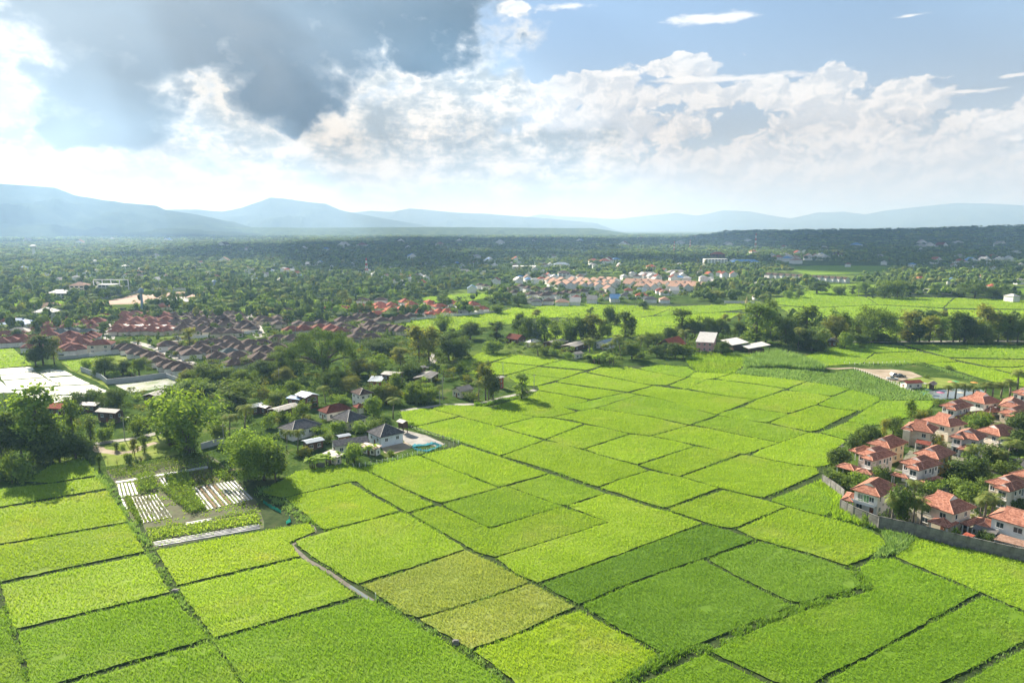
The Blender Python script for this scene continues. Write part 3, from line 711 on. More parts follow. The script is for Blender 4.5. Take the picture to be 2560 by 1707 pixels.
    if kind == 'round':
        L = [(0, 0, 2.2, 1.9, 1.9, 1.8)] + [(r.normal(0, 1.0), r.normal(0, 1.0), r.uniform(1.0, 3.7), 1.0, 1.0, .8) for _ in range(8)]
        V = lobes_leaves(L, 1700, 0.42, r); limbs(mb, 1.2, [l[:3] for l in L[1:4]], 0.16, r); return V, mb, 'c'
    if kind == 'shrub':
        L = [(r.normal(0, .8), r.normal(0, .8), r.uniform(0.5, 1.2), r.uniform(.6, 1.0), r.uniform(.6, 1.0), r.uniform(.5, .8)) for _ in range(6)]
        V = lobes_leaves(L, 520, 0.36, r); limbs(mb, 0.5, [l[:3] for l in L[:3]], 0.06, r); return V, mb, 'c'
    if kind == 'bare':
        tops = [(r.normal(0, 1.3), r.normal(0, 1.3), r.uniform(3, 6)) for _ in range(9)]
        limbs(mb, 1.6, tops, 0.16, r); P = np.array(tops)[r.integers(0, 9, 90)] + r.normal(0, .5, (90, 3))
        return quads(P, np.tile((0, 0, 1.0), (90, 1)), 0.4, 0.5, r), mb, 'c'
    if kind in ('coconut', 'royal'):
        H = 9.0 if kind == 'coconut' else 6.5; bend = r.uniform(0.3, 1.2) if kind == 'coconut' else 0.1
        nf, fl, w = (20, 3.3, 0.55) if kind == 'coconut' else (15, 2.7, 0.7)
        mb.tube([(0, 0, -0.3), (bend * 0.2, 0, H * 0.4), (bend, 0, H)], [0.24, 0.16, 0.13] if kind == 'coconut' else [0.26, 0.24, 0.15], 7)
        V = []
        for i in range(nf):
            a = 6.283 * i / nf + r.normal(0, .15); e0 = r.uniform(0.25, 1.45) if i % 3 else r.uniform(-0.2, 0.4); L = fl * r.uniform(0.85, 1.1); pp = []
            x = z = 0.0; e = e0
            for t in range(9):
                pp.append((bend + math.cos(a) * x, math.sin(a) * x, H + z)); x += math.cos(e) * L / 8; z += math.sin(e) * L / 8; e -= r.uniform(0.22, 0.36)
            pp = np.array(pp); side = np.array([-math.sin(a), math.cos(a), 0])
            for t in range(8):
                p0, p1 = pp[t], pp[t + 1]; wd = w * (0.55 + 0.9 * math.sin(math.pi * (t + 0.8) / 9))
                for s in (-1, 1):
                    for u in (0.1, 0.6):
                        q = p0 + (p1 - p0) * u; f = (p1 - p0); tip = q + side * s * wd + f * 0.9 + np.array([0, 0, -0.34 * wd - 0.05]); q2 = q + (p1 - p0) * 0.42
                        V += [q, q2, tip + f * 0.1, tip]
        return np.array(V), mb, 'p'
    if kind == 'banana':
        V = []
        for st in range(4):
            ox, oy = r.normal(0, .8, 2); h = r.uniform(1.6, 2.6); mb.tube([(ox, oy, -0.2), (ox, oy, h)], [0.16, 0.11], 6)
            for i in range(7):
                a = r.uniform(0, 6.28); e = r.uniform(0.5, 1.35); L = r.uniform(1.7, 2.6); side = np.array([-math.sin(a), math.cos(a), 0]); pp = []; x = z = 0.0
                for t in range(6): pp.append(np.array([ox + math.cos(a) * x, oy + math.sin(a) * x, h + z])); x += math.cos(e) * L / 5; z += math.sin(e) * L / 5; e -= 0.33
                for t in range(5):
                    w0 = 0.36 * math.sin(math.pi * (t + 0.35) / 5.6); w1 = 0.36 * math.sin(math.pi * (t + 1.35) / 6.6)
                    V += [pp[t] - side * w0, pp[t + 1] - side * w1, pp[t + 1] + side * w1, pp[t] + side * w0]
        return np.array(V), mb, 'c'
def get_proto(kind, variant):
    key = (kind, variant)
    if key not in PROTO:
        V, mb, tp = proto(kind, hash_int(kind) + variant * 101)
        ext = np.percentile(np.abs(V[:, :2]), 97) * 2; H = np.percentile(V[:, 2], 99.5)
        PROTO[key] = (qmesh('crown', V), mb.mesh('trunk', m_palmbark if tp == 'p' else m_bark, True), H, ext)
        PROTO[key][0].materials.append(LEAF['mid'])
    return PROTO[key]
def hash_int(s): return sum(ord(c) * (i + 3) for i, c in enumerate(s)) * 17 % 9973
TREES = []
def height_of(px, py0, py1):
    g = U(px, py0); d = ray(px, py1); t = g[1] / d[1]
    return max(CAM_H + d[2] * t, 0.5)
TNAME = {'dome': 'giant_spreading_tree', 'broad': 'broadleaf_tree', 'rain': 'spreading_tree', 'tall': 'slender_tree', 'bamboo': 'bamboo_clump', 'column': 'creeper_covered_tree', 'round': 'round_tree', 'shrub': 'shrub', 'bare': 'bare_tree',
         'coconut': 'coconut_palm', 'royal': 'palm_tree', 'banana': 'banana_plant'}
def plant(kind, tone, x, y, H, W, variant=None, rz=None):
    v = random.randrange(3) if variant is None else variant
    shown = kind
    if kind == 'broad' and W and W > 9.5: kind = 'grand'
    if kind == 'round' and W and W > 7.5: kind = 'broad'
    cm, tm, h0, w0 = get_proto(kind, v)
    o = empty(TNAME[shown], (x, y, 0.0), random.uniform(0, 6.28) if rz is None else rz)
    s = H / h0 * (0.88 if kind in ('bamboo', 'grand') else 1.0); sw = W / w0 if W else s
    o.scale = (sw, sw, s)
    t = bpy.data.objects.new('trunk', tm); link(t, o)
    c = bpy.data.objects.new('crown' if kind not in ('coconut', 'royal') else 'fronds', cm); link(c, o)
    c.material_slots[0].link = 'OBJECT'; c.material_slots[0].material = LEAF[tone]
    TREES.append((o, shown, tone, x, y, H)); return o
# ------------------------------------------------------------------ houses
FR.update({'S': (2060, 1080, 7.127), 'T': (2260, 1180, 7.127), 'V': (2220, 960, 6.918)})
def roof_mat(name, a, b_, c, row=0.34, sheen=0.35):
    """roof tiles: courses as fine relief, tile-to-tile colour, weathering"""
    m = principled(name, a, 0.9, 0.0, 0.06); t = m.node_tree; b = NB(t); p = t.nodes['Principled BSDF']
    co = b.n('ShaderNodeTexCoord').outputs['Object']
    br = b.n('ShaderNodeTexVoronoi'); br.feature = 'F1'; t.links.new(b.vm('MULTIPLY', co, (2.6, 2.6, 4.0)), br.inputs['Vector']); br.inputs['Scale'].default_value = 1.0
    n = b.noise(co, 0.55, 5, 0.6)
    rr = b.n('ShaderNodeSeparateColor'); t.links.new(br.outputs['Color'], rr.inputs[0])
    c1 = b.ramp(b.m('ADD', b.m('MULTIPLY', rr.outputs[0], 0.55), b.m('MULTIPLY', n, 0.5)), [(0.2, c), (0.5, a), (0.8, b_)])
    ob = b.n('ShaderNodeObjectInfo').outputs['Random']; s_ = b.m('ADD', 0.84, b.m('MULTIPLY', ob, 0.32))
    c1 = b.mix(1.0, c1, b.vec(s_, s_, s_), 'MULTIPLY')
    t.links.new(c1, p.inputs['Base Color'])
    sep = b.n('ShaderNodeSeparateXYZ'); t.links.new(co, sep.inputs[0])
    fr = b.m('FRACT', b.m('DIVIDE', sep.outputs[2], row * 0.55))
    bp = b.n('ShaderNodeBump'); bp.inputs['Strength'].default_value = 0.5; bp.inputs['Distance'].default_value = 0.06
    t.links.new(b.m('ADD', fr, b.m('MULTIPLY', rr.outputs[1], 0.4)), bp.inputs['Height']); t.links.new(bp.outputs[0], p.inputs['Normal'])
    return m
def tin_mat(name, a, b_, rough=0.45, metal=0.0):
    m = principled(name, a, 0.6, metal, 0.2); t = m.node_tree; b = NB(t); p = t.nodes['Principled BSDF']
    co = b.n('ShaderNodeTexCoord').outputs['Object']; n = b.noise(co, 0.45, 6, 0.65); n2 = b.noise(b.vm('MULTIPLY', co, (3.0, 0.25, 1.0)), 1.0, 3)
    t.links.new(b.ramp(b.m('ADD', b.m('MULTIPLY', n, 0.6), b.m('MULTIPLY', n2, 0.4)), [(0.36, b_), (0.56, a)]), p.inputs['Base Color'])
    w = b.n('ShaderNodeTexWave'); w.inputs['Scale'].default_value = 1.6; t.links.new(co, w.inputs['Vector'])
    bp = b.n('ShaderNodeBump'); bp.inputs['Strength'].default_value = 0.4; bp.inputs['Distance'].default_value = 0.04; t.links.new(w.outputs['Fac'], bp.inputs['Height']); t.links.new(bp.outputs[0], p.inputs['Normal'])
    return m
RM = {
 'terra': roof_mat('tiles_terracotta', (0.285, 0.125, 0.086), (0.385, 0.190, 0.135), (0.17, 0.075, 0.055)),
 'red': roof_mat('tiles_red', (0.33, 0.090, 0.055), (0.44, 0.150, 0.095), (0.19, 0.050, 0.034)),
 'maroon': roof_mat('tiles_maroon', (0.150, 0.045, 0.034), (0.21, 0.070, 0.050), (0.085, 0.028, 0.022)),
 'brown': roof_mat('tiles_brown', (0.070, 0.048, 0.042), (0.105, 0.075, 0.064), (0.040, 0.030, 0.028)),
 'grey': roof_mat('tiles_grey', (0.085, 0.085, 0.092), (0.13, 0.13, 0.138), (0.050, 0.052, 0.058)),
 'tan': roof_mat('tiles_tan', (0.28, 0.175, 0.130), (0.36, 0.235, 0.180), (0.20, 0.125, 0.092)),
 'teal': roof_mat('tiles_teal', (0.055, 0.085, 0.090), (0.085, 0.115, 0.120), (0.035, 0.055, 0.060)),
 'tin': tin_mat('tin_grey', (0.30, 0.29, 0.275), (0.17, 0.155, 0.14)), 'white': tin_mat('tin_white', (0.44, 0.44, 0.43), (0.32, 0.31, 0.295)),
 'blue': tin_mat('tin_blue', (0.10, 0.24, 0.46), (0.07, 0.17, 0.34)), 'rust': tin_mat('tin_rusty', (0.36, 0.26, 0.22), (0.19, 0.11, 0.085)),
 'dtin': tin_mat('tin_dark', (0.17, 0.165, 0.16), (0.085, 0.08, 0.078)), 'bgrey': tin_mat('tin_bluegrey', (0.27, 0.33, 0.39), (0.19, 0.23, 0.28)),
}
WM = {}
for nm, c in {'white': (0.74, 0.73, 0.70), 'cream': (0.70, 0.62, 0.50), 'pinkish': (0.70, 0.58, 0.52), 'pink': (0.66, 0.36, 0.36), 'yellow': (0.62, 0.40, 0.10), 'wood': (0.10, 0.060, 0.040), 'brick': (0.17, 0.085, 0.060), 'grey': (0.42, 0.42, 0.41), 'redwall': (0.36, 0.07, 0.05), 'bluewhite': (0.66, 0.71, 0.76)}.items():
    WM[nm] = mottled('wall_' + nm, [tuple(v * 0.80 for v in c), c, tuple(min(v * 1.06, 0.8) for v in c)], 0.5, 0.85, 6, 0.05)
m_trim = mottled('white_trim', [(0.70, 0.70, 0.68), (0.78, 0.78, 0.76)], 1.2, 0.6, 3)
m_glass = principled('window_glass', (0.035, 0.055, 0.060), 0.12, 0.0, 0.6)
m_curtain = principled('green_curtain', (0.10, 0.22, 0.09), 0.7)
m_door = mottled('door_wood', [(0.16, 0.060, 0.030), (0.24, 0.095, 0.050)], 2.0, 0.6, 4)
m_ridge = mottled('ridge_tiles', [(0.40, 0.19, 0.13), (0.50, 0.26, 0.19)], 1.5, 0.6, 4)
m_ac = mottled('ac_metal', [(0.55, 0.55, 0.53), (0.65, 0.65, 0.63)], 2, 0.5, 3)
m_rail = principled('balcony_rail', (0.70, 0.70, 0.68), 0.5)
_wm = {}
def window_mesh(w, h):
    k = (w, h)
    if k not in _wm:
        f = MB(); t = 0.07
        f.box(-w / 2, w / 2, -0.06, 0.02, -h / 2, -h / 2 + t).box(-w / 2, w / 2, -0.06, 0.02, h / 2 - t, h / 2)
        f.box(-w / 2, -w / 2 + t, -0.06, 0.02, -h / 2 + t, h / 2 - t).box(w / 2 - t, w / 2, -0.06, 0.02, -h / 2 + t, h / 2 - t)
        if w > 0.9: f.box(-t / 2, t / 2, -0.055, 0.015, -h / 2 + t, h / 2 - t)
        f.box(-w / 2 - 0.1, w / 2 + 0.1, -0.12, 0.0, -h / 2 - 0.1, -h / 2 - 0.003)
        p = MB().box(-w / 2 + t, w / 2 - t, -0.025, -0.004, -h / 2 + t, h / 2 - t)
        _wm[k] = (f.mesh('window', m_trim), p.mesh('pane', m_glass))
    return _wm[k]
def add_window(parent, face, u, z, w, h, W, D, glass=None):
    """face: f(ront -y) r(ight +x) b(ack) l(eft); u along the wall from its middle"""
    fm, pm = window_mesh(w, h)
    o = bpy.data.objects.new('window', fm); link(o, parent)
    pos = {'f': (u, -D / 2, 0), 'b': (u, D / 2, math.pi), 'r': (W / 2, u, math.pi / 2), 'l': (-W / 2, u, -math.pi / 2)}[face]
    o.location = (pos[0], pos[1], z); o.rotation_euler = (0, 0, pos[2])
    p = bpy.data.objects.new('pane', pm); link(p, o)
    if glass: p.material_slots[0].link = 'OBJECT'; p.material_slots[0].material = glass
    return o
def hip(mb, W, D, z, pitch=0.62, ridge='y', g=0.62, gback=1.0, th=0.2, x=0.0, y=0.0, caps=None, gables=None):
    """hipped roof over a W x D eave rectangle centred at (x, y); ridge along 'y' or 'x'; g < 1 leaves a gablet at the front (or right) end.
    caps collects ridge-tile tubes, gables collects the gablet triangles"""
    def P(a, b_, c): return (x + a, y + b_, z + c) if ridge == 'y' else (x - b_, y + a, z + c)
    w, d = (W, D) if ridge == 'y' else (D, W)
    H = w / 2 * pitch; yf = -d / 2 + g * w / 2; yb = d / 2 - gback * w / 2
    if yb < yf: yf = yb = (yf + yb) / 2; g = gback = (yf + d / 2) / (w / 2); g = gback = min(g, 1.0)
    zf, zb = g * H, gback * H; hw_f, hw_b = w / 2 * (1 - g), w / 2 * (1 - gback)
    e = [P(-w / 2, -d / 2, 0), P(w / 2, -d / 2, 0), P(w / 2, d / 2, 0), P(-w / 2, d / 2, 0)]
    lo = [(q[0], q[1], q[2] - th) for q in e]
    rf, rb = P(0, yf, H), P(0, yb, H); fl, fr_ = P(-hw_f, yf, zf), P(hw_f, yf, zf); bl, br_ = P(-hw_b, yb, zb), P(hw_b, yb, zb)
    mb.add([e[0], e[1], fr_, fl], [(0, 1, 2, 3)]) if hw_f > 0.01 else mb.add([e[0], e[1], rf], [(0, 1, 2)])
    mb.add([e[2], e[3], bl, br_], [(0, 1, 2, 3)]) if hw_b > 0.01 else mb.add([e[2], e[3], rb], [(0, 1, 2)])
    mb.add([e[1], e[2], br_, rb, rf, fr_], [(0, 1, 2, 3, 4, 5)]); mb.add([e[3], e[0], fl, rf, rb, bl], [(0, 1, 2, 3, 4, 5)])
    mb.add(lo, [(3, 2, 1, 0)])
    for i in range(4): mb.add([lo[i], lo[(i + 1) % 4], e[(i + 1) % 4], e[i]], [(0, 1, 2, 3)])
    if gables is not None and hw_f > 0.05:
        q = lambda a, c, s: P(a, yf - s, c)
        gables.add([q(-hw_f, zf, .08), q(hw_f, zf, .08), q(0, H - .06, .08), q(-hw_f, zf, 0), q(hw_f, zf, 0), q(0, H - .06, 0)], [(0, 1, 2), (5, 4, 3), (0, 3, 4, 1), (1, 4, 5, 2), (2, 5, 3, 0)])
    if caps is not None:
        up = lambda q: (q[0], q[1], q[2] + 0.05)
        for a, b_ in ((e[0], fl), (e[1], fr_), (rf, rb), (e[2], br_), (e[3], bl), (fl, rf), (fr_, rf)):
            if np.linalg.norm(np.subtract(a, b_)) > 0.2: caps.tube([up(a), up(b_)], 0.11, 5)
    return H
def gable_roof(mb, W, D, z, pitch=0.5, ridge='y', th=0.14, x=0.0, y=0.0):
    def P(a, b_, c): return (x + a, y + b_, z + c) if ridge == 'y' else (x - b_, y + a, z + c)
    w, d = (W, D) if ridge == 'y' else (D, W); H = w / 2 * pitch
    A = [P(-w / 2, -d / 2, 0), P(w / 2, -d / 2, 0), P(w / 2, d / 2, 0), P(-w / 2, d / 2, 0), P(0, -d / 2, H), P(0, d / 2, H)]
    B = [(q[0], q[1], q[2] - th) for q in A]
    mb.add(A + B, [(1, 2, 5, 4), (3, 0, 4, 5), (7, 10, 11, 8), (9, 11, 10, 6), (0, 6, 10, 4), (4, 10, 7, 1), (2, 8, 11, 5), (5, 11, 9, 3), (1, 7, 8, 2), (3, 9, 6, 0)])
    return H
def three(spec, z):
    """left, near and far eave corners in photo sections -> centre, width, depth, rotation"""
    a = [U(px, py, z)[:2] for px, py in PX(spec)]; L, F, B = a
    u = F - L; v = B - F; W = np.linalg.norm(u); D = np.linalg.norm(v)
    au = math.atan2(u[1], u[0]); av = math.atan2(v[1], v[0]) - math.pi / 2
    dd = (av - au + math.pi) % (2 * math.pi) - math.pi; rot = au + dd * D / (W + D)
    ux = np.array([math.cos(rot), math.sin(rot)]); uy = np.array([-ux[1], ux[0]])
    c = F - ux * W / 2 + uy * D / 2
    return c, W, D, rot
HOUSES = []      # (x, y, radius, short name for labels)
def walls_box(t, W, D, z, mat, x=0, y=0, name='wall', z0=0.0):
    return MB().box(x - W / 2, x + W / 2, y - D / 2, y + D / 2, z0, z).obj(name, mat, t)
def villa(spec, typ, label, short, z=5.9, wall='cream', roof='terra', porches=(), clampW=None, glass=None, balcony=True, seed=0):
    """two-storey house with gablet-hipped tile roof. typ: B single ridge, A extra wing at the near right, a wing at the near left, C ridge sideways, D sideways + front wing at left"""
    r = random.Random(seed * 7 + 3)
    c, W, D, rot = three(spec, z)
    W = min(max(W, 7.5), 17); D = min(max(D, 7.5), 17)
    t = empty('house', (c[0], c[1], 0), rot); tag(t, label, 'house', 'terracotta-roofed houses of the walled estate')
    HOUSES.append((c[0], c[1], max(W, D) * 0.62, short))
    rf, cp, gb, gb2 = MB(), MB(), MB(), MB(); oh = 0.85
    if typ in 'Aa':
        wing = W * 0.56; dm = D * 0.80; ym = (D - dm) / 2; s = 1 if typ == 'A' else -1
        hip(rf, W, dm, z, 0.60, 'y', 0.60, 1.0, y=ym, caps=cp, gables=gb)
        wd = D * 0.80
        hip(rf, wing, wd, z - 0.004, 0.60, 'y', 0.55, 1.0, x=s * (W - wing) / 2 + s * 0.004, y=-D / 2 + wd / 2, caps=cp, gables=gb2)
        Ww, Dw = W - 2 * oh, dm - 2 * oh
        w1 = walls_box(t, Ww, Dw, z - 0.1, WM[wall], 0, ym); w2 = walls_box(t, wing - 2 * oh, D - dm + 1.2, z - 0.12, WM[wall], s * (W - wing) / 2, -D / 2 + oh + (D - dm + 1.2) / 2 - 0.003)
        if balcony:
            bx = s * (W - wing) / 2
            MB().box(bx - wing / 2 + oh, bx + wing / 2 - oh, -D / 2 - 0.15, -D / 2 + oh - 0.01, 2.75, 2.95).obj('balcony_floor', m_trim, t)
            rl = MB(); x0, x1 = bx - wing / 2 + oh, bx + wing / 2 - oh
            rl.box(x0, x1, -D / 2 - 0.12, -D / 2 - 0.04, 3.78, 3.88)
            k = int((x1 - x0) / 0.28)
            for i in range(k + 1): xx = x0 + (x1 - x0) * i / k; rl.box(xx - 0.05, xx + 0.05, -D / 2 - 0.11, -D / 2 - 0.05, 2.955, 3.775)
            rl.obj('balustrade', m_rail, t)
        fy = -D / 2 + oh
        add_window(t, 'f', s * (W - wing) / 2, 4.35, 2.0, 1.6, Ww, -2 * fy, glass)
        add_window(t, 'f', -s * wing / 2 + 0.1, 4.4, 1.2, 1.3, Ww, Dw - 2 * ym, glass)
        add_window(t, 'f', s * (W - wing) / 2, 1.5, 1.8, 1.8, Ww, -2 * fy, glass)
        for u, zz, ww, hh in ((-Dw * 0.28 + ym, 4.3, 0.9, 1.3), (ym, 4.3, 0.9, 1.3), (Dw * 0.18 + ym, 3.9, 1.0, 2.1), (Dw * 0.36 + ym, 4.4, 0.9, 1.2), (-Dw * 0.2 + ym, 1.5, 1.3, 1.4), (Dw * 0.25 + ym, 1.5, 1.2, 1.3)):
            add_window(t, 'r', u, zz, ww, hh, Ww, Dw, glass)
        add_window(t, 'l', ym, 4.3, 1.2, 1.3, Ww, Dw, glass)
    else:
        rid = 'y' if typ == 'B' else 'x'
        hip(rf, W, D, z, 0.60, rid, 0.62, 0.62 if rid == 'x' else 1.0, caps=cp, gables=gb)
        Ww, Dw = W - 2 * oh, D - 2 * oh
        walls_box(t, Ww, Dw, z - 0.1, WM[wall])
        if typ == 'D':
            wg = W * 0.40
            hip(rf, wg, D * 0.62, z - 0.004, 0.60, 'y', 0.55, 1.0, x=-(W - wg) / 2 - 0.004, y=-D / 2 - 1.4 + D * 0.31, caps=cp, gables=gb2)
            walls_box(t, wg - 2 * oh, 2.6, z - 0.12, WM[wall], -(W - wg) / 2, -D / 2 + oh - 1.29)
            add_window(t, 'f', -(W - wg) / 2, 4.35, 1.7, 1.3, Ww, Dw + 2 * 1.75 + 0.4, glass)
        n = max(2, int(Ww / 3.6))
        for i in range(n):
            u = Ww * ((i + 0.5) / n - 0.5)
            if typ == 'D' and u < -Ww * 0.12: continue
            add_window(t, 'f', u, 4.3, r.choice((1.3, 1.6, 1.9)), 1.4, Ww, Dw, glass)
            if i % 2 == 0 or r.random() < 0.5: add_window(t, 'f', u, 1.5, r.choice((1.3, 1.6)), 1.4, Ww, Dw, glass)
        n = max(2, int(Dw / 3.2))
        for i in range(n):
            u = Dw * ((i + 0.5) / n - 0.5); add_window(t, 'r', u, 4.3, r.choice((0.9, 1.2)), 1.3, Ww, Dw, glass)
            if r.random() < 0.7: add_window(t, 'r', u, 1.5, 1.2, 1.3, Ww, Dw, glass)
        d = MB().box(-0.5, 0.5, -0.05, 0.03, 0.05, 2.15).obj('door', m_door, t); d.location = (Ww * 0.28, -Dw / 2, 0)
        MB().box(0.32, 0.40, -0.10, -0.051, 1.0, 1.1).obj('handle', m_rail, d)
    rf.obj('roof', RM[roof], t); cp.obj('ridge_cap', m_ridge, t); [q_.obj('gable', m_trim, t) for q_ in (gb, gb2) if q_.v]
    # string course between the storeys
    if typ in 'BCD':
        b2 = MB(); Ww, Dw = W - 2 * oh, D - 2 * oh
        b2.box(-Ww / 2 - .05, Ww / 2 + .05, -Dw / 2 - .05, -Dw / 2 - .002, 2.9, 3.05).box(Ww / 2 + .002, Ww / 2 + .05, -Dw / 2, Dw / 2, 2.9, 3.05)
        b2.obj('string_course', m_trim, t)
    # air conditioner on the right wall
    a = MB().box(0, 0.35, -0.4, 0.4, 0, 0.6).obj('air_conditioner', m_ac, t); a.location = ((W - 2 * oh) / 2 + 0.003, -D * 0.1, 2.2)
    for ps in porches:
        cc, pw, pd, prot = three(ps, 2.9); pw = min(max(pw, 2.2), 9); pd = min(max(pd, 2.2), 9)
        pr, pc = MB(), MB(); hip(pr, pw, pd, 2.9, 0.42, 'y' if pw < pd else 'x', 1.0, 1.0, caps=pc)
        q = pr.obj('porch_roof', RM[roof], t)
        M = Matrix.Translation((cc[0], cc[1], 0)) @ Matrix.Rotation(prot, 4, 'Z'); q.matrix_local = (Matrix.Translation((c[0], c[1], 0)) @ Matrix.Rotation(rot, 4, 'Z')).inverted() @ M
        pc.obj('ridge_cap', m_ridge, q)
        for sx in (-1, 1):
            for sy in (-1, 1):
                MB().box(sx * (pw / 2 - .5) - .12, sx * (pw / 2 - .5) + .12, sy * (pd / 2 - .5) - .12, sy * (pd / 2 - .5) + .12, 0, 2.72).obj('post', m_trim, q)
    return t
EST = [
 ('S:470,385 870,510 1290,385', 'A', 'pinkish two-gablet house behind the white-flowered tree near the field', 'the two-gablet house by the field', dict(wall='pinkish', porches=('S:190,605 540,695 690,640', 'S:530,695 850,765 875,700'))),
 ('S:1250,550 1690,685 2110,555', 'A', 'white two-gablet house with a round bush and palms at its front', 'the white two-gablet house', dict(wall='white', porches=('S:1185,750 1500,832 1530,785', 'S:1690,880 1760,890 2130,820'))),
 ('S:745,205 1165,295 1550,190', 'B', 'cream single-gablet house second along the field edge', 'the cream house near the field edge', dict(wall='cream', porches=('S:440,330 520,380 790,230',))),
 ('S:465,1010 1000,1160 1330,960', 'B', 'white house with long balcony and green-curtained doors at the wall corner', 'the white corner house', dict(wall='white', glass=None, seed=4, porches=('S:320,1180 520,1245 560,1100',))),
 ('V:410,1195 880,1305 1220,1195', 'B', 'yellow-walled house with single gablet in the middle of the estate', 'the yellow-walled house', dict(wall='yellow')),
 ('T:180,490 885,750 1265,610', 'C', 'large cream house with broad sunlit roof right behind the boundary wall', 'the broad-roofed house', dict(wall='cream', porches=('T:410,870 790,992 1000,905', 'T:1000,905 1160,957 1415,850'))),
 ('T:1335,190 1880,350 2330,225', 'A', 'two-gablet house with white balustrade near the right edge', 'the balustrade house', dict(wall='cream')),
 ('T:1450,795 2260,1010 2560,880', 'C', 'white house cut by the right edge above the wall', 'the white house at the right edge', dict(wall='white', porches=('T:1270,945 1560,1010 1590,860',))),
 ('V:225,790 780,850 1040,785', 'D', 'cream house with sideways roof and front wing beside maroon awning', 'the house with the maroon awning', dict(wall='cream')),
 ('V:610,600 1070,740 1320,670', 'C', 'cream house with broad sunlit roof joined behind the front-winged one', 'the house behind the awning house', dict(wall='cream')),
 ('V:810,385 1175,455 1510,370', 'A', 'white two-gablet house nearest the pond', 'the two-gablet house by the pond', dict(wall='white', porches=('V:1130,560 1350,610 1520,555', 'V:1380,500 1490,575 1720,505'))),
 ('V:1270,235 1670,345 1915,290', 'C', 'white house with broad sunlit roof in front of the pond', 'the broad-roofed house by the pond', dict(wall='white', porches=('V:1640,420 1760,490 1950,430',))),
 ('V:1030,920 1530,1000 1830,910', 'a', 'white house with balcony wing at its left, beside the tall street trees', 'the left-balcony house', dict(wall='white', porches=('V:1190,1112 1430,1162 1490,1085',))),
 ('V:1600,780 1940,905 2230,820', 'B', 'single-gablet house behind the left-balcony one', 'the single-gablet house behind', dict(wall='cream')),
 ('V:1810,515 2200,580 2600,480', 'A', 'two-gablet house with balcony by the upper right trees', 'the upper right balcony house', dict(wall='cream')),
 ('V:1910,395 2310,425 2560,345', 'B', 'single-gablet house near the right edge behind the balcony house', 'the house behind the balcony house', dict(wall='cream')),
 ('V:2110,160 2400,205 2620,140', 'A', 'two-gablet house at the right edge past the palm row', 'the house past the palms', dict(wall='white', porches=('V:1970,260 2100,290 2220,240',))),
 ('P:2537,1180 2600,1205 2660,1176', 'B', 'roof corner of a house cut by the right edge behind the balustrade house', 'the cut-off house', dict(wall='cream')),
]
for i, (sp, ty, lb, sh, kw) in enumerate(EST):
    kw.setdefault('seed', i); villa(sp, ty, lb, sh, **kw)

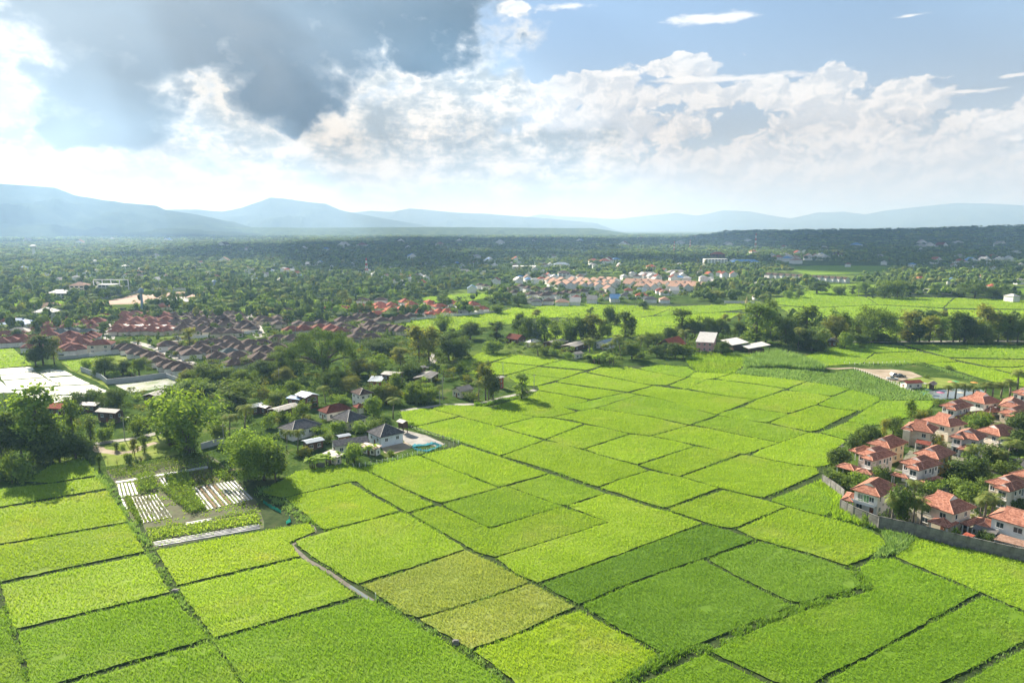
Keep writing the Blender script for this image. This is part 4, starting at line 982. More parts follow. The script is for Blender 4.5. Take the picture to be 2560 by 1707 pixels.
def cottage(spec, kind, z, roof, wall, label, short, group=None, pitch=None, stilts=False, wins=2, ridge=None, name='house', open_sides=False, lean=None):
    """village house from its eave corners: hip, gable or shed roof"""
    c, W, D, rot = three(spec, z); W = min(max(W, 2.6), 22); D = min(max(D, 2.6), 24)
    t = empty(name, (c[0], c[1], 0), rot); tag(t, label, 'shed' if name == 'shed' else 'house', group)
    HOUSES.append((c[0], c[1], max(W, D) * 0.6, short)); oh = 0.55 if z < 4.4 else 0.7
    rd = ridge or ('y' if W < D else 'x'); rf = MB()
    if kind == 'hip':
        cp = MB(); hip(rf, W, D, z, pitch or 0.5, rd, 1.0, 1.0, caps=cp); cp.obj('ridge_cap', MATS['tin_grey'] if roof in ('grey', 'brown') else RM[roof], t)
    elif kind == 'gable':
        H = gable_roof(rf, W, D, z, pitch or 0.4, rd)
        w, d = (W, D) if rd == 'y' else (D, W); ww = w - 2 * oh; hh = H * ww / w
        for s in (-1, 1):
            a = s * (d / 2 - oh); bq = s * (d / 2 - oh - 0.12)
            Pq = (lambda u, v, zz: (u, v, zz)) if rd == 'y' else (lambda u, v, zz: (-v, u, zz))
            zb = z - 0.16
            gm = MB(); gm.add([Pq(-ww / 2, a, zb), Pq(ww / 2, a, zb), Pq(0, a, zb + hh), Pq(-ww / 2, bq, zb), Pq(ww / 2, bq, zb), Pq(0, bq, zb + hh)], [(0, 1, 2), (5, 4, 3), (0, 3, 4, 1), (1, 4, 5, 2), (2, 5, 3, 0)]); gm.obj('gable', WM[wall], t)
    else:
        k = 0.16 * D
        rf.add([(-W / 2, -D / 2, z), (W / 2, -D / 2, z), (W / 2, D / 2, z + k), (-W / 2, D / 2, z + k), (-W / 2, -D / 2, z - .1), (W / 2, -D / 2, z - .1), (W / 2, D / 2, z + k - .1), (-W / 2, D / 2, z + k - .1)], [(0, 1, 2, 3), (7, 6, 5, 4), (0, 4, 5, 1), (1, 5, 6, 2), (2, 6, 7, 3), (3, 7, 4, 0)])
    rf.obj('roof', RM[roof], t)
    Ww, Dw = W - 2 * oh, D - 2 * oh; z0 = 0.0
    if stilts: z0 = 2.0 if z > 3.6 else 1.0
    if open_sides:
        for sx in (-1, 0, 1):
            for sy in (-1, 1): MB().box(sx * Ww / 2 - .1, sx * Ww / 2 + .1, sy * Dw / 2 - .1, sy * Dw / 2 + .1, 0, z - .1 + (0.16 * D * (1 if sy > 0 else 0.1) if kind == 'shed' else 0)).obj('post', WM['wood'], t)
        walls_box(t, Ww * 0.5, Dw * 0.6, z - 0.5, WM[wall], Ww * 0.12, 0.0)
    else:
        if kind == 'shed':
            k = 0.16 * D
            MB().add([(-Ww / 2, -Dw / 2, z0), (Ww / 2, -Dw / 2, z0), (Ww / 2, Dw / 2, z0), (-Ww / 2, Dw / 2, z0), (-Ww / 2, -Dw / 2, z - .07), (Ww / 2, -Dw / 2, z - .07), (Ww / 2, Dw / 2, z + k * .9), (-Ww / 2, Dw / 2, z + k * .9)], [(3, 2, 1, 0), (4, 5, 6, 7), (0, 1, 5, 4), (1, 2, 6, 5), (2, 3, 7, 6), (3, 0, 4, 7)]).obj('wall', WM[wall], t)
        else: walls_box(t, Ww, Dw, z - 0.1, WM[wall], z0=z0)
        if stilts:
            for sx in (-1, 1):
                for sy in (-1, 1): MB().box(sx * (Ww / 2 - .2) - .12, sx * (Ww / 2 - .2) + .12, sy * (Dw / 2 - .2) - .12, sy * (Dw / 2 - .2) + .12, 0, z0 - .002).obj('post', WM['wood'], t)
        lv = [z - 1.5] if z < 4.6 else [z - 1.5, 1.5]
        for face, L in (('f', Ww), ('r', Dw)):
            n = min(wins, max(1, int(L / 2.6)))
            for i in range(n):
                for zz in lv:
                    if zz - 0.7 > z0: add_window(t, face, L * ((i + 0.5) / n - 0.5), zz, 1.2 if L > 4 else 0.8, 1.2, Ww, Dw)
        if z < 4.6 and not stilts and Ww > 3:
            d = MB().box(-0.45, 0.45, -0.05, 0.03, 0.05, 2.0).obj('door', m_door, t); d.location = (0.0, -Dw / 2, 0)
    return t
VIL = [
 ('Q:1010,655 1140,712 1370,662', 'hip', 3.9, 'grey', 'bluewhite', 'white bungalow with pointed grey roof beside the concrete yard', 'the white bungalow with pointed roof', dict(pitch=0.62, wins=2)),
 ('Q:690,745 722,795 1045,745', 'gable', 3.0, 'grey', 'white', 'long dark-grey-roofed annex left of the white bungalow', 'the dark-roofed annex', dict(wins=3)),
 ('Q:935,790 1105,820 1167,797', 'shed', 2.5, 'rust', 'white', 'low shed with rusty pinkish roof below the annex', 'the rusty shed', dict(name='shed')),
 ('Q:590,860 725,902 815,885', 'shed', 2.7, 'tin', 'pinkish', 'shed with pale grey roof among banana plants', 'the pale-roofed shed', dict(name='shed')),
 ('Q:430,735 465,768 625,728', 'gable', 2.8, 'bgrey', 'wood', 'long low shed with blue-grey metal roof', 'the blue-grey shed', dict(name='shed', pitch=0.2)),
 ('Q:735,690 760,710 875,688', 'gable', 2.8, 'bgrey', 'wood', 'short blue-grey roof behind the dark-roofed annex', 'the short blue-grey shed', dict(name='shed', pitch=0.2)),
 ('Q:160,628 330,662 630,592', 'hip', 3.6, 'grey', 'white', 'wide grey-hipped bungalow behind the coconut palms', 'the wide grey-roofed bungalow', dict(pitch=0.5, wins=4)),
 ('Q:670,532 838,574 1035,527', 'hip', 3.4, 'grey', 'cream', 'cream bungalow with steep grey hip roof', 'the cream grey-roofed bungalow', dict(pitch=0.6, wins=3)),
 ('Q:560,457 645,492 890,442', 'hip', 3.2, 'maroon', 'white', 'bungalow with dark red hip roof in the village', 'the dark red bungalow', dict(pitch=0.55, wins=3)),
 ('Q:885,420 930,442 1022,425', 'hip', 2.8, 'maroon', 'white', 'small open pavilion with dark red roof', 'the red pavilion', dict(open_sides=True, name='shed')),
 ('Q:848,290 950,322 1090,302', 'hip', 5.8, 'brown', 'white', 'tall white house with brown roof above the red pavilion', 'the tall white village house', dict(wins=2)),
 ('Q:330,320 450,347 600,324', 'gable', 5.2, 'bgrey', 'brick', 'brick house with pale blue metal roof and white windows', 'the brick house', dict(pitch=0.3, wins=3)),
 ('Q:280,345 400,364 440,347', 'shed', 3.9, 'blue', 'brick', 'bright blue lean-to roof beside the brick house', 'the blue lean-to', dict(name='shed')),
 ('Q:130,447 200,475 385,412', 'gable', 3.0, 'tin', 'wood', 'long grey tin-roofed house left of the dark red bungalow', 'the tin-roofed house', dict(pitch=0.25)),
 ('Q:-20,410 85,442 145,425', 'gable', 3.2, 'tin', 'wood', 'grey tin-roofed house with raised ridge among trees', 'the raised-ridge tin house', dict(pitch=0.3)),
 ('Q:1285,562 1345,582 1415,566', 'gable', 4.2, 'tin', 'wood', 'small wooden granary on stilts at the corner of the rice', 'the stilted granary', dict(stilts=True, pitch=0.4, name='shed', wins=1)),
 ('Q:1135,132 1290,142 1375,114', 'gable', 5.2, 'tin', 'wood', 'brown wooden house with flat grey roof behind bushes', 'the brown wooden house', dict(pitch=0.18)),
 ('Q:1030,190 1150,197 1168,167', 'shed', 2.8, 'bgrey', 'redwall', 'red-walled shack with bluish roof', 'the red shack', dict(name='shed')),
 ('Q:1478,66 1520,74 1562,59', 'gable', 4.2, 'tin', 'brick', 'small grey gabled house by the upper lane', 'the small gabled house', {}),
 ('Q:1450,160 1600,172 1662,115', 'gable', 3.0, 'dtin', 'wood', 'sprawling dark metal roof with a blue tarp edge', 'the dark metal roof', dict(pitch=0.2)),
 ('Q:1800,267 1880,292 1998,262', 'gable', 3.2, 'dtin', 'cream', 'grey gabled house on the lane beside coconut palms', 'the lane house', dict(pitch=0.45)),
 ('Q:2192,160 2240,168 2292,153', 'gable', 5.4, 'tin', 'redwall', 'red-walled house with light roof behind the lane trees', 'the red-walled lane house', dict(pitch=0.2)),
 ('L:-40,602 50,622 108,604', 'gable', 3.4, 'maroon', 'wood', 'red-roofed wooden house at the left of the tree belt', 'the red-roofed belt house', dict(pitch=0.6)),
 ('L:125,640 175,652 252,632', 'hip', 3.0, 'white', 'white', 'low white-roofed house right of the red-roofed one', 'the white-roofed belt house', {}),
 ('L:310,642 400,664 480,632', 'gable', 3.2, 'tin', 'wood', 'weathered tin-roofed house in the tree belt', 'the weathered belt house', dict(pitch=0.25)),
 ('L:465,672 570,690 662,645', 'gable', 3.4, 'tin', 'wood', 'large dark wooden house with brown-grey roof', 'the large wooden house', dict(pitch=0.2)),
 ('L:780,642 880,664 945,636', 'gable', 3.4, 'bgrey', 'white', 'pale grey metal-roofed house behind the coconut palms', 'the pale metal-roofed house', dict(pitch=0.35)),
 ('L:548,745 590,757 642,740', 'gable', 2.8, 'tin', 'white', 'tiny white cottage at the field edge', 'the tiny white cottage', dict(pitch=0.4)),
 ('L:1365,665 1480,692 1542,652', 'gable', 3.6, 'red', 'wood', 'house with bright orange-red gabled roof left of the pink one', 'the orange-roofed house', dict(pitch=0.75)),
 ('L:1685,640 1855,650 1888,604', 'shed', 6.0, 'white', 'pink', 'two-storey pink house with sloping white roof', 'the pink house', dict(wins=3)),
 ('L:1962,625 2025,672 2150,662', 'shed', 3.8, 'white', 'wood', 'open barn with white roof right of the pink house', 'the white-roofed barn', dict(open_sides=True, name='shed')),
 ('L:2130,672 2175,704 2360,696', 'shed', 3.4, 'white', 'wood', 'long open barn with white roof and woodpile', 'the long barn', dict(open_sides=True, name='shed')),
 ('K:540,634 640,642 662,614', 'gable', 3.2, 'dtin', 'wood', 'dark wooden shed under the tree by the road', 'the dark road shed', dict(name='shed', pitch=0.3)),
 ('K:1225,1002 1275,1024 1412,1010', 'gable', 3.0, 'maroon', 'white', 'white hut with maroon roof beside the pond', 'the pond hut', dict(pitch=0.4)),
 ('K:1445,1030 1520,1042 1555,1022', 'gable', 2.7, 'rust', 'wood', 'small brown-roofed shelter by the pond', 'the pond shelter', dict(open_sides=True, name='shed', pitch=0.6)),
 ('J:1070,268 1180,275 1270,240', 'gable', 3.0, 'dtin', 'wood', 'dark curved roof among trees below the flooded plot', 'the dark-roofed house', dict(pitch=0.3)),
 ('J:760,375 870,400 895,375', 'gable', 4.4, 'dtin', 'wood', 'brown two-level house behind the left trees', 'the brown two-level house', dict(pitch=0.35)),
 ('J:580,340 720,345 800,318', 'gable', 3.0, 'dtin', 'wood', 'long dark roof under the pair of round trees', 'the long dark roof', dict(pitch=0.25)),
 ('J:380,352 450,368 510,340', 'gable', 3.2, 'red', 'wood', 'small red-roofed house behind the tall left tree', 'the small red-roofed house', dict(pitch=0.5)),
 ('J:1855,345 1900,362 1990,335', 'gable', 3.2, 'bgrey', 'wood', 'blue-grey roof behind the coconut palms on the left', 'the blue-grey-roofed house', dict(pitch=0.3)),
]
for sp, kd, z, rf_, wl, lb, sh, kw in VIL: cottage(sp, kd, z, rf_, wl, lb, sh, **kw)
# ------------------------------------------------------------------ housing estates: many small houses built from shared meshes
ORD = ['first', 'second', 'third', 'fourth', 'fifth', 'sixth', 'seventh', 'eighth', 'ninth', 'tenth', 'eleventh', 'twelfth', 'thirteenth', 'fourteenth', 'fifteenth', 'sixteenth', 'seventeenth', 'eighteenth', 'nineteenth', 'twentieth', 'twenty-first', 'twenty-second', 'twenty-third', 'twenty-fourth', 'twenty-fifth', 'twenty-sixth', 'twenty-seventh', 'twenty-eighth', 'twenty-ninth', 'thirtieth']
_em = {}
def estate_mesh(kind, W, D, z, var):
    k = (kind, W, D, z, var)
    if k in _em: return _em[k]
    rf, wl = MB(), MB()
    if kind == 'hip2':        # bungalow: main hip and a lower front wing
        hip(rf, W, D, z, 0.55, 'y', 0.8, 1.0); s = -1 if var % 2 else 1
        hip(rf, W * 0.55, D * 0.5, z - 0.25, 0.55, 'y', 0.85, 1.0, x=s * W * 0.2, y=-D * 0.42)
        wl.box(-W / 2 + .6, W / 2 - .6, -D / 2 + .6, D / 2 - .6, 0, z - .1); wl.box(s * W * 0.2 - W * 0.22, s * W * 0.2 + W * 0.22, -D * 0.62, -D / 2 + .59, 0, z - .3)
    elif kind == 'hip1':
        hip(rf, W, D, z, 0.55, 'y' if var % 2 else 'x', 0.85, 1.0); wl.box(-W / 2 + .6, W / 2 - .6, -D / 2 + .6, D / 2 - .6, 0, z - .1)
    elif kind == 'gab':
        gable_roof(rf, W, D, z, 0.62, 'y'); wl.box(-W / 2 + .5, W / 2 - .5, -D / 2 + .5, D / 2 - .5, 0, z - .1)
        H = W / 2 * 0.62; w = W - 1.0
        for s in (-1, 1): wl.add([(-w / 2, s * (D / 2 - .5), z - .2), (w / 2, s * (D / 2 - .5), z - .2), (0, s * (D / 2 - .5), z - .2 + H * w / W)], [(0, 1, 2)])
    elif kind == 'flat':
        rf.box(-W / 2, W / 2, -D / 2, D / 2, z, z + .25); wl.box(-W / 2 + .2, W / 2 - .2, -D / 2 + .2, D / 2 - .2, 0, z - .003)
    _em[k] = (rf.mesh('roof'), wl.mesh('wall'))
    for m in _em[k]: m.materials.append(None)
    return _em[k]
FARH = []
def estate_house(px, py, kind, W, D, z, rot, roof, wall, name, z_at=None):
    if name == 'bungalow': k_ = random.choice((0.88, 0.95, 1.0)); W, D = round(W * k_, 1), round(D * k_ * random.choice((0.9, 1.05)), 1)
    g = U(px, py, z if z_at is None else z_at); var = random.randrange(2)
    rm, wm = estate_mesh(kind, W, D, z, var)
    t = empty(name, (g[0], g[1], 0), rot + random.choice((0, 0, 0, math.pi / 2)) * (1 if kind.startswith('hip') else 0) + random.uniform(-.06, .06))
    for nm, me, mt in (('roof', rm, RM[roof]), ('wall', wm, WM[wall])):
        o = bpy.data.objects.new(nm, me); link(o, t); o.material_slots[0].link = 'OBJECT'; o.material_slots[0].material = mt
    if z > 5 and g[1] < 640:
        for face, L in (('f', W - 1.2), ('r', D - 1.2)):
            for u in (-L * 0.28, L * 0.28):
                for zz in (1.5, 4.3): add_window(t, face, u, zz, 1.6, 1.4, W - 1.2, D - 1.2)
    HOUSES.append((g[0], g[1] - (8 if name == 'distant_house' else 0), max(W, D) * (1.25 if name == 'distant_house' else 0.5), None)); FARH.append((t, px, py)); return t
def estate(fr, pts, kind, W, D, z, rot, roof, wall, name, desc, place, rowh):
    """pts in photo sections; labels count rows from the front and houses from the left"""
    ox, oy, k = FR[fr]; P = [(ox + float(a.split(',')[0]) / k, oy + float(a.split(',')[1]) / k) for a in pts.split()]
    rows = []; cur = []
    for p in sorted(P, key=lambda q: -q[1]):            # front row first
        if cur and cur[0][1] - p[1] > rowh: rows.append(cur); cur = []
        cur.append(p)
    rows.append(cur)
    for ri, row in enumerate(rows):
        for ci, p in enumerate(sorted(row)):
            t = estate_house(p[0], p[1], kind, W, D, z, rot, roof, wall, name)
            if len(P) == 1: lb = f'{desc} in {place}'
            elif len(rows) == 1: lb = f'{desc}, {ORD[ci]} from left in {place}'
            else: lb = f'{desc}, {ORD[ci]} from left in {ORD[ri]} row of {place}'
            tag(t, lb, 'house', f'{desc}s in {place}')
RW = 0.32
estate('N', '1140,378 1240,380 1350,382 1500,384 1130,402 1230,404 1380,408 1520,408 1150,425 1250,428 1370,430 1520,434 1140,450 1250,452 1400,456 1520,458 1110,480 1230,482 1380,482 1510,484 1080,505 1200,508 1330,508 1420,508 1540,508 1090,532 1180,532 1280,532 1390,532 1510,532', 'hip2', 13, 11, 3.2, RW, 'maroon', 'cream', 'bungalow', 'dark red-roofed bungalow', 'the central red block', 7)
estate('N', '1620,385 1710,398 1600,420 1700,425 1620,455 1720,460 1610,490 1700,500 1680,520 1800,372 1860,385 1800,405 1880,420 1790,440 1870,452 1830,478 1900,490 1850,525 1940,540 1930,370 2010,385 1950,405 2040,415 1960,440 2070,440 1990,470 2080,478 2030,545 2130,548 2110,375 2180,390 2130,415 2200,425 2180,455 2250,470 2230,500 2300,510', 'hip2', 14, 12, 3.2, RW, 'brown', 'cream', 'bungalow', 'dark brown-roofed bungalow', 'the brown block', 9)
estate('N', '100,440 370,480 450,500 560,472 640,500 700,442 770,432 800,462 330,530 420,542 810,542 840,500 60,570 210,575 180,602 240,630 90,632 320,602 440,575 590,602 640,580 690,602 580,642 560,672 740,650 760,612 800,602 840,582 700,700 300,680 20,640 890,450 930,420 960,410 480,475 620,432 520,640 640,690', 'hip2', 14, 12, 3.2, RW + 0.15, 'maroon', 'white', 'bungalow', 'deep red-roofed bungalow', 'the left red block', 9)
estate('N', '560,555 640,540 700,545 800,550', 'hip1', 15, 12, 3.4, RW, 'teal', 'white', 'bungalow', 'teal-grey-roofed bungalow', 'the left red block', 30)
estate('N', '170,545', 'hip1', 15, 12, 3.4, RW, 'tin', 'white', 'bungalow', 'pale grey-roofed bungalow', 'the left red block', 30)
estate('N', '1130,690 1200,695 1260,728 1330,748 1400,768 1440,812 1540,842 1620,862 1690,882 1540,662 1640,702 1710,712 1750,742 1830,692 1890,722 1940,642 2000,642 2090,612 2060,682 1980,712 2130,642 2180,682 2240,692 2300,652 2340,702 2180,762 2000,772 2150,832 2220,822 2280,642 1880,652', 'hip2', 13, 11, 3.2, RW + 0.2, 'brown', 'white', 'bungalow', 'brown-roofed bungalow', 'the near brown block', 10)
estate('N', '2110,745', 'hip1', 14, 13, 3.3, RW + 0.2, 'teal', 'white', 'bungalow', 'slate-blue-roofed bungalow', 'the near brown block', 30)
estate('M', '60,392 140,362 60,432 110,442 290,352 350,387 190,432 230,412 200,472 390,472 480,482 600,472 700,482 780,492 860,522 930,412 870,432 1000,412 1060,402 800,442 1000,452 1050,482 1150,442 1280,432 1330,422 960,542 1030,522 1100,532 1160,512 1220,502 1290,522 1340,532 940,592 1050,592 200,602 330,612 50,642 180,692 80,722 30,782 130,792 1410,402', 'hip2', 14, 12, 3.2, RW + 0.1, 'brown', 'cream', 'bungalow', 'umber-roofed bungalow', 'the middle brown block', 10)
estate('M', '330,532 440,524 590,512 690,522 770,542', 'hip1', 15, 13, 3.2, RW + 0.1, 'maroon', 'cream', 'bungalow', 'wine-red-roofed bungalow', 'the middle brown block', 30)
estate('M', '660,325 730,330 820,330 890,345 960,310 1000,322 1060,322 980,355 1140,300 1150,327 1240,302 1250,342 1180,375 1330,342 1280,385 1370,272 1430,297 1450,352 1510,362 1550,342 1590,274 1600,302 1620,382 1690,362 1690,312 1760,362 1800,282 1870,292 1990,297 2070,332 1110,380 1380,330', 'hip2', 14, 12, 3.4, RW + 0.1, 'red', 'white', 'bungalow', 'orange-red-roofed bungalow', 'the red block beside the rice', 8)
estate('M', '655,270 810,264 982,258 1146,254', 'hip1', 13, 10, 5.8, 0.1, 'brown', 'white', 'townhouse', 'white brown-roofed two-storey house', 'the row above the red block', 40)
estate('M', '1920,322', 'hip1', 14, 10, 5.8, 0.1, 'grey', 'white', 'townhouse', 'white two-storey house with grey roof', 'the right end of the red block', 40)
estate('N', '930,655 1500,315', 'hip1', 14, 11, 5.8, 0.2, 'maroon', 'cream', 'townhouse', 'cream two-storey house with maroon roof', 'the left estates', 40)
estate('L', '340,70 390,78 460,72 560,70 640,72 690,80 760,74 830,66 900,70 950,74 420,92 500,96 550,88 620,92 700,96 790,90 860,92 930,94 440,112 520,112 590,110 650,116 720,118 780,122 860,120 930,108 370,100 890,150', 'gab', 12, 15, 5.8, 0.25, 'tan', 'white', 'townhouse', 'tan-roofed white house', 'the left tan estate', 6)
estate('L', '1090,86 1150,88 1210,90 1270,90 1340,96 1080,106 1160,106 1230,108 1310,112 1390,112 1460,108 1540,108 1600,110 1190,132 1270,130 1500,130 1570,132 1650,124 1720,130 1790,134 1680,112', 'gab', 13, 16, 5.6, 0.6, 'tan', 'white', 'townhouse', 'tan gabled house', 'the right tan estate', 6)
estate('L', '20,150 80,128 150,146 215,150 30,186 180,202 250,197 320,162 340,197 430,202 500,187 590,177 650,177 300,212 560,190', 'hip1', 13, 11, 5.4, 0.4, 'brown', 'white', 'townhouse', 'grey-brown-roofed house', 'the cluster left of the tan estate', 9)
estate('M', '2060,116 2110,126 2180,140 2230,142 2280,152 2330,157', 'hip1', 10, 9, 5.2, 0.4, 'brown', 'white', 'townhouse', 'brown-roofed white house', 'the short row beyond the left field', 20)
FIELD_ROW = [('230,268', 'grey', 'grey-roofed bungalow'), ('335,262', 'brown', 'brown-roofed bungalow'), ('190,252', 'grey', 'dark grey-roofed bungalow'), ('460,274', 'tan', 'long tan-roofed house'), ('580,270', 'white', 'white metal-roofed house'), ('590,234', 'maroon', 'maroon-roofed house'), ('735,250', 'tin', 'grey tin-roofed house'),
             ('820,192', 'brown', 'brown-roofed house'), ('880,217', 'red', 'red-roofed house'), ('945,240', 'blue', 'bright blue-roofed house'), ('1050,212', 'grey', 'grey-roofed house'), ('1070,167', 'maroon', 'dark red-roofed house'), ('1190,177', 'bgrey', 'pale blue-roofed house'), ('1190,212', 'red', 'red-roofed white house'),
             ('1270,247', 'grey', 'wide slate-roofed bungalow'), ('1360,168', 'maroon', 'maroon gabled house'), ('1410,182', 'tan', 'tan-roofed house'), ('1490,168', 'white', 'white gabled house'), ('2260,224', 'brown', 'dark-roofed house beside the temple'), ('1400,250', 'tan', 'low brownish-roofed house')]
for p, rf_, ds in FIELD_ROW:
    x, y = map(float, p.split(',')); t = estate_house(1280 + x / 3.675, 680 + y / 3.675, 'hip1' if rf_ in ('grey', 'brown', 'red', 'maroon', 'tan') else 'gab', 14, 11, 3.8, 1.45, rf_, 'white', 'roadside_house')
    tag(t, f'{ds} in the row behind the far rice, {"left" if x < 700 else "middle" if x < 1300 else "right"} part', 'house', 'houses behind the far rice')
for i in range(13):
    u = i / 12; t = estate_house(1922 + 190 * u, 686 + 11 * u, 'gab', 8.5, 12, 5.6, 0.35, 'brown', 'white', 'terrace_house')
    tag(t, f'dark-roofed white terrace house, {ORD[i]} from left in the long stepped row', 'house', 'long stepped terrace row')
for i in range(9):
    u = i / 8; t = estate_house(1770 + 150 * u, 694 + 10 * u + (i % 2) * 3, 'flat', 14, 9, 3.6, 0.2, 'white', 'white', 'unfinished_house')
    tag(t, f'flat-roofed unfinished white house, {ORD[i]} from left on the building plot', 'house', 'unfinished houses on the building plot')
# ------------------------------------------------------------------ distant landmarks
m_mast = principled('mast_red', (0.45, 0.06, 0.04), 0.7); m_mastw = principled('mast_white', (0.72, 0.72, 0.70), 0.7); m_tank = mottled('tank_blue', [(0.16, 0.25, 0.34), (0.24, 0.34, 0.43)], 0.5, 0.7, 4)
def mast(px, py0, py1, label, w=2.6):
    g = U(px, py0); H = height_of(px, py0, py1); t = empty('radio_mast', (g[0], g[1], 0)); tag(t, label, 'mast'); n = 7
    for i in range(n):
        z0, z1 = H * i / n, H * (i + 1) / n; mb = MB(); a0, a1 = w * (1 - 0.75 * i / n), w * (1 - 0.75 * (i + 1) / n)
        for sx, sy in ((-1, -1), (1, -1), (1, 1), (-1, 1)):
            mb.tube([(sx * a0, sy * a0, z0), (sx * a1, sy * a1, z1)], 0.35, 4)
            mb.tube([(sx * a0, sy * a0, z0), (-sy * a1, sx * a1, z1)], 0.22, 4)
        mb.obj('lattice_section', m_mast if i % 2 == 0 else m_mastw, t)
    return t
mast(1685, 634, 604, 'red and white radio mast, leftmost of the three'); mast(1725, 624, 599, 'red and white radio mast, thin middle one'); mast(1888, 626, 583, 'red and white radio mast, tallest, towards the right')
mast(917, 690, 645, 'red and white mast beside the white clinic on the left plain', 2.0)
def water_tower(px, py0, py1, label, mat, r=2.6):
    g = U(px, py0); H = height_of(px, py0, py1); t = empty('water_tower', (g[0], g[1], 0)); tag(t, label, 'water tower')
    MB().tube([(0, 0, 0), (0, 0, H * 0.45), (0, 0, H * 0.78)], [r * 0.62, r * 0.45, r * 0.42], 12).obj('shaft', mat, t)
    MB().tube([(0, 0, H * 0.76), (0, 0, H * 0.83), (0, 0, H * 0.93), (0, 0, H)], [r * 0.5, r, r, r * 0.3], 14).obj('tank', mat, t)
water_tower(357, 782, 720, 'slim blue-grey water tower rising from the estates', m_tank, 2.3)
water_tower(86, 645, 612, 'white mushroom water tower on the left plain', m_mastw, 7.5)
water_tower(239, 668, 650, 'small white water tower on the left plain', m_mastw, 3.5)
water_tower(537, 730, 700, 'pale funnel-shaped water tower above the dark trees', m_tank, 2.6)
def block(px0, px1, py, storeys, depth, wall, label, roof=None, name='apartment_block', wins=8, rz=0.0, sh=3.1):
    a, b_ = U(px0, py), U(px1, py); W = b_[0] - a[0]; c = (a + b_) / 2; t = empty(name, (c[0], c[1] + depth / 2, 0), rz); tag(t, label, 'building'); H = storeys * sh
    MB().box(-W / 2, W / 2, -depth / 2, depth / 2, 0, H).obj('wall', WM[wall], t)
    rf = MB()
    if roof: hip(rf, W + 1.5, depth + 1.5, H + 0.2, 0.45, 'x' if W > depth else 'y', 0.8, 0.8); rf.obj('roof', RM[roof], t)
    else: rf.box(-W / 2 - .3, W / 2 + .3, -depth / 2 - .3, depth / 2 + .3, H + .003, H + .6); rf.obj('roof', WM['white'], t)
    wm = MB().box(-W / wins * 0.32, W / wins * 0.32, -0.12, 0.04, -0.8, 0.8).mesh('window', m_glass)
    for s in range(storeys):
        for i in range(wins):
            o = bpy.data.objects.new('window', wm); link(o, t); o.location = (W * ((i + 0.5) / wins - 0.5), -depth / 2, s * sh + 1.7)
    HOUSES.append((c[0], c[1] + depth / 2, W * 0.6, None)); return t
block(1762, 1818, 668, 5, 16, 'white', 'white five-storey apartment block on the right plain', wins=7)
block(1780, 1812, 652, 5, 20, 'brick', 'red tiered temple-like building behind the apartment block', roof='red', wins=4)
block(1830, 1900, 667, 3, 20, 'white', 'long school building with blue roof right of the apartment block', roof='blue', wins=9)
block(1282, 1340, 680, 3, 22, 'cream', 'cream flat-roofed building left of the middle distance', wins=6)
block(1385, 1424, 670, 2, 18, 'white', 'white low building behind the cream flat-roofed one', roof='bgrey', wins=5)
block(1396, 1425, 693, 2, 16, 'white', 'white villa with brown roof in the middle distance', roof='brown', wins=3)
block(1600, 1650, 699, 2, 18, 'white', 'white hall with light roof at the tan estate', roof='white', wins=5, name='hall')
block(1670, 1720, 692, 2, 18, 'white', 'white workshop with grey roof behind the tan estate', roof='tin', wins=4, name='hall')
block(1618, 1640, 680, 3, 12, 'pinkish', 'temple hall with steep reddish roof in the middle distance', roof='red', wins=2, name='temple_hall')
block(896, 923, 686, 2, 14, 'white', 'white building with blue trim on the left plain', roof='white', wins=4)
block(955, 985, 676, 1, 14, 'white', 'white-gabled warehouse on the left plain', roof='white', wins=3, name='warehouse')
block(755, 785, 664, 1, 16, 'white', 'white-roofed shed far out on the plain', roof='white', wins=3, name='warehouse')
block(1130, 1180, 686, 1, 20, 'cream', 'pale-roofed warehouse beyond the dark trees', roof='tin', wins=4, name='warehouse')
block(568, 598, 713, 2, 12, 'cream', 'cream house with tan roof behind the bare ground', roof='tan', wins=3)
block(612, 640, 713, 1, 12, 'white', 'white-roofed shed right of the tan-roofed house', roof='white', wins=3, name='warehouse')
block(118, 165, 748, 2, 14, 'white', 'white works shed left of the building site', roof='white', wins=4, name='warehouse')
block(176, 212, 742, 4, 14, 'cream', 'tall cream-roofed works building at the building site', roof='tan', wins=3, name='works_building')
block(247, 285, 740, 4, 14, 'grey', 'unfinished grey concrete building at the site', wins=4, name='works_building')
block(380, 470, 762, 1, 14, 'cream', 'long low cream building in front of the bare ground', roof='white', wins=6, name='hall')
block(73, 142, 778, 1, 16, 'cream', 'long tan-roofed hall at the left', roof='tan', wins=5, name='hall')
block(82, 130, 800, 2, 14, 'white', 'shiny white-roofed building in the left red block', roof='white', wins=4, name='hall')
block(0, 62, 822, 1, 16, 'white', 'blue-roofed workshop at the left edge', roof='blue', wins=4, name='hall')
block(275, 430, 836, 1, 10, 'white', 'long pale flat-roofed terrace behind the red block', wins=10, name='terrace')
block(290, 425, 826, 1, 8, 'white', 'second long flat-roofed terrace behind the first', wins=10, name='terrace')
# steel frame of a building under construction
g = U(280, 736); t = empty('steel_frame', (g[0], g[1], 0)); tag(t, 'white steel frame standing at the building site', 'frame')
for i in range(5): MB().box(-20 + i * 10 - .4, -20 + i * 10 + .4, -.4, .4, 0, 17).obj('column', m_mastw, t)
for z in (9, 16.5): MB().box(-19.58, 19.58, -.3, .3, z, z + .9).obj('beam', m_mastw, t)
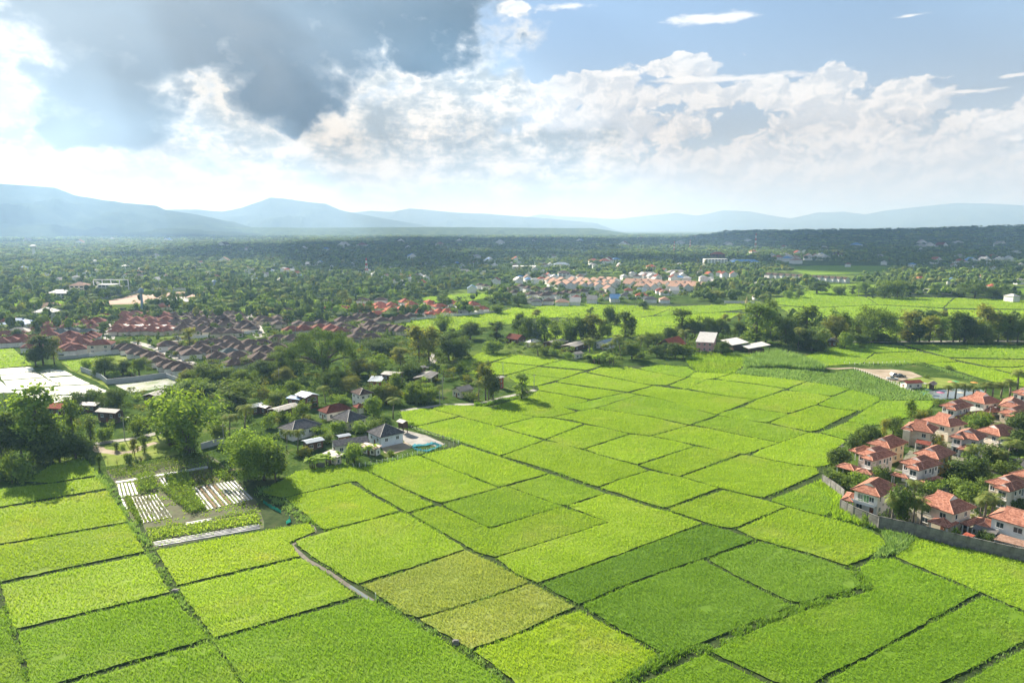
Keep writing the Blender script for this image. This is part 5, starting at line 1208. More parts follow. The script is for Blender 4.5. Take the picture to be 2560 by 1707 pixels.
# golden temple spire
g = U(*PX('L:2155,290')[0]); t = empty('temple_spire', (g[0], g[1], 0)); t.scale = (0.42, 0.42, 0.42); tag(t, 'small golden tiered spire behind the temple wall', 'spire'); gold = principled('gold', (0.50, 0.40, 0.18), 0.7)
for i, (z, r) in enumerate(((0, 4.5), (3, 3.8), (6, 3.0), (9, 2.2), (12, 1.4))): MB().tube([(0, 0, z), (0, 0, z + 1.2), (0, 0, z + 2.9)], [r, r, r * 0.7], 8).obj('tier', gold, t)
MB().tube([(0, 0, 14.9), (0, 0, 20)], [0.7, 0.05], 8).obj('finial', gold, t)
# scattered roofs on the plain, one object each
r_ = random.Random(4); PLAIN = '60,668 150,700 190,693 330,655 345,680 250,722 410,690 480,668 505,655 560,650 620,672 640,690 690,660 700,702 730,676 800,655 830,668 850,680 880,660 1010,676 1040,690 1060,660 1110,668 1210,682 1240,700 1180,720 1030,640 1190,640 860,612 905,612 1020,618 1100,610 620,620 480,618 390,640 760,620 815,622 560,612 1480,660 1520,650 1560,690 1700,660 1930,640 1990,650 2010,630 2050,640 2090,635 2120,660 2200,640 2280,660 2340,650 2400,640 2440,665 2480,640 2520,670 2460,690 2380,700 2300,695 2210,655 2060,620 1960,618 1820,612 1700,606 1560,610 1450,602 1600,596 1740,592 1900,590 2000,596 2080,590 2180,600 2250,592 2330,600 2430,588 2500,610 2540,630 2140,612 1340,600 1250,606 1150,602 1000,602 1380,640 1330,655 1290,664 1360,690 1450,690 1500,700 2480,715 2550,700 2530,740 2440,720 70,600 200,606 280,598 420,600'
HUE = [('white', 'white-roofed'), ('tan', 'tan-roofed'), ('red', 'red-roofed'), ('brown', 'brown-roofed'), ('tin', 'grey-roofed'), ('blue', 'blue-roofed'), ('maroon', 'maroon-roofed')]
for cx, cy, sx, sy, n in ((1680, 690, 140, 12, 24), (1350, 690, 90, 12, 16), (1980, 640, 120, 14, 16), (2300, 600, 180, 12, 18), (1900, 592, 200, 7, 18), (2450, 660, 90, 20, 14), (1480, 655, 110, 12, 10), (1050, 690, 90, 14, 12), (700, 680, 140, 16, 14), (300, 690, 140, 16, 12), (1200, 655, 120, 10, 8)):
    for k in range(n): PLAIN += f' {r_.gauss(cx, sx * 0.6):.0f},{max(r_.gauss(cy, sy * 0.6), 588):.0f}'
SCAT = {}
for i, p in enumerate(PLAIN.split()):
    x, y = map(float, p.split(','))
    if not 5 < x < 2555: continue
    d = U(x, y)[1]; rf_, wd = HUE[r_.choice((0, 0, 0, 1, 2, 3, 4, 4, 5, 6))]; s = 12 if d < 1600 else 22 if d < 3000 else 40
    t = estate_house(x, y, r_.choice(('gab', 'hip1')), s, s * 0.8, 6.0 + (d > 1600) * 2 + (d > 3000) * 3, r_.uniform(-.5, .5), rf_, 'white', 'distant_house')
    side = 'far left' if x < 500 else 'left' if x < 1100 else 'middle' if x < 1600 else 'right' if x < 2150 else 'far right'
    SCAT.setdefault((wd, side, 'near the fields' if d < 1000 else 'in the middle distance' if d < 2000 else 'towards the hills'), []).append((x, t))
for (wd, side, dep), lst in SCAT.items():
    lst.sort(key=lambda q: q[0])
    for k, (x, t) in enumerate(lst): tag(t, f'{wd} house on the {side} plain {dep}' + ('' if len(lst) == 1 else f', {ORD[k]} from left'), 'house', 'scattered houses on the wooded plain')
# ------------------------------------------------------------------ roads, yards, water, walls
m_conc = mottled('concrete_road', [(0.19, 0.18, 0.165), (0.27, 0.26, 0.24), (0.34, 0.33, 0.30)], 0.25, 0.9, 6)
m_dirt = mottled('pale_dirt', [(0.20, 0.165, 0.105), (0.29, 0.235, 0.17), (0.37, 0.31, 0.24)], 0.12, 0.95, 6)
m_red_soil = mottled('red_soil', [(0.24, 0.15, 0.105), (0.31, 0.20, 0.145), (0.37, 0.26, 0.19)], 0.03, 0.95, 7)
m_pave = mottled('estate_ground', [(0.10, 0.11, 0.06), (0.20, 0.19, 0.15), (0.09, 0.13, 0.04)], 0.22, 0.95, 5, spec=0.05)
m_asph = mottled('asphalt', [(0.05, 0.05, 0.052), (0.08, 0.08, 0.08)], 0.5, 0.9, 5)
m_wall = mottled('concrete_wall', [(0.085, 0.082, 0.075), (0.17, 0.165, 0.155), (0.28, 0.27, 0.255)], 0.45, 0.92, 7, 0.15)
m_wall2 = mottled('pale_concrete_wall', [(0.34, 0.36, 0.37), (0.46, 0.48, 0.49)], 0.4, 0.9, 6)
m_lawn = mottled('lawn', [(0.10, 0.15, 0.035), (0.17, 0.22, 0.05), (0.25, 0.28, 0.09)], 0.1, 0.95, 6, spec=0.0)
m_mud = mottled('ditch_mud', [(0.07, 0.062, 0.045), (0.14, 0.125, 0.095)], 0.8, 0.8, 5)
def water(name, col, rough=0.06):
    m = principled(name, col, rough, 0.0, 0.5); m.node_tree.nodes['Principled BSDF'].inputs['IOR'].default_value = 1.33
    t = m.node_tree; b = NB(t); p = t.nodes['Principled BSDF']; n = b.noise(b.n('ShaderNodeTexCoord').outputs['Object'], 0.8, 4)
    bp = b.n('ShaderNodeBump'); bp.inputs['Strength'].default_value = 0.08; bp.inputs['Distance'].default_value = 0.05; t.links.new(n, bp.inputs['Height']); t.links.new(bp.outputs[0], p.inputs['Normal'])
    return m
m_pond = water('pond_water', (0.16, 0.19, 0.19))
def flood_mat():
    """shallow water over pale silt with weed and stubble showing through"""
    m = water('flooded_silt', (0.5, 0.5, 0.45), 0.22); t = m.node_tree; b = NB(t); p = t.nodes['Principled BSDF']
    co = b.n('ShaderNodeTexCoord').outputs['Object']; n = b.noise(co, 0.16, 7, 0.68)
    t.links.new(b.ramp(n, [(0.40, (0.30, 0.30, 0.27)), (0.50, (0.22, 0.24, 0.16)), (0.57, (0.10, 0.16, 0.035))]), p.inputs['Base Color'])
    return m
m_flood = flood_mat()
def sheet(name, spec, mat, z=0.012, label=None, cat=None, kind='structure'):
    P = GP(spec) if isinstance(spec, str) else spec
    Pd = []
    for i in range(len(P)):
        a, b_ = P[i], P[(i + 1) % len(P)]; k = max(1, int(np.linalg.norm(b_ - a) / 3))
        for j in range(k): Pd.append(a + (b_ - a) * j / k + rng.normal(0, 0.12, 2) * (j > 0))
    return tag(MB().add([(p[0], p[1], z) for p in Pd], [tuple(range(len(Pd)))]).obj(name, mat), label, cat, None, kind)
def strip(name, spec, w, mat, z=0.016, label=None, cat=None):
    P = GP(spec); L = []; Rr = []; Q = []
    for i in range(len(P) - 1):
        k = max(1, int(np.linalg.norm(P[i + 1] - P[i]) / 4))
        for j in range(k): Q.append(P[i] + (P[i + 1] - P[i]) * j / k)
    Q.append(P[-1]); Q = np.array(Q)
    for i in range(len(Q)):
        d = Q[min(i + 1, len(Q) - 1)] - Q[max(i - 1, 0)]; d /= np.linalg.norm(d) + 1e-9; n = np.array([-d[1], d[0]]); ww = w / 2 + rng.normal(0, 0.04 * w)
        L.append(Q[i] + n * ww); Rr.append(Q[i] - n * ww)
    V = [(p[0], p[1], z) for p in L + Rr]; n = len(Q)
    return tag(MB().add(V, [(i, n + i, n + i + 1, i + 1) for i in range(n - 1)]).obj(name, mat), label, cat, None, 'structure')
strip('lane', '1:480,830 720,800 950,765 1340,752 1520,722 1700,670 1880,632 2060,585', 3.2, m_conc, 0.02, 'pale concrete lane along the village edge')
strip('lane', '1:880,150 850,260 760,330', 4.0, m_conc, 0.02, 'pale lane running up between the trees')
sheet('yard', 'Q:1290,620 1400,650 1560,690 1730,770 1690,800 1560,770 1440,790 1360,745 1330,700', m_conc, 0.02, 'grey concrete yard beside the white bungalow')
sheet('yard', 'Q:1150,790 1380,750 1440,800 1260,860 1180,850', m_dirt, 0.016, 'bare earth below the white bungalow')
strip('lane', 'J:600,650 680,636 850,612 1000,592 1100,572 1230,533', 3.6, m_conc, 0.02, 'pale lane behind the vegetable garden')
strip('path', 'J:700,640 760,682 900,702 1000,690 1110,640 1180,620', 3.4, m_dirt, 0.017, 'curving dirt path above the vegetable garden')
sheet('lawn', 'J:740,650 1200,570 1400,640 1420,700 1150,740 900,790 800,800', m_lawn, 0.012, 'grassy clearing above the vegetable garden')
sheet('yard', 'K:790,880 940,892 1150,895 1300,910 1420,960 1270,985 1200,1010 1230,1065 1100,1000 950,935', m_dirt, 0.016, 'sandy parking ground by the pond')
strip('track', 'K:170,740 260,790 340,850 510,884 640,888 770,880 860,890', 3.2, m_dirt, 0.02, 'dirt track between cane field and far rice')
sheet('lawn', 'K:1280,985 1430,965 1650,975 1840,1020 1860,1060 1700,1062 1560,1065 1480,1070 1400,1060', m_lawn, 0.012, 'dry lawn beside the pond')
sheet('pond', 'K:1400,1100 1520,1090 1640,1075 1850,1062 1960,1080 2000,1110 1900,1140 1780,1160 1600,1170 1480,1150', m_pond, 0.03, 'still pond reflecting the pale sky')
sheet('pool', 'K:1395,1105 1460,1098 1490,1118 1430,1130', principled('pool_water', (0.10, 0.40, 0.52), 0.1, 0, 0.5), 0.034, 'small blue pool at the pond edge')
strip('road', 'K:760,640 1000,642 1280,640 1700,636 2400,634', 5.0, m_conc, 0.02, 'grey road behind the right tree belt')
strip('street', 'V:1500,1470 1750,1480 2000,1440 2200,1390 2500,1320', 7.0, m_asph, 0.02, 'shaded asphalt street inside the walled estate')
strip('street', 'V:1750,1480 1640,1300 1800,1050 2100,900', 6.0, m_asph, 0.024, 'side street between the estate houses')
sheet('yard', 'V:100,1500 400,1100 1200,700 2352,380 2352,1000 1500,1300 900,1560', m_pave, 0.008, 'paved ground between the estate houses')
sheet('yard', 'S:560,1560 700,1100 1300,900 2400,1000 3200,1500 3200,2100 1800,1700', m_pave, 0.008, 'paved ground behind the boundary wall')
strip('street', 'N:1000,620 1020,520 1045,440 1030,395', 7.0, m_conc, 0.02, 'pale street climbing through the red-roofed estate')
strip('street', 'N:2270,390 2310,450 2352,520 2400,600', 9.0, m_conc, 0.02, 'pale street right of the brown block')
strip('street', 'N:1220,640 1440,700 1640,790 1780,850', 6.0, m_conc, 0.02, 'street along the near brown block')
strip('street', 'N:1500,650 1850,590 2352,560', 5.0, m_conc, 0.02, 'street crossing the brown block')
sheet('building_ground', 'N:770,310 900,285 1100,240 1290,195 1400,190 1700,180 1960,178 2000,190 1720,235 1500,262 1300,290 1000,300', m_red_soil, 0.02, 'bare reddish building ground beyond the estates')
sheet('building_ground', 'L:1480,95 1850,88 2200,110 1900,140 1560,120', m_red_soil, 0.02, 'reddish building plot beside the tan estate')
FLD = ['N:0,888 60,884 250,872 300,876 320,905 240,920 0,945', 'N:330,905 480,892 590,905 670,945 460,960 440,975', 'N:0,952 320,915 410,965 20,992', 'N:430,975 680,955 830,1028 560,1040', 'N:30,1000 410,972 545,1040 90,1085', 'N:0,1000 100,1090 130,1105 0,1112', 'N:110,1095 560,1048 850,1035 1010,1105 500,1132 200,1132', 'N:220,1140 660,1135 900,1130 700,1160 500,1200 300,1210', 'N:1040,1030 1250,1005 1520,965 1640,1000 1560,1060 1200,1110', 'N:-200,905 -10,890 -10,945 -200,960', 'N:-200,1000 -10,1000 -10,1112 -200,1112']
for i, s in enumerate(FLD): sheet('flooded_paddy', s, m_flood, 0.05 + 0.004 * i, f'flooded pale paddy glaring in the backlight, plot {i + 1} of the flooded field', None, 'structure')
sheet('lawn', 'N:560,830 760,800 900,790 1100,760 1200,800 1000,880 760,870 960,1010 1010,1080 880,1000 640,900', m_lawn, 0.011, 'bright grass strip beside the flooded plots')
strip('ditch', '4:600,980 650,1075 520,1150 370,1235 7:560,0 800,130 1000,270 1180,390 1330,478', 1.0, m_mud, 0.02, 'muddy irrigation ditch cutting through the near rice')
strip('ditch', '7:1060,300 1180,385 1310,475', 0.6, m_pond, 0.026, 'water standing in the near ditch')

def wall_run(spec, h, mat, label, panel=3.0, cap=True, name='boundary_wall', th=0.16):
    P = GP(spec); t = empty(name, (P[0][0], P[0][1], 0)); tag(t, label, 'wall'); o0 = np.array([P[0][0], P[0][1]])
    pm = {}
    for i in range(len(P) - 1):
        L = np.linalg.norm(P[i + 1] - P[i]); k = max(1, round(L / panel)); s = L / k; a = math.atan2(*(P[i + 1] - P[i])[::-1])
        key = round(s, 3)
        if key not in pm:
            pm[key] = (MB().box(0.13, s - 0.13, -th / 2, th / 2, 0, h - 0.1).mesh('wall_panel', mat), MB().box(-0.13, 0.13, -0.14, 0.14, 0, h + 0.06).mesh('post', mat), MB().box(0.13, s - 0.13, -th / 2 - .06, th / 2 + .06, h - 0.097, h).mesh('coping', mat))
        for j in range(k):
            q = P[i] + (P[i + 1] - P[i]) * j / k - o0
            for nm, m in zip(('wall_panel', 'post', 'coping'), pm[key]):
                if nm == 'coping' and not cap: continue
                ob = bpy.data.objects.new(nm, m); link(ob, t); ob.location = (q[0], q[1], 0); ob.rotation_euler = (0, 0, a)
    q = P[-1] - o0; ob = bpy.data.objects.new('post', list(pm.values())[0][1]); link(ob, t); ob.location = (q[0], q[1], 0)
    return t
wall_run('H:408,925 470,965 545,1020 570,1045', 2.6, m_wall, 'weathered concrete wall curving round the field corner')
wall_run('H:542,1128 640,1180 740,1222 832,1262', 2.9, m_wall, 'weathered concrete wall below the white corner house')
wall_run('H:836,1264 1100,1322 1400,1400 1700,1470 1960,1530', 3.2, m_wall, 'long stained concrete wall above the foreground rice')
wall_run('N:745,912 930,985 985,1030', 2.6, m_wall2, 'pale concrete wall on the left side of the tree plot')
wall_run('N:988,1031 1250,1005 1522,968', 2.6, m_wall2, 'pale concrete wall in front of the tree plot')
wall_run('N:1525,968 1640,1010', 2.2, m_wall2, 'short white wall beside the brown-roofed row')
wall_run('N:540,805 720,790 820,775', 2.0, m_wall2, 'low pale wall below the left red block')
wall_run('N:822,775 1040,752', 2.2, WM['white'], 'white wall before the cream two-storey house')
wall_run('N:1600,620 1990,600 2352,560', 2.2, WM['white'], 'white wall crossing the brown block', 6)
wall_run('M:1120,490 1440,445 1800,412 2240,372', 2.2, WM['white'], 'white wall between the red block and the rice', 5)
wall_run('N:750,310 980,240 1290,190', 3.0, m_wall2, 'grey wall along the bare building ground', 8)
wall_run('N:1380,172 1700,172 2010,165', 3.4, WM['white'], 'long white hoarding behind the bare ground', 10)
wall_run('K:1120,215 1400,200 1700,208', 2.6, WM['cream'], 'cream wall round the empty plot beyond the far rice', 8)
wall_run('K:1395,165 1690,198', 2.6, WM['white'], 'white wall slanting behind the empty plot', 8)
wall_run('L:1950,285 2230,290', 2.4, WM['white'], 'white temple wall behind the far rice', 6)
wall_run('J:1520,672 1600,650 1690,625', 2.2, m_wall2, 'grey wall under the light bamboo')
wall_run('Q:570,985 630,985', 1.6, m_wall, 'short grey wall stub among bananas', 2)

def post_row(spec, n, h, mat, label, name='fence', w=0.07):
    P = GP(spec); seg = np.linalg.norm(np.diff(P, axis=0), axis=1); cum = np.r_[0, np.cumsum(seg)]
    t = empty(name, (P[0][0], P[0][1], 0)); tag(t, label, 'fence'); me = MB().box(-w, w, -w, w, 0, h).mesh('post', mat); pts = []
    for i in range(n):
        s = cum[-1] * i / (n - 1); p = np.array([np.interp(s, cum, P[:, 0]), np.interp(s, cum, P[:, 1])]) - P[0]; pts.append(p)
        o = bpy.data.objects.new('post', me); link(o, t); o.location = (p[0], p[1], 0); o.rotation_euler = (random.uniform(-.05, .05), random.uniform(-.05, .05), 0)
    for z in (h * 0.5, h * 0.85):
        MB().tube([(p[0], p[1], z) for p in pts], 0.012, 3).obj('wire', MATS['ac_metal'], t)
    return t
post_row('Q:895,988 960,985 1110,960 1260,925 1440,880 1560,850 1700,810 1860,775', 22, 1.5, m_trim, 'row of white fence posts in front of the village yard')
post_row('1:590,1040 800,1110 1000,1170 1170,1215', 14, 1.4, m_wall, 'wire fence with grey posts along the bungalow yard')
post_row('K:795,895 900,930 1050,985 1200,1050 1330,1105', 26, 1.3, m_trim, 'white post fence along the sandy parking ground')
post_row('K:700,845 830,850 1000,845 1250,835', 14, 1.3, m_trim, 'white fence posts behind the parking ground')
def net(spec, h, mat, label):
    P = GP(spec); mb = MB(); n = len(P); V = []
    Q = []
    for i in range(n - 1):
        k = max(2, int(np.linalg.norm(P[i + 1] - P[i]) / 0.5))
        for j in range(k): Q.append(P[i] + (P[i + 1] - P[i]) * j / k)
    Q.append(P[-1]); m = len(Q)
    for zz, dz in ((0.0, 0), (h * 0.5, .1), (h, .14)):
        for q in Q: V.append((q[0] + rng.normal(0, .08), q[1] + rng.normal(0, .08), max(zz + rng.normal(0, 1) * dz, 0)))
    mb.add(V, [(r * m + i, r * m + i + 1, (r + 1) * m + i + 1, (r + 1) * m + i) for r in range(2) for i in range(m - 1)])
    return tag(mb.obj('netting', mat), label, 'netting')
m_bnet = leafy('blue_net', [(0.07, 0.30, 0.40), (0.10, 0.38, 0.48)], 0.4, (1, 1, 1), island=False); m_gnet = leafy('teal_net', [(0.02, 0.20, 0.16), (0.03, 0.27, 0.21)], 0.4, (1, 1, 1), island=False)
net('Q:1435,800 1470,830 1560,845 1640,820 1705,795 1620,770 1560,785 1470,790 1435,800', 0.8, m_bnet, 'bright blue netting round a small plot in the yard')
net('4:40,740 130,800 250,860', 0.9, m_gnet, 'teal netting drooping beside the vegetable garden')
net('4:310,985 360,960 340,905', 0.9, m_gnet, 'torn teal netting end near the ditch corner')

# ---- poles and lamp posts
m_pole = mottled('pole_concrete', [(0.30, 0.30, 0.29), (0.42, 0.42, 0.41)], 1.5, 0.9, 4)
def pole(px, py, H, label, lamp=False, arm=True):
    g = U(px, py); t = empty('street_lamp' if lamp else 'utility_pole', (g[0], g[1], 0)); tag(t, label, 'lamp post' if lamp else 'utility pole')
    MB().tube([(0, 0, 0), (0, 0, H)], [0.16, 0.10], 7).obj('pole', m_pole, t)
    if lamp:
        MB().tube([(0, 0, H - 0.3), (0.7, 0, H + 0.1), (1.6, 0, H + 0.15)], 0.05, 5).obj('arm', m_pole, t); MB().box(1.5, 2.2, -0.14, 0.14, H + 0.06, H + 0.18).obj('lamp_head', m_trim, t)
    elif arm: MB().box(-0.9, 0.9, -0.06, 0.06, H - 0.9, H - 0.78).obj('cross_arm', m_pole, t)
    return t
def fpx(s): return PX(s)[0]
for s, H, lb, lm in (('J:942,605', 8.5, 'pale lamp post beside the curving garden lane', True), ('J:1690,655', 8.5, 'leaning lamp post beside the large garden tree', False), ('J:42,370', 8, 'wooden pole at the left edge above the flooded plots', False), ('2:165,580', 7.5, 'grey utility pole at the field corner by the lone tree', False), ('1:1682,412', 7, 'utility pole beside the red-walled lane house', False), ('1:972,700', 9, 'utility pole in the middle of the village lane', False), ('1:940,770', 6.5, 'lane-side pole by the rice edge', False), ('Q:820,140', 9, 'pale pole in front of the giant tree', False), ('Q:215,240', 9, 'pale pole on the left village slope', False), ('Q:1715,330', 9, 'pole among the village gardens', False), ('H:1690,810', 8, 'tall lamp post on the estate street', True), ('H:1600,815', 5, 'short grey post at the estate street corner', False), ('H:545,800', 7.5, 'lamp post at the field corner of the estate', False), ('H:1665,470', 6, 'lamp post between the upper estate houses', True),
                     ('K:898,640', 9, 'pale utility pole beside the great tree at the road', False), ('K:1520,640', 8, 'utility pole among the pale belt trees', False), ('K:2155,605', 9, 'pale pole near the right end of the belt', False), ('K:830,230', 9, 'white pole on the far rice edge', False), ('K:1525,210', 9, 'utility pole by the empty plot wall', False), ('L:1135,330', 11, 'utility pole in the far rice', False), ('L:2190,620', 11, 'white pole behind the barns', False), ('L:950,330', 9, 'thin pole at the far village edge', False), ('N:1650,650', 9, 'pole in the brown block street', False), ('N:1950,840', 9, 'pole beside the near brown block', False), ('M:365,590', 10, 'pole at the crossing above the giant tree', False), ('M:865,650', 10, 'pole beside the giant tree crown', False), ('M:240,560', 10, 'pole with sagging cables left of the crossing', False), ('M:960,720', 9, 'double pole right of the giant tree', False),
                     ('N:308,230', 14, 'tall power pole at the far left', False), ('N:575,200', 14, 'second tall power pole at the far left', False), ('N:675,240', 12, 'third power pole by the white sheds', False), ('N:1200,190', 10, 'power pole left of the bare ground', False), ('N:1465,170', 14, 'floodlight pole behind the bare ground', True), ('M:5,570', 10, 'pole at the left end of the crossing street', False)):
    x, y = fpx(s); pole(x, y, H, lb, lm)
# sagging cables
def cable(a, b_, za, zb, label):
    A = U(*fpx(a)); B = U(*fpx(b_)); pts = []
    for i in range(13):
        u = i / 12; p = A + (B - A) * u; pts.append((p[0], p[1], za + (zb - za) * u - 1.6 * math.sin(math.pi * u)))
    tag(MB().tube(pts, 0.06, 4).obj('power_cable', m_wall), label, 'cable')
cable('M:240,560', 'M:365,590', 9.2, 9.2, 'sagging cable between the poles left of the giant tree')
cable('M:365,590', 'M:865,650', 9.2, 9.2, 'sagging cable passing above the giant tree')
cable('M:865,650', 'M:960,720', 9.2, 8.4, 'short cable right of the giant tree')
cable('N:308,230', 'N:575,200', 13, 13, 'power line between the tall far left poles')
cable('N:308,230', 'N:40,250', 13, 12, 'power line leaving the far left pole')
# ------------------------------------------------------------------ vegetable garden
m_mulch = mottled('silver_mulch', [(0.20, 0.21, 0.22), (0.29, 0.30, 0.31), (0.36, 0.37, 0.38)], 1.2, 0.5, 5, 0.3, 0.3)
m_bed = mottled('brown_bed', [(0.17, 0.115, 0.06), (0.25, 0.175, 0.095)], 1.0, 0.95, 5, 0.3)
m_soil = mottled('garden_soil', [(0.045, 0.055, 0.022), (0.085, 0.085, 0.042), (0.075, 0.12, 0.03)], 0.4, 0.95, 6, 0.2)
sheet('garden_soil', 'J:800,830 1570,715 1660,770 1935,1060 1990,1220 1990,1265 1165,1420 1080,1240 1000,1230 870,930', m_soil, 0.01, 'dark soil of the vegetable garden')
def quad_lerp(C, u, v):
    a = C[0] + (C[1] - C[0]) * u; b_ = C[3] + (C[2] - C[3]) * u
    return a + (b_ - a) * v
def beds(spec, n, mats, fill, h, label, name, across=True, cat='bed'):
    """n strips filling the quad; strips run from edge 0-1 to edge 3-2"""
    C = GP(spec)
    for i in range(n):
        m = mats[i % len(mats)] if not callable(mats) else mats(i)
        u0 = (i + 0.5 - fill / 2) / n; u1 = (i + 0.5 + fill / 2) / n; K_ = 14; mb = MB(); V = []
        for j in range(K_ + 1):
            v = j / K_; a = quad_lerp(C, u0, v); b_ = quad_lerp(C, u1, v); w = rng.normal(0, 0.04, 4)
            V += [(a[0], a[1], 0.012), (a[0] * .8 + b_[0] * .2 + w[0], a[1] * .8 + b_[1] * .2, h + w[1] * .6), (a[0] * .2 + b_[0] * .8 + w[2], a[1] * .2 + b_[1] * .8, h + w[3] * .6), (b_[0], b_[1], 0.012)]
        f = [(j * 4 + k, j * 4 + k + 1, j * 4 + k + 5, j * 4 + k + 4) for j in range(K_) for k in range(3)]
        mb.add(V, f); tag(mb.obj(name, m), f'{label}, {ORD[i]} from the left', cat, label)
beds('J:880,938 1010,926 1048,1012 900,1042', 5, [m_mulch], 0.72, 0.22, 'silver plastic-mulched bed in the far left corner patch', 'mulch_bed')
beds('J:1435,968 1778,910 1918,1048 1560,1132', 13, lambda i: m_bed if 2 <= i <= 7 and i % 2 == 0 else m_mulch, 0.62, 0.22, 'bare mulched bed of the large right patch', 'mulch_bed')
beds('J:985,1040 1185,1015 1308,1182 1072,1232', 8, [m_mulch], 0.5, 0.2, 'silver bed with seedlings in the left middle patch', 'mulch_bed')
beds('J:1195,892 1240,888 1300,972 1250,985', 2, [m_mulch], 0.6, 0.2, 'silver bed between the tall crops', 'mulch_bed')
C4 = 'J:1155,1372 1172,1410 1960,1275 1955,1235'
beds(C4, 4, [m_mulch], 0.5, 0.2, 'long silver bed along the near garden edge', 'mulch_bed')
beds('J:1400,1225 1400,1245 1600,1210 1600,1190', 2, [m_mulch], 0.7, 0.15, 'short silver bed inside the long plot', 'mulch_bed')
beds('J:870,915 880,930 1570,815 1560,795', 1, [m_mulch], 0.8, 0.15, 'long silver strip below the trellis rows', 'mulch_bed')
beds('J:905,1050 930,1045 965,1120 945,1125', 1, [m_mulch], 0.8, 0.15, 'narrow silver strip on the left garden edge', 'mulch_bed')
def crop_rows(spec, n, h, w, tone, label, size=0.4, dens=26, name='crop_row'):
    C = GP(spec)
    for i in range(n):
        u = (i + 0.5) / n; a = quad_lerp(C, u, 0.0); b_ = quad_lerp(C, u, 1.0); L = np.linalg.norm(b_ - a); k = int(L * dens)
        t = rng.random(k); t = (np.round(t * L / 0.9) * 0.9 + rng.normal(0, .25, k)) / L; t = np.clip(t, 0, 1)
        P = a + (b_ - a) * t[:, None]; d = (b_ - a) / L; nn = np.array([-d[1], d[0]]); off = rng.normal(0, w * 0.5, k)
        Q = np.c_[P + nn * off[:, None], np.abs(rng.normal(0.55, 0.28, k)).clip(0.05, 1) * h]
        N = np.c_[nn[0] * off, nn[1] * off, np.full(k, 0.5)]
        me = qmesh(name, quads(Q, N, size, 0.6)); me.materials.append(LEAF[tone]); tag(link(bpy.data.objects.new(name, me)), f'{label}, {ORD[i]} from the left', 'crop row', label, 'stuff')
crop_rows('J:1020,882 1165,868 1195,985 1050,1005', 4, 1.6, 0.9, 'light', 'tall leafy row behind the far left beds', 0.55, 24)
crop_rows('J:1185,955 1430,945 1552,1122 1440,1165', 6, 1.5, 0.7, 'light', 'dark bushy row in the middle of the garden', 0.42, 30)
crop_rows('J:1240,872 1410,850 1470,945 1290,965', 6, 1.3, 0.9, 'light', 'pale leafy row in the upper middle of the garden', 0.5, 26)
crop_rows('J:985,1040 1185,1015 1308,1182 1072,1232', 8, 0.45, 0.35, 'olive', 'sparse seedling row on the silver beds', 0.3, 10)
crop_rows('J:1575,790 1620,785 1760,900 1690,915', 3, 1.3, 0.6, 'mid', 'bushy row at the upper right of the garden', 0.45, 28)
crop_rows('J:1112,1300 1140,1362 1955,1232 1945,1165', 5, 0.9, 0.9, 'banana', 'long lush green row in the near plot', 0.5, 22)
crop_rows('J:1105,1270 1112,1290 1400,1245 1395,1225', 1, 0.5, 0.5, 'light', 'clipped green strip on the left of the near plot', 0.3, 40)
crop_rows('J:1590,1190 1600,1205 1930,1150 1925,1135', 1, 0.5, 0.5, 'light', 'clipped green strip on the right of the near plot', 0.3, 40)
crop_rows('J:800,828 860,895 1600,762 1560,715', 5, 1.5, 0.35, 'mid', 'wavy trellised row at the back of the garden', 0.4, 26)
crop_rows('J:935,1045 985,1040 1070,1225 1050,1230', 2, 1.2, 0.6, 'light', 'leafy row along the left beds', 0.45, 26)
crop_rows('J:1410,852 1575,822 1640,912 1470,942', 5, 0.5, 0.8, 'olive', 'low olive row beside the pale crops', 0.35, 20)

P_ = GP('J:810,835 1570,720 1660,775 1935,1060 1985,1240 1170,1410 1085,1240 1005,1230 875,930'); Q_ = scatter_in(P_, 0.75); Q_ = Q_[fbm(Q_[:, 0] / 3, Q_[:, 1] / 3, 3, 2) > 0.5]
V_ = blades(Q_, 0.0, 0.35, 0.3, 3, 0.9); tag(link(bpy.data.objects.new('garden_weeds', tri_mesh('garden_weeds', V_, np.arange(len(V_)).reshape(-1, 3), RICE['m']))), 'low weeds between the garden beds', 'weeds', None, 'stuff')
# ------------------------------------------------------------------ weedy banks and rough grass (nobody could count the blades)
def weed_line(spec, w, h, tone, label, dens=5.0, name='weed_bank'):
    P = GP(spec); Q = []
    for i in range(len(P) - 1):
        L = np.linalg.norm(P[i + 1] - P[i]); k = int(L * w * dens); t = rng.random(k); d = (P[i + 1] - P[i]) / L; nn = np.array([-d[1], d[0]])
        Q.append(P[i] + (P[i + 1] - P[i]) * t[:, None] + nn * rng.normal(0, w * 0.33, k)[:, None])
    Q = np.concatenate(Q); f = fbm(Q[:, 0] / 2.5, Q[:, 1] / 2.5, 3, 9); Q = Q[f > 0.36]; f = f[f > 0.36]
    k = 3; V = blades(Q, 0.0, (h * (0.35 + 1.3 * (f - 0.3))).repeat(k), 0.28, k, 0.9)
    me = tri_mesh(name, V, np.arange(len(V)).reshape(-1, 3), RICE.get(tone) or LEAF[tone]); return tag(link(bpy.data.objects.new(name, me)), label, 'weeds', None, 'stuff')
def weed_area(spec, step, h, tone, label, name='rough_grass', bw=0.3):
    P = GP(spec); Q = scatter_in(P, step); f = fbm(Q[:, 0] / 6, Q[:, 1] / 6, 4, 3)
    V = blades(Q, 0.0, (h * (0.25 + 1.5 * f)).repeat(3), bw, 3, 0.9)
    me = tri_mesh(name, V, np.arange(len(V)).reshape(-1, 3), RICE.get(tone) or LEAF[tone]); return tag(link(bpy.data.objects.new(name, me)), label, 'grass', None, 'stuff')
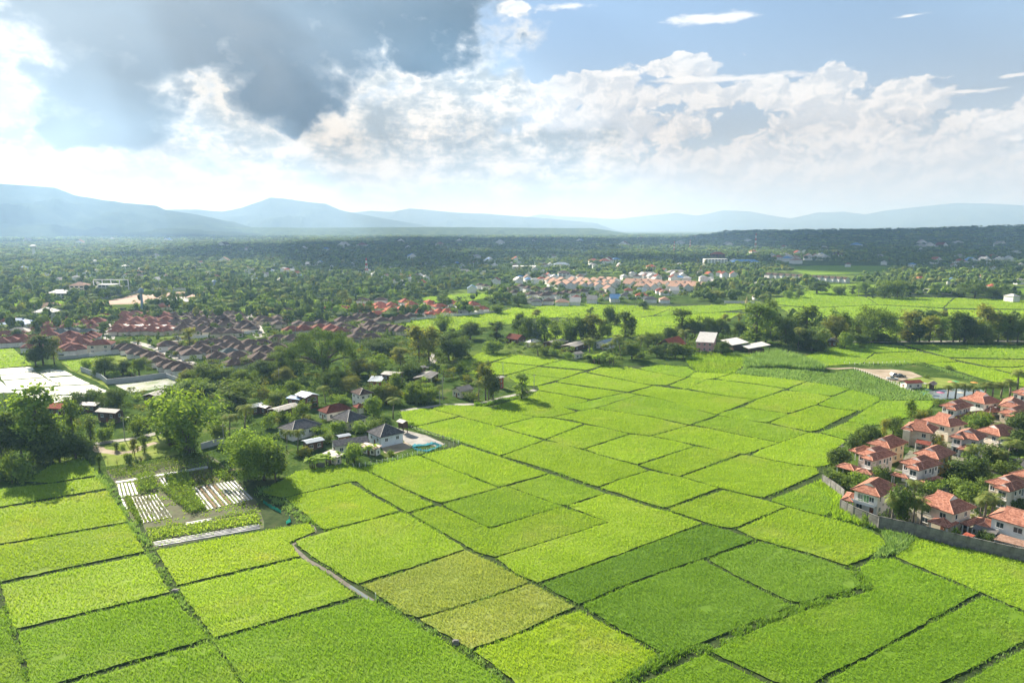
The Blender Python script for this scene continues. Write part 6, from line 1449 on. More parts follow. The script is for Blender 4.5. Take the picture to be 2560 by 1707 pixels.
weed_line('J:745,870 850,1010 960,1190 1060,1330 1150,1430', 2.2, 1.0, 'w', 'weedy bank beside the vegetable garden')
weed_line('G:960,470 1060,600 1120,720', 2.0, 0.9, 'w', 'weedy bank between the left rice plots')
weed_line('G:1140,740 1250,880 1390,1060 1500,1200 1630,1360', 1.2, 0.7, 'w', 'thin weedy bank down the left foreground')
weed_line('G:60,880 80,1010 130,1150 190,1325 215,1420', 1.6, 0.8, 'w', 'weedy bank in the lower left corner')
weed_line('7:1350,480 1700,660 1850,760 2100,900 2352,1050 8:300,1080 500,1230 820,1470', 1.5, 0.9, 'w', 'weedy bank below the ripening plots')
weed_line('9:-100,1620 200,1490 480,1310 700,1260 860,1220 1300,1010 1700,850 1965,780 A:200,715 400,660 410,590 300,500 250,450', 2.6, 1.1, 'd', 'lush weedy ditch winding through the right foreground', 6)
weed_line('9:-100,1600 200,1470 480,1300 860,1225 1300,1010 1700,850 1965,775 A:200,705 400,650', 2.0, 0.8, 'w', 'pale grass along the winding ditch', 5)
weed_area('A:560,140 640,120 800,170 870,200 840,240 700,340 560,350 460,370 520,300 610,250', 0.45, 1.3, 'w', 'rank grass tongue running to the boundary wall')
weed_line('A:400,60 560,120 760,170 880,190', 2.5, 1.3, 'w', 'weeds along the foot of the stained wall')
weed_area('H:340,930 430,900 540,1030 560,1130 700,1230 830,1270 700,1245 480,1190 500,1060', 0.45, 1.2, 'm', 'creepers and weeds at the field corner of the estate')
weed_area('3:1490,488 1700,405 2050,350 2352,470 H:1180,200 1250,300 850,305 3:2352,675 2000,585', 0.9, 0.8, 'w', 'pale rough grass between rice and pond', bw=0.5)
weed_area('3:630,395 760,330 1160,345 1690,380 1640,440 1480,488', 0.9, 0.9, 'w', 'pale rough grass below the cane field', bw=0.5)
weed_area('3:60,240 180,160 500,165 900,190 760,240 740,300 620,400 450,400 180,370', 0.9, 1.3, 'm', 'bright tall grass in front of the pink house', bw=0.45)
weed_area('3:760,330 780,250 900,190 1180,170 1350,215 1560,270 1690,335 1690,365 1180,330', 0.6, 2.6, 'w', 'tall cane field below the barns', name='cane_field', bw=0.5)
weed_line('K:830,850 1000,858 1300,840 1440,850 1700,930 1900,1000', 4, 1.0, 'w', 'weeds behind the pond lawn', 2.5)
weed_line('1:1350,765 1500,762 1700,705 1850,685', 2.4, 1.5, 'd', 'low hedge along the village lane', 10)
weed_line('1:590,1030 800,1100 1050,1170 1180,1215', 1.6, 0.9, 'w', 'weeds along the bungalow fence')
weed_line('Q:700,960 900,985 1110,950 1440,870 1760,790', 3.0, 0.7, 'w', 'grass verge along the white fence posts')
weed_line('4:600,960 700,1040 680,1075', 1.4, 0.9, 'd', 'weeds at the ditch corner')
weed_line('4:40,560 120,700 300,760 420,850 560,960', 3.0, 1.1, 'w', 'rank grass right of the vegetable garden')
weed_line('H:720,1250 900,1300 1100,1345 1500,1440 1930,1545', 1.4, 0.9, 'd', 'dark weeds at the foot of the long wall')
# base strip of green under all the bunds so no bare ground shows between plots
# tufts along the bunds, uneven and broken, so that the plots do not end as clean slabs
def bund_tufts(tone, lo, dens, h, seed, label):
    B = []
    for ln in PLOTS.strip().splitlines():
        P = GP(ln.split('|')[1])
        if np.hypot(*P.mean(0)) > 430: continue
        for i in range(len(P)):
            a, b_ = P[i], P[(i + 1) % len(P)]; L = np.linalg.norm(b_ - a); k = int(L * dens)
            if k: B.append(a + (b_ - a) * rng.random(k)[:, None] + rng.normal(0, 0.30, (k, 2)))
    Q = np.concatenate(B); f = fbm(Q[:, 0] / 7.0, Q[:, 1] / 7.0, 4, seed); Q = Q[f > lo]; f = f[f > lo]
    Q = Q[np.abs(Q[:, 0]) < Q[:, 1] * 0.82 + 6]
    V = blades(Q, 0.0, (h * (0.5 + 2.0 * (f - lo))).repeat(3), 0.24, 3, 0.8)
    tag(link(bpy.data.objects.new('bund_grass', tri_mesh('bund_grass', V, np.arange(len(V)).reshape(-1, 3), RICE[tone]))), label, 'grass', None, 'stuff')
bund_tufts('d', 0.42, 1.5, 0.62, 41, 'dark grass tufts growing along the rice bunds')
bund_tufts('w', 0.52, 1.5, 0.60, 77, 'pale weeds scattered along the rice bunds')
# ------------------------------------------------------------------ trees, placed by their foot, top and spread in the photograph
TR = '''
tall light J:290,760,180,300
tall mid J:60,760,390,200
broad dark J:170,760,350,230
column mid J:395,770,370,170
column mid J:560,690,300,120
column mid J:690,650,430,110
broad dark J:450,760,500,220
broad dark J:570,745,540,230
broad dark J:650,735,600,140
shrub light J:210,890,700,280
shrub mid J:60,900,770,150
round mid J:90,930,690,90
tall dark J:20,800,520,160
broad dark J:330,770,560,180
round dark J:600,365,235,112
round dark J:700,355,225,122
broad dark J:880,400,190,210
bamboo light J:1420,700,175,430
bamboo light J:1300,640,330,240
tall light J:1180,570,290,170
tall light J:1315,540,200,160
broad light J:1880,905,505,420
broad light J:1990,905,560,300
broad mid J:2080,910,640,220
coconut palm J:1730,580,400,160
coconut palm J:1845,560,330,180
tall olive J:1015,720,590,60
column mid J:1090,695,570,60
round mid J:975,790,700,62
bare grey J:1065,775,700,80
bare grey J:815,800,735,30
bare grey J:885,800,730,50
column dark J:750,830,720,40
shrub dark J:1400,735,680,90
shrub dark J:1480,730,685,90
bamboo mid J:1770,330,125,320
bamboo light J:1480,250,130,220
round mid J:1040,560,440,130
round mid J:1110,510,420,110
broad olive J:1220,480,320,150
round light J:790,610,510,110
broad mid J:1650,620,470,120
shrub light J:930,670,625,60
column mid J:880,680,615,50
tall mid J:510,350,290,50
tall dark N:400,850,575,210
tall olive N:500,850,600,130
broad dark N:330,860,660,180
round light N:800,900,800,100
broad mid N:960,945,775,170
broad dark N:1130,945,795,190
broad mid N:1280,945,765,200
round light N:1050,975,905,95
banana banana N:1230,975,880,90
round mid N:900,960,880,110
broad olive N:1720,1030,890,200
broad mid N:1930,1040,825,330
broad mid N:2120,1030,860,280
broad mid N:2260,1040,880,200
tall yellow N:1740,690,515,120
bare grey N:1640,660,530,110
round mid N:1130,680,620,120
coconut palm N:2285,910,780,130
round mid N:1090,480,430,70
round dark N:1970,540,460,80
broad dark N:160,640,520? ,90
dome dark M:620,945,535,590
broad mid M:250,905,665,280
broad dark M:90,975,780,260
broad olive M:240,1030,860,210
broad mid M:690,1020,885,230
broad olive M:860,1020,935,190
broad olive M:950,960,790,260
bamboo light M:1120,930,740,230
broad dark M:1150,760,605,350
tall yellow M:1500,830,480,210
tall yellow M:1590,840,500,200
tall yellow M:1330,870,690,170
broad dark M:1770,810,530,330
broad dark M:1880,800,640,200
bamboo light M:1720,560,355,200
broad dark M:1970,620,445,250
tall dark M:2210,620,450,160
round light M:2180,745,630,180
round dark M:1420,970,835,190
round dark M:530,440? ,360,110
tall mid M:430,450,325,110
coconut palm M:290,490,380,110
coconut palm M:870,580,500,60
round light M:1010,520,455,70
round mid M:745,470,405,70
coconut palm M:500,400,330,80
broad dark M:560,450,360,130
round mid M:1350,420,360,110
round mid M:1500,430,385,80
round mid M:2210,380,300,110
broad dark M:1710,280,200,110
tall olive Q:2110,370,40,190
broad dark Q:2180,360,130,120
coconut palm Q:2045,390,190,150
coconut palm Q:2135,370,150,150
coconut palm Q:1260,540,345,160
broad light Q:1080,520,335,160
broad olive Q:1200,400,215,260
broad mid Q:1120,400,230,160
round dark Q:1420,170,30,190
tall light 1:1900,695,395,215
round dark 1:1170,430,250,125
coconut light 1:980,490,290,95
coconut yellow 1:1100,480,320,80
round olive 1:880,500,435,90
round dark 1:1188,470,410,60
broad mid 1:620,720,500,200
broad light 1:790,720,560,190
tall mid 1:700,700,540,110
round light 1:560,720,600,130
column mid 1:660,760,560,60
round mid 1:1300,710,620,180
banana banana 1:760,540,440,90
round olive 1:1270,520,410,120
coconut palm 1:1530,420,240,120
tall mid 1:1390,480,240,150
round mid 1:420,620,370,160
round light Q:760,670,560,145
round light Q:950,665,570,155
round mid Q:1110,650,540,170
broad light Q:905,940,770,160
banana banana Q:830,940,830,140
banana banana Q:1045,890,765,130
banana banana Q:480,985,880,150
banana banana Q:560,985,880,160
banana banana Q:650,960,860,170
banana banana Q:740,940,870,110
coconut palm Q:280,830,640,140
coconut palm Q:385,850,640,160
round yellow Q:440,880,810,150
round mid Q:600,770,690,130
round light Q:590,690,600,150
round mid Q:650,760,680,100
round mid Q:430,520,375,150
round light Q:800,400,325,130
coconut palm Q:640,400,240,140
broad dark Q:680,300,80,210
broad olive Q:860,300,130,200
round mid Q:340,330,190,160
round mid Q:210,390,290,170
round olive Q:80,380,250,150
round light Q:540,420,360,60
shrub light Q:310,560,470,130
round mid Q:60,480,390,110
round light Q:120,620,490,150
round mid Q:220,560,480,120
coconut palm Q:550,670,560,70
shrub mid Q:640,570,540,80
shrub mid Q:1220,870,820,110
coconut olive Q:770,470,400,50
round dark Q:940,750,720,70
round mid Q:1480,300,190,90
round light Q:1570,290,210,110
round light Q:1640,330,240,90
round light Q:1480,390,260,140
round mid Q:1560,400,270,130
coconut palm Q:1690,370,230,80
banana banana Q:1550,230,150,70
broad dark L:60,590,340,140
broad dark L:180,640,385,210
tall light L:300,640,400,160
tall yellow L:220,420,345,100
broad mid L:400,630,430,150
bamboo light L:520,660,385,230
broad dark L:640,660,375,190
tall olive L:745,660,385,200
broad mid L:830,640,400,150
tall mid L:720,400,320,70
broad dark L:890,480,315,110
column mid L:1040,600,355,140
column mid L:1100,600,410,110
round dark L:960,480,380,90
tall mid L:1560,600,335,190
broad dark L:1560,600,450,160
rain dark L:1760,610,415,260
rain dark L:1890,600,430,190
broad olive L:1680,600,440,150
broad dark L:2085,600,455,120
tall light L:2240,660,280,250
tall light L:2330,650,330,170
tall yellow L:1960,470,385,80
tall yellow L:2085,460,380,50
coconut palm L:715,780,600,170
coconut palm L:1000,800,575,170
coconut palm L:910,740,640,120
coconut palm L:1590,720,525,130
coconut palm L:240,770,650,160
coconut palm L:1180,720,585,110
coconut olive L:830,760,660,110
round mid L:420,710,630,125
round light L:395,775,700,95
round light L:520,805,730,85
banana banana L:790,850,740,170
banana banana L:900,855,750,130
round dark L:720,820,740,150
round mid L:300,760,680,110
broad dark L:1100,800,640,200
coconut palm L:1245,700,640,90
broad mid L:1240,690,535,140
broad mid L:1330,660,560,130
round dark L:1330,780,670,140
column dark L:1405,740,650,80
round dark L:1500,790,650,140
broad mid L:1570,790,670,150
round mid L:1640,760,690,110
round dark L:1440,640,510,120
broad dark L:1920,755,620,160
round dark L:1790,720? ,640,60
round dark L:1205,340,265,85
broad dark L:60,320,190,160
broad mid K:20,600,210,170
broad dark K:160,660,380,240
tall mid K:340,640,300,230
broad dark K:400,720,500,300
coconut yellow K:275,710,510,120
broad olive K:620,660,370,230
tall light K:700,620,360,150
round light K:705,710,555,120
rain mid K:970,640,325,380
broad olive K:880,640,440,200
round dark K:1030,640,560,150
round dark K:850,660,570,140
tall yellow K:1290,640,355,200
broad dark K:1300,640,450,150
broad dark K:1390,640,450,150
tall yellow K:1480,640,400,180
tall light K:1590,640,410,170
tall mid K:1700,640,360,170
column dark K:1800,640,385,150
broad dark K:1760,640,480,150
broad dark K:1900,650,430,180
tall yellow K:2000,640,300,210
broad mid K:2010,650,420,170
tall light K:2110,640,380,180
tall mid K:2200,640,375,160
broad mid K:2290,650,400,180
shrub mid K:1900,660,610,130
shrub dark K:2050,670,610,120
column light K:75,620,500,50
shrub mid K:860,700,660,70
shrub mid K:1140,640,600,160
broad dark K:450,200,70,210
round mid K:650,212,125,110
bare grey K:700,200,100,90
tall mid K:775,206,120,75
tall light K:830,195,95,70
broad light K:895,205,80,140
column dark K:958,240,168,50
round mid K:1070,242,82,140
round mid K:1185,240,75,130
round dark K:1285,225,165,60
rain dark K:1900,238,105,290
round dark K:2120,245,135,160
round dark K:2180,255,172,95
round dark K:1740,225,180,110
round light K:180,240,170,90
round mid K:290,235,165,70
shrub mid K:1640,890,850,110
shrub mid K:1460,975,935,70
royal palm K:1650,1150,1035,110
royal palm K:1720,1160,1015,120
royal palm K:1800,1170,1020,120
royal palm K:1880,1180,1040,110
royal palm K:1990,1150,1010,130
royal palm K:2060,1160,1015,130
royal palm K:2140,1155,1010,130
royal palm K:2220,1150,985,130
royal palm K:2290,1080,895,130
broad dark H:540,820,665,150
round mid H:480,810,680,110
round dark H:640,700,560,110
broad dark H:770,640,495,160
column yellow H:870,590,440,60
broad mid H:940,560,425,150
tall light H:1070,500,285,100
broad olive H:1130,470,375,110
round mid H:1190,450,370,90
round mid H:690,640,520,110
round mid H:1290,345,285,90
round dark H:480,930,830,120
round mid H:560,960,850,130
round light H:700,960,850,140
round mid H:850,920,795,140
broad dark H:975,1250,940,160
royal palm H:930,1255,1010,130
royal palm H:1010,1255,1000,120
royal palm H:1090,1255,1020,120
royal palm H:1150,1270,1050,130
royal palm H:1100,1030,905,130
round light H:1230,1010,900,170
shrub dark H:880,1225,1150,140
broad dark H:1450,900,755,210
round dark H:1560,880,700,180
coconut palm H:1560,860,640,150
round mid H:1470,1030,890,180
broad mid H:1500,1090,950,190
round light H:1400,1000,900,120
broad dark H:1700,830,640,170
coconut palm H:1800,780,590,190
coconut palm H:1740,840,660,160
broad dark H:1880,690,530,180
broad dark H:1890,560,395,170
round light H:1540,520,425,130
round light H:1610,510,395,130
round mid H:1660,470,400,80
round light H:1740,640,560,130
royal palm H:1630,1200,1000,150
royal palm H:1680,1210,1005,150
royal palm H:1600,1180,1040,110
round mid H:1860,1110,1035,140
round yellow H:1275,680,560,100
round mid H:1620,960,880,120
round dark H:1660,1010,950,110
banana banana H:1420,1340,1260,110
round dark H:1620,1390,1290,120
shrub light H:720,1250,1140,60
round mid H:1330,800? ,740,50
round mid H:1640,900,820,130
broad mid H:1790,880,760,170
royal palm H:1750,560,470,80
'''
for ln in TR.replace('?', '').strip().splitlines():
    kd, tn, rest = ln.split(None, 2); rest = rest.replace(' ', ''); fr, q = rest.split(':'); x, yb, yt, w = map(float, q.split(',')); ox, oy, k = FR[fr]
    px, p0, p1 = ox + x / k, oy + yb / k, oy + yt / k
    g = U(px, p0); H = height_of(px, p0, p1); W = w / k / FPX * g[1] * 1.0
    plant(kd, tn if tn != 'palm' else 'palm', g[0], g[1], H, W)
# ------------------------------------------------------------------ woodland and garden greenery seen as one mass
EXCL = []      # (polygon in ground metres)
for ln in PLOTS.strip().splitlines(): EXCL.append(GP(ln.split('|')[1]))
for s in FLD: EXCL.append(GP(s))
for s in ('N:770,310 900,285 1290,195 1960,178 2000,190 1720,235 1500,262', 'L:300,40 1000,40 1010,170 300,160', 'L:1040,60 1880,70 1880,175 1040,170', 'K:-20,0 720,40 780,120 0,100', 'L:-20,110 1700,120 1650,310 -20,320', 'M:2000,90 2352,110 2352,180 2000,180', 'P:1930,655 2240,660 2230,690 2000,695', 'L:1850,70 2352,70 2352,110 1850,110',
          'M:640,300 2120,270 2130,370 1100,400', 'K:0,230 2600,230 2600,450 0,450', 'N:740,870 1520,900 1640,1000 990,1020', 'N:-200,880 1640,900 1640,1110 -200,1210', 'L:0,300 2300,290 2300,600 0,640', 'K:750,450 1250,450 1250,610 800,610',
          'Q:1290,620 1400,650 1560,690 1760,780 1690,820 1440,850 1150,870 1180,780 1330,740', '1:480,815 720,790 950,755 1340,742 1700,660 2060,575 2060,595 1880,642 1520,735 950,775 480,840', 'J:600,640 1230,523 1240,545 1100,640 1180,620 1110,650 900,712 760,692'): EXCL.append(GP(s))
HX = np.array([(h[0], h[1], h[2]) for h in HOUSES])
def clear_of(Q, pad=1.0):
    ok = np.ones(len(Q), bool)
    for P in EXCL:
        lo, hi = P.min(0), P.max(0); near = (Q[:, 0] > lo[0]) & (Q[:, 0] < hi[0]) & (Q[:, 1] > lo[1]) & (Q[:, 1] < hi[1]) & ok
        if near.any(): ok[np.where(near)[0][inside(P, Q[near])]] = False
    for hx, hy, hr in HX: ok &= np.hypot(Q[:, 0] - hx, Q[:, 1] - hy) > hr * 0.8 + pad
    return ok
LEAFQ = []
def mass(name, Q, Hs, Ws, nleaf, tone_mats, label, kind='stuff', size=1.6, core=1):
    """one mesh of many simple crowns, each a cloud of leaf sprays"""
    V = []; M = []; CV = []; CM = []
    for i, (q, h, w) in enumerate(zip(Q, Hs, Ws)):
        n = nleaf; mt = rng.integers(0, len(tone_mats))
        nl = 3 + int(w > 6) * 2; L = np.c_[rng.normal(0, w * 0.2, (nl, 2)), rng.uniform(0.42, 0.78, nl) * h, np.full(nl, w * 0.30), np.full(nl, w * 0.30), np.full(nl, h * 0.26)]
        k = rng.integers(0, nl, n); D = rng.normal(0, 1, (n, 3)); D /= np.linalg.norm(D, axis=1)[:, None]; D[:, 2] = np.where(D[:, 2] < -0.5, -D[:, 2], D[:, 2])
        P = L[k, :3] + D * L[k, 3:] * rng.uniform(0.85, 1.10, n)[:, None]; P[:, 0] += q[0]; P[:, 1] += q[1]; P[:, 2] += (q[2] if len(q) > 2 else 0.0)
        V.append(quads(P, D + (0, 0, 0.4), min(size, w * 0.22), 0.75, None, 0.35)); M.append(np.full(n, mt))
        if core:        # dense heart of each crown
            for l in L[:core]: CV.append(ICO * l[3:] * 0.93 + l[:3] + (q[0], q[1], q[2] if len(q) > 2 else 0.0)); CM.append(np.full(len(ICF), mt))
    V = np.concatenate(V); M = np.concatenate(M).astype(np.int32); nq = len(V) // 4
    loops = np.arange(len(V)); st = np.arange(nq) * 4; tot = np.full(nq, 4)
    if core:
        C = np.concatenate(CV); nc = len(CV); cf = (ICF[None] + (np.arange(nc) * len(ICO))[:, None, None]).reshape(-1, 3) + len(V)
        st = np.r_[st, len(loops) + np.arange(len(cf)) * 3]; loops = np.r_[loops, cf.ravel()]; tot = np.r_[tot, np.full(len(cf), 3)]; V = np.r_[V, C]; M = np.r_[M, np.concatenate(CM)].astype(np.int32)
    me = mesh_np(name, V, loops, st, tot)
    for m in tone_mats: me.materials.append(m)
    me.polygons.foreach_set('material_index', M)
    return tag(link(bpy.data.objects.new(name, me)), label, 'trees', None, kind)
def band(d0, d1, spacing, dens, amax=0.80):
    """points between two distances inside the view, thinned by a noise map into groves"""
    A = math.atan(amax); n = int(A * (d1 * d1 - d0 * d0) / spacing ** 2)
    r = np.sqrt(rng.uniform(d0 * d0, d1 * d1, n)); a = rng.uniform(-A, A, n); Q = np.c_[r * np.sin(a), r * np.cos(a)]
    f = fbm(Q[:, 0] / 130 + 50, Q[:, 1] / 130 + 50, 4, 21); return Q[f > dens]
def in_poly(spec, n):
    P = GP(spec); lo, hi = P.min(0), P.max(0); Q = rng.uniform(lo, hi, (n * 6, 2)); Q = Q[inside(P, Q)][:n]; return Q
TM = [LEAF['dark'], LEAF['mid'], LEAF['mid'], LEAF['light'], LEAF['olive'], LEAF['dark']]
TF = [LEAF['dark'], LEAF['dark'], LEAF['dark'], LEAF['mid'], LEAF['mid'], LEAF['light'], LEAF['olive'], LEAF['dark']]
bm_ = bmesh.new(); bmesh.ops.create_icosphere(bm_, subdivisions=1, radius=1.0); ICO = np.array([v.co[:] for v in bm_.verts]); ICF = np.array([[v.index for v in f.verts] for f in bm_.faces]); bm_.free()
Q = band(560, 1100, 11.0, 0.34); Q = Q[clear_of(Q, 1.5)]
mass('woodland', Q, rng.uniform(4, 15, len(Q)), np.clip(rng.lognormal(2.2, 0.42, len(Q)), 4, 26), 80, TF, 'mixed green woodland and gardens beyond the estates', size=1.35, core=2); N1 = len(Q)
Q = band(1100, 2200, 16.0, 0.34); Q = Q[clear_of(Q, 1.5)]
mass('woodland', Q, rng.uniform(5, 16, len(Q)), np.clip(rng.lognormal(2.6, 0.42, len(Q)), 6, 36), 27, TF, 'hazy wooded plain in the middle distance', size=2.7, core=1); N2 = len(Q)
Q = band(2200, 4600, 33.0, 0.34); 
mass('woodland', Q, rng.uniform(8, 16, len(Q)), rng.uniform(18, 40, len(Q)), 12, TF, 'blue-green wooded plain towards the hills', size=5.5); N3 = len(Q)
Q = band(4600, 9000, 84.0, 0.26)
mass('woodland', Q, rng.uniform(9, 18, len(Q)), rng.uniform(40, 90, len(Q)), 9, TF, 'last dark line of woods below the mountains', size=13); N4 = len(Q)
ho = bpy.data.objects['hill']; co = np.empty(len(ho.data.vertices) * 3, np.float32); ho.data.vertices.foreach_get('co', co); co = co.reshape(-1, 3); co = co[(co[:, 2] > 4) & (np.abs(co[:, 0]) < co[:, 1] * 0.85)]
Q = co[rng.integers(0, len(co), 2600)].astype(float); Q[:, :2] += rng.normal(0, 25, (len(Q), 2)); Q[:, 2] -= 3
mass('woodland', Q, rng.uniform(7, 14, len(Q)), rng.uniform(25, 60, len(Q)), 9, TF, 'woods covering the low rise on the right horizon', size=9)
Q = in_poly('L:-20,110 1700,120 1650,290 -20,300', 170); Q = Q[np.min(np.hypot(Q[:, None, 0] - HX[None, :, 0], Q[:, None, 1] - HX[None, :, 1]) - HX[None, :, 2] * 0.9, axis=1) > 1.0]
mass('woodland', Q, rng.uniform(4, 10, len(Q)), rng.uniform(5, 12, len(Q)), 80, TF, 'garden trees among the houses behind the far rice', size=1.2)
# greenery between the houses of the estates and the village
Q = np.concatenate([in_poly('N:0,380 2352,360 2352,900 1650,900 1100,690 0,690', 520), in_poly('M:0,330 1300,330 1400,560 1000,640 400,620 0,830', 300), in_poly('M:600,270 2150,250 2150,370 1100,410 640,370', 110)])
hd = np.min(np.hypot(Q[:, None, 0] - HX[None, :, 0], Q[:, None, 1] - HX[None, :, 1]) - HX[None, :, 2] * 0.75, axis=1); Q = Q[hd > -0.8]
mass('garden_greenery', Q, rng.uniform(1.5, 5.5, len(Q)), rng.uniform(2.2, 5.5, len(Q)), 55, TM, 'small trees and shrubs between the estate roofs', size=0.85)
Q = np.concatenate([in_poly('P:0,1010 230,950 560,890 640,850 900,800 1180,830 1180,930 1040,985 990,1010 960,1000 860,1000 700,1100 560,1060 420,1050 300,1080 0,1150', 1500), in_poly('L:-100,600 2352,560 2352,640 1650,760 1300,780 900,850 600,790 0,760', 420), in_poly('K:0,560 900,560 880,650 2400,630 2400,600 1280,590 700,640 500,720 0,700', 260)])
Q = Q[clear_of(Q, 0.3)]
mass('undergrowth', Q, rng.uniform(0.8, 5.5, len(Q)) , rng.uniform(2.0, 6.5, len(Q)), 85, TM, 'bushes and undergrowth between the village houses', size=0.65, core=0)
Q = np.concatenate([in_poly('V:0,1000 400,700 1500,420 2352,300 2352,1500 900,1500', 90), in_poly('S:300,1150 1100,1000 2100,1000 3000,1500 2900,1800 1200,1500', 40)])
hd = np.min(np.hypot(Q[:, None, 0] - HX[None, :, 0], Q[:, None, 1] - HX[None, :, 1]) - HX[None, :, 2] * 0.95, axis=1); Q = Q[hd > 0.5]
mass('garden_greenery', Q, rng.uniform(1.0, 3.2, len(Q)), rng.uniform(1.6, 3.6, len(Q)), 110, TM, 'clipped bushes in the gardens of the walled estate', size=0.42, core=0)

# ------------------------------------------------------------------ vehicles, parasols and small things
m_tyre = principled('tyre', (0.02, 0.02, 0.02), 0.8); m_carglass = principled('car_glass', (0.03, 0.04, 0.05), 0.1, 0, 0.6); m_lamp = principled('lamp_glass', (0.7, 0.7, 0.65), 0.2, 0, 0.5)
def car(x, y, rz, col, kind, label):
    paint = principled('paint', col, 0.3, 0.2, 0.5); t = empty('pickup_truck' if kind == 'pickup' else 'car', (x, y, 0), rz); tag(t, label, 'pickup truck' if kind == 'pickup' else 'car')
    L, W = (5.2, 1.8) if kind == 'pickup' else (4.6, 1.78)
    prof = [(-L / 2, .45), (-L / 2, .95), (-L / 2 + .1, 1.02), (-.55, 1.05), (-.4, 1.05), (.75, 1.02), (L / 2 - .1, .92), (L / 2, .7), (L / 2, .42)]
    n = len(prof); v = [(a, s * W / 2 * (0.96 if b_ > .9 else 1), b_) for s in (-1, 1) for a, b_ in prof]
    MB().add(v, [tuple(range(n - 1, -1, -1)), tuple(range(n, 2 * n))] + [(i, (i + 1) % n, n + (i + 1) % n, n + i) for i in range(n)]).obj('body', paint, t)
    if kind == 'pickup': cab = [(-.75, 1.04), (-.55, 1.72), (.35, 1.74), (1.0, 1.04)]
    else: cab = [(-2.15, 1.04), (-1.7, 1.66), (.2, 1.70), (1.0, 1.04)]
    for s_, mt, nm in ((1.0, m_carglass, 'glasshouse'),):
        v = [(a, s * (W / 2 - (.06 if b_ < 1.2 else .22)), b_) for s in (-1, 1) for a, b_ in cab]
        MB().add(v, [(3, 2, 1, 0), (4, 5, 6, 7), (0, 1, 5, 4), (1, 2, 6, 5), (2, 3, 7, 6), (3, 0, 4, 7)]).obj(nm, mt, t)
    a, b_ = cab[1], cab[2]; MB().box(a[0] + .05, b_[0] - .02, -W / 2 + .2, W / 2 - .2, b_[1] + .004, b_[1] + .05).obj('cab_roof', paint, t)
    for sx in (-1.5, 1.55):
        for sy in (-1, 1):
            w = MB().tube([(sx, sy * (W / 2 - .2), .36), (sx, sy * (W / 2 + .02), .36)], .36, 12).obj('wheel', m_tyre, t); MB().tube([(sx, sy * (W / 2 + .021), .36), (sx, sy * (W / 2 + .05), .36)], .2, 8).obj('rim', m_lamp, w)
    for sy in (-1, 1): MB().box(L / 2 - .06, L / 2 + .02, sy * .62 - .16, sy * .62 + .16, .68, .84).obj('headlight', m_lamp, t)
    return t
for s, rz, col, kd, lb in (('K:1215,965', 0.05, (0.05, 0.06, 0.07), 'pickup', 'dark pickup parked on the sandy ground by the pond'), ('K:1165,955', 0.15, (0.62, 0.63, 0.62), 'car', 'white car half hidden behind the dark pickup'), ('K:1140,988', -0.25, (0.45, 0.50, 0.53), 'pickup', 'silver pickup nearest the pond hut'), ('T:1020,1000', 1.2, (0.28, 0.22, 0.16), 'car', 'bronze car parked under the estate carport')):
    g = U(*PX(s)[0]); car(g[0], g[1], rz, col, kd, lb)
def parasol(s, col, label, r=1.7, h=2.2):
    g = U(*PX(s)[0]); t = empty('parasol', (g[0], g[1], 0)); tag(t, label, 'parasol', 'parasols round the pond')
    MB().tube([(0, 0, 0), (0, 0, h)], .03, 5).obj('pole', m_rail, t); n = 8
    MB().add([(0, 0, h + .45)] + [(r * math.cos(6.283 * i / n), r * math.sin(6.283 * i / n), h - .05 * (i % 2)) for i in range(n)], [(0, i + 1, (i + 1) % n + 1) for i in range(n)]).obj('canopy', leafy('canopy_cloth', [col, col], 0.3, (1, 1, 1), island=False), t)
parasol('K:1680,1050', (0.62, 0.28, 0.20), 'salmon parasol on the far pond bank'); parasol('K:1720,1045', (0.10, 0.35, 0.16), 'green parasol right of the salmon one'); parasol('K:1890,1055', (0.60, 0.30, 0.10), 'orange parasol at the right pond bank')
parasol('K:1425,1062', (0.65, 0.65, 0.63), 'white parasol beside the pond hut'); parasol('K:1520,1060', (0.40, 0.58, 0.66), 'pale blue parasol by the pond shelter'); parasol('K:1470,1125', (0.05, 0.12, 0.10), 'dark green parasol at the near pond bank'); parasol('K:1580,1150', (0.55, 0.20, 0.35), 'pink and white parasol at the near bank'); parasol('K:1770,1150', (0.66, 0.62, 0.55), 'cream parasol at the near right bank')
# woodpile and rubble
g = U(*PX('L:2245,745')[0]); t = empty('woodpile', (g[0], g[1], 0)); tag(t, 'brown woodpile in front of the long barn', 'woodpile')
for i in range(26):
    lv = i // 8; MB().tube([(-2.0, (i % 8) * .45 - 1.6 + .2 * (lv % 2), .22 + lv * .4), (2.0, (i % 8) * .45 - 1.6 + .2 * (lv % 2), .22 + lv * .4)], .2, 6).obj('log', WM['brick'], t)
g = U(*PX('7:1362,462')[0]); tag(MB().tube([(0, 0, 0), (0, 0, 1.5)], .09, 6).obj('marker_post', m_trim), 'short white marker post at the end of the near ditch', 'post').location = (g[0], g[1], 0)
g = U(*PX('G:1148,728')[0]); tag(MB().box(-.7, .7, -.45, .45, 0, .5).box(-.5, .5, -.3, .3, .503, .6).obj('sluice_box', m_wall), 'pale concrete sluice box where the left banks meet', 'sluice').location = (g[0], g[1], 0)
g = U(*PX('8:185,985')[0]); tag(MB().box(-.6, .6, -.4, .4, 0, .7).box(-.4, .4, -.25, .25, .703, .85).obj('sluice_box', m_wall), 'small pale sluice stone below the ripening plots', 'sluice').location = (g[0], g[1], 0)
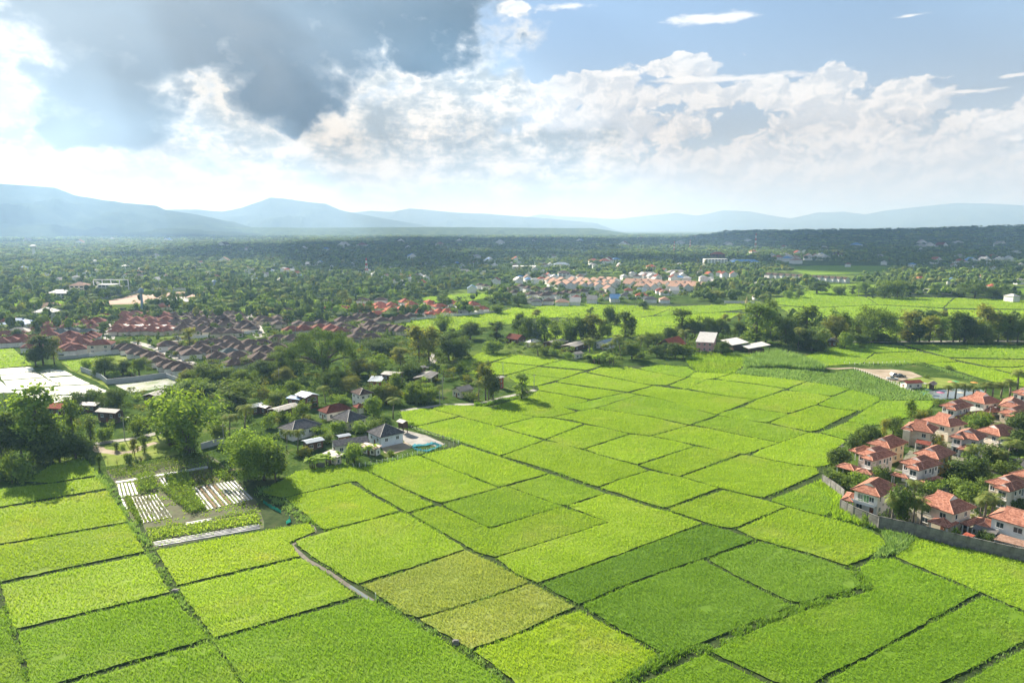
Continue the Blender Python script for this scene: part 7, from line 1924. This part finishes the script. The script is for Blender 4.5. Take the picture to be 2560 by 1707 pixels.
# awnings of the estate
def awning(spec, z, mat, label, legs=True):
    P = [U(x, y, z) for x, y in PX(spec)]; c = np.mean(P, axis=0); t = empty('awning', (c[0], c[1], 0)); tag(t, label, 'awning')
    v = [(p[0] - c[0], p[1] - c[1], z + (0.25 if i > 1 else 0)) for i, p in enumerate(P)]; v += [(a, b_, c_ - .1) for a, b_, c_ in v]
    MB().add(v, [(0, 1, 2, 3), (7, 6, 5, 4), (0, 4, 5, 1), (1, 5, 6, 2), (2, 6, 7, 3), (3, 7, 4, 0)]).obj('sheet', mat, t)
    for a, b_, c_ in v[:4]: MB().box(a * .92 - .06, a * .92 + .06, b_ * .92 - .06, b_ * .92 + .06, 0, z - .11).obj('post', m_rail, t)
awning('V:470,1010 720,1065 760,1010 500,955', 3.2, RM['maroon'], 'dark maroon awning beside the front-winged house')
awning('T:1590,1190 2300,1370 2330,1290 1720,1110', 2.6, RM['tan'], 'brownish awning over the white fence at the right edge')
awning('T:1200,990 1640,1110 1700,1050 1280,950', 2.9, RM['dtin'], 'dark flat awning between the broad-roofed and the edge house')
awning('T:1040,1110 1190,1170 1270,1140 1110,1080', 2.3, RM['red'], 'small red awning just behind the long wall')
t = empty('pergola_fence', (0, 0, 0)); P = GP('T:1590,1290 1850,1350 2300,1450'); t.location = (P[0][0], P[0][1], 0); tag(t, 'white slatted fence below the brownish awning', 'fence'); d = P[2] - P[0]; L = np.linalg.norm(d); d /= L; sl = MB().box(-.05, .05, -.03, .03, 0, 2.0).mesh('slat', m_trim)
for i in range(int(L / 0.3)):
    o = bpy.data.objects.new('slat', sl); link(o, t); o.location = (d[0] * i * .3, d[1] * i * .3, .3)
# long balcony of the white corner house
c, W, D, rot = three('S:465,1010 1000,1160 1330,960', 5.9); hs = [o for o in COL.objects if o.get('label', '').startswith('white house with long balcony')][0]
MB().box(-W * .42, W * .36, -D / 2 - .55, -D / 2 + .84, 2.7, 2.9).obj('balcony_floor', m_trim, hs)
rl = MB().box(-W * .42, W * .36, -D / 2 - .55, -D / 2 - .47, 2.903, 3.6); rl.obj('parapet', WM['white'], hs)
for u in (-.16, .02):
    o = add_window(hs, 'f', W * u, 4.15, 1.5, 2.1, W, D - 1.7, m_curtain); o['label'] = 'green-curtained balcony door'
# ------------------------------------------------------------------ labels that single out each tree, plot and stuff
LMK = [(h[0], h[1], h[3]) for h in HOUSES if h[3]] + [(*U(357, 782)[:2], 'the slim blue water tower'), (*U(*PX('M:620,945')[0])[:2], 'the giant tree'), (*U(*PX('J:1400,1000')[0])[:2], 'the vegetable garden'), (*U(*PX('N:500,1050')[0])[:2], 'the flooded plots'), (*U(*PX('K:1650,1110')[0])[:2], 'the pond'), (*U(*PX('N:1130,920')[0])[:2], 'the walled tree plot'), (*U(*PX('K:1500,170')[0])[:2], 'the cream-walled plot'), (*U(*PX('A:1100,320')[0])[:2], 'the long stained wall'), (*U(2130, 830)[:2], 'the great belt tree'), (*U(*PX('K:1900,238')[0])[:2], 'the far spreading tree')]
LOOK = {'dark': 'dark green', 'mid': 'green', 'light': 'light green', 'olive': 'olive', 'yellow': 'yellowish', 'palm': 'green', 'banana': 'bright green', 'grey': 'leafless grey'}
KIND = {'dome': 'giant domed tree', 'broad': 'bushy tree', 'rain': 'wide spreading tree', 'tall': 'tall open tree', 'bamboo': 'feathery bamboo clump', 'column': 'creeper-clad column tree', 'round': 'rounded tree', 'shrub': 'low bush', 'bare': 'small thin tree', 'coconut': 'coconut palm', 'royal': 'arching palm', 'banana': 'banana clump'}
def where(x, y):
    i = min(range(len(LMK)), key=lambda k: math.hypot(LMK[k][0] - x, LMK[k][1] - y)); lx, ly, nm = LMK[i]; dx, dy = x - lx, y - ly
    w = ('left of' if dx < 0 else 'right of') if abs(dx) > abs(dy) else ('in front of' if dy < 0 else 'behind'); return i, w, nm, math.hypot(dx, dy)
buckets = {}
for o, kd, tn, x, y, H in TREES:
    i, w, nm, d = where(x, y); buckets.setdefault((kd, tn, w, nm), []).append((d, o))
for (kd, tn, w, nm), lst in buckets.items():
    lst.sort(key=lambda q: q[0])
    for k, (d, o) in enumerate(lst):
        look = LOOK[tn] if kd not in ('bare',) else 'leafless'
        pre = '' if len(lst) == 1 else ('nearest ' if k == 0 else f'{ORD[k]} nearest ')
        tag(o, f'{pre}{look} {KIND[kd]} {w} {nm}', 'palm' if kd in ('coconut', 'royal') else 'bamboo' if kd == 'bamboo' else 'banana plant' if kd == 'banana' else 'bush' if kd == 'shrub' else 'tree', 'trees and palms of the village and tree belts')
bk = {}
for c, wd, o in FIELDS:
    i, w, nm, d = where(c[0], c[1]); bk.setdefault((wd, w, nm), []).append((d, o))
for (wd, w, nm), lst in bk.items():
    lst.sort(key=lambda q: q[0])
    for k, (d, o) in enumerate(lst): tag(o, f'{wd} rice plot {w} {nm}' + ('' if len(lst) == 1 else f', {ORD[k]} nearest'), 'rice')
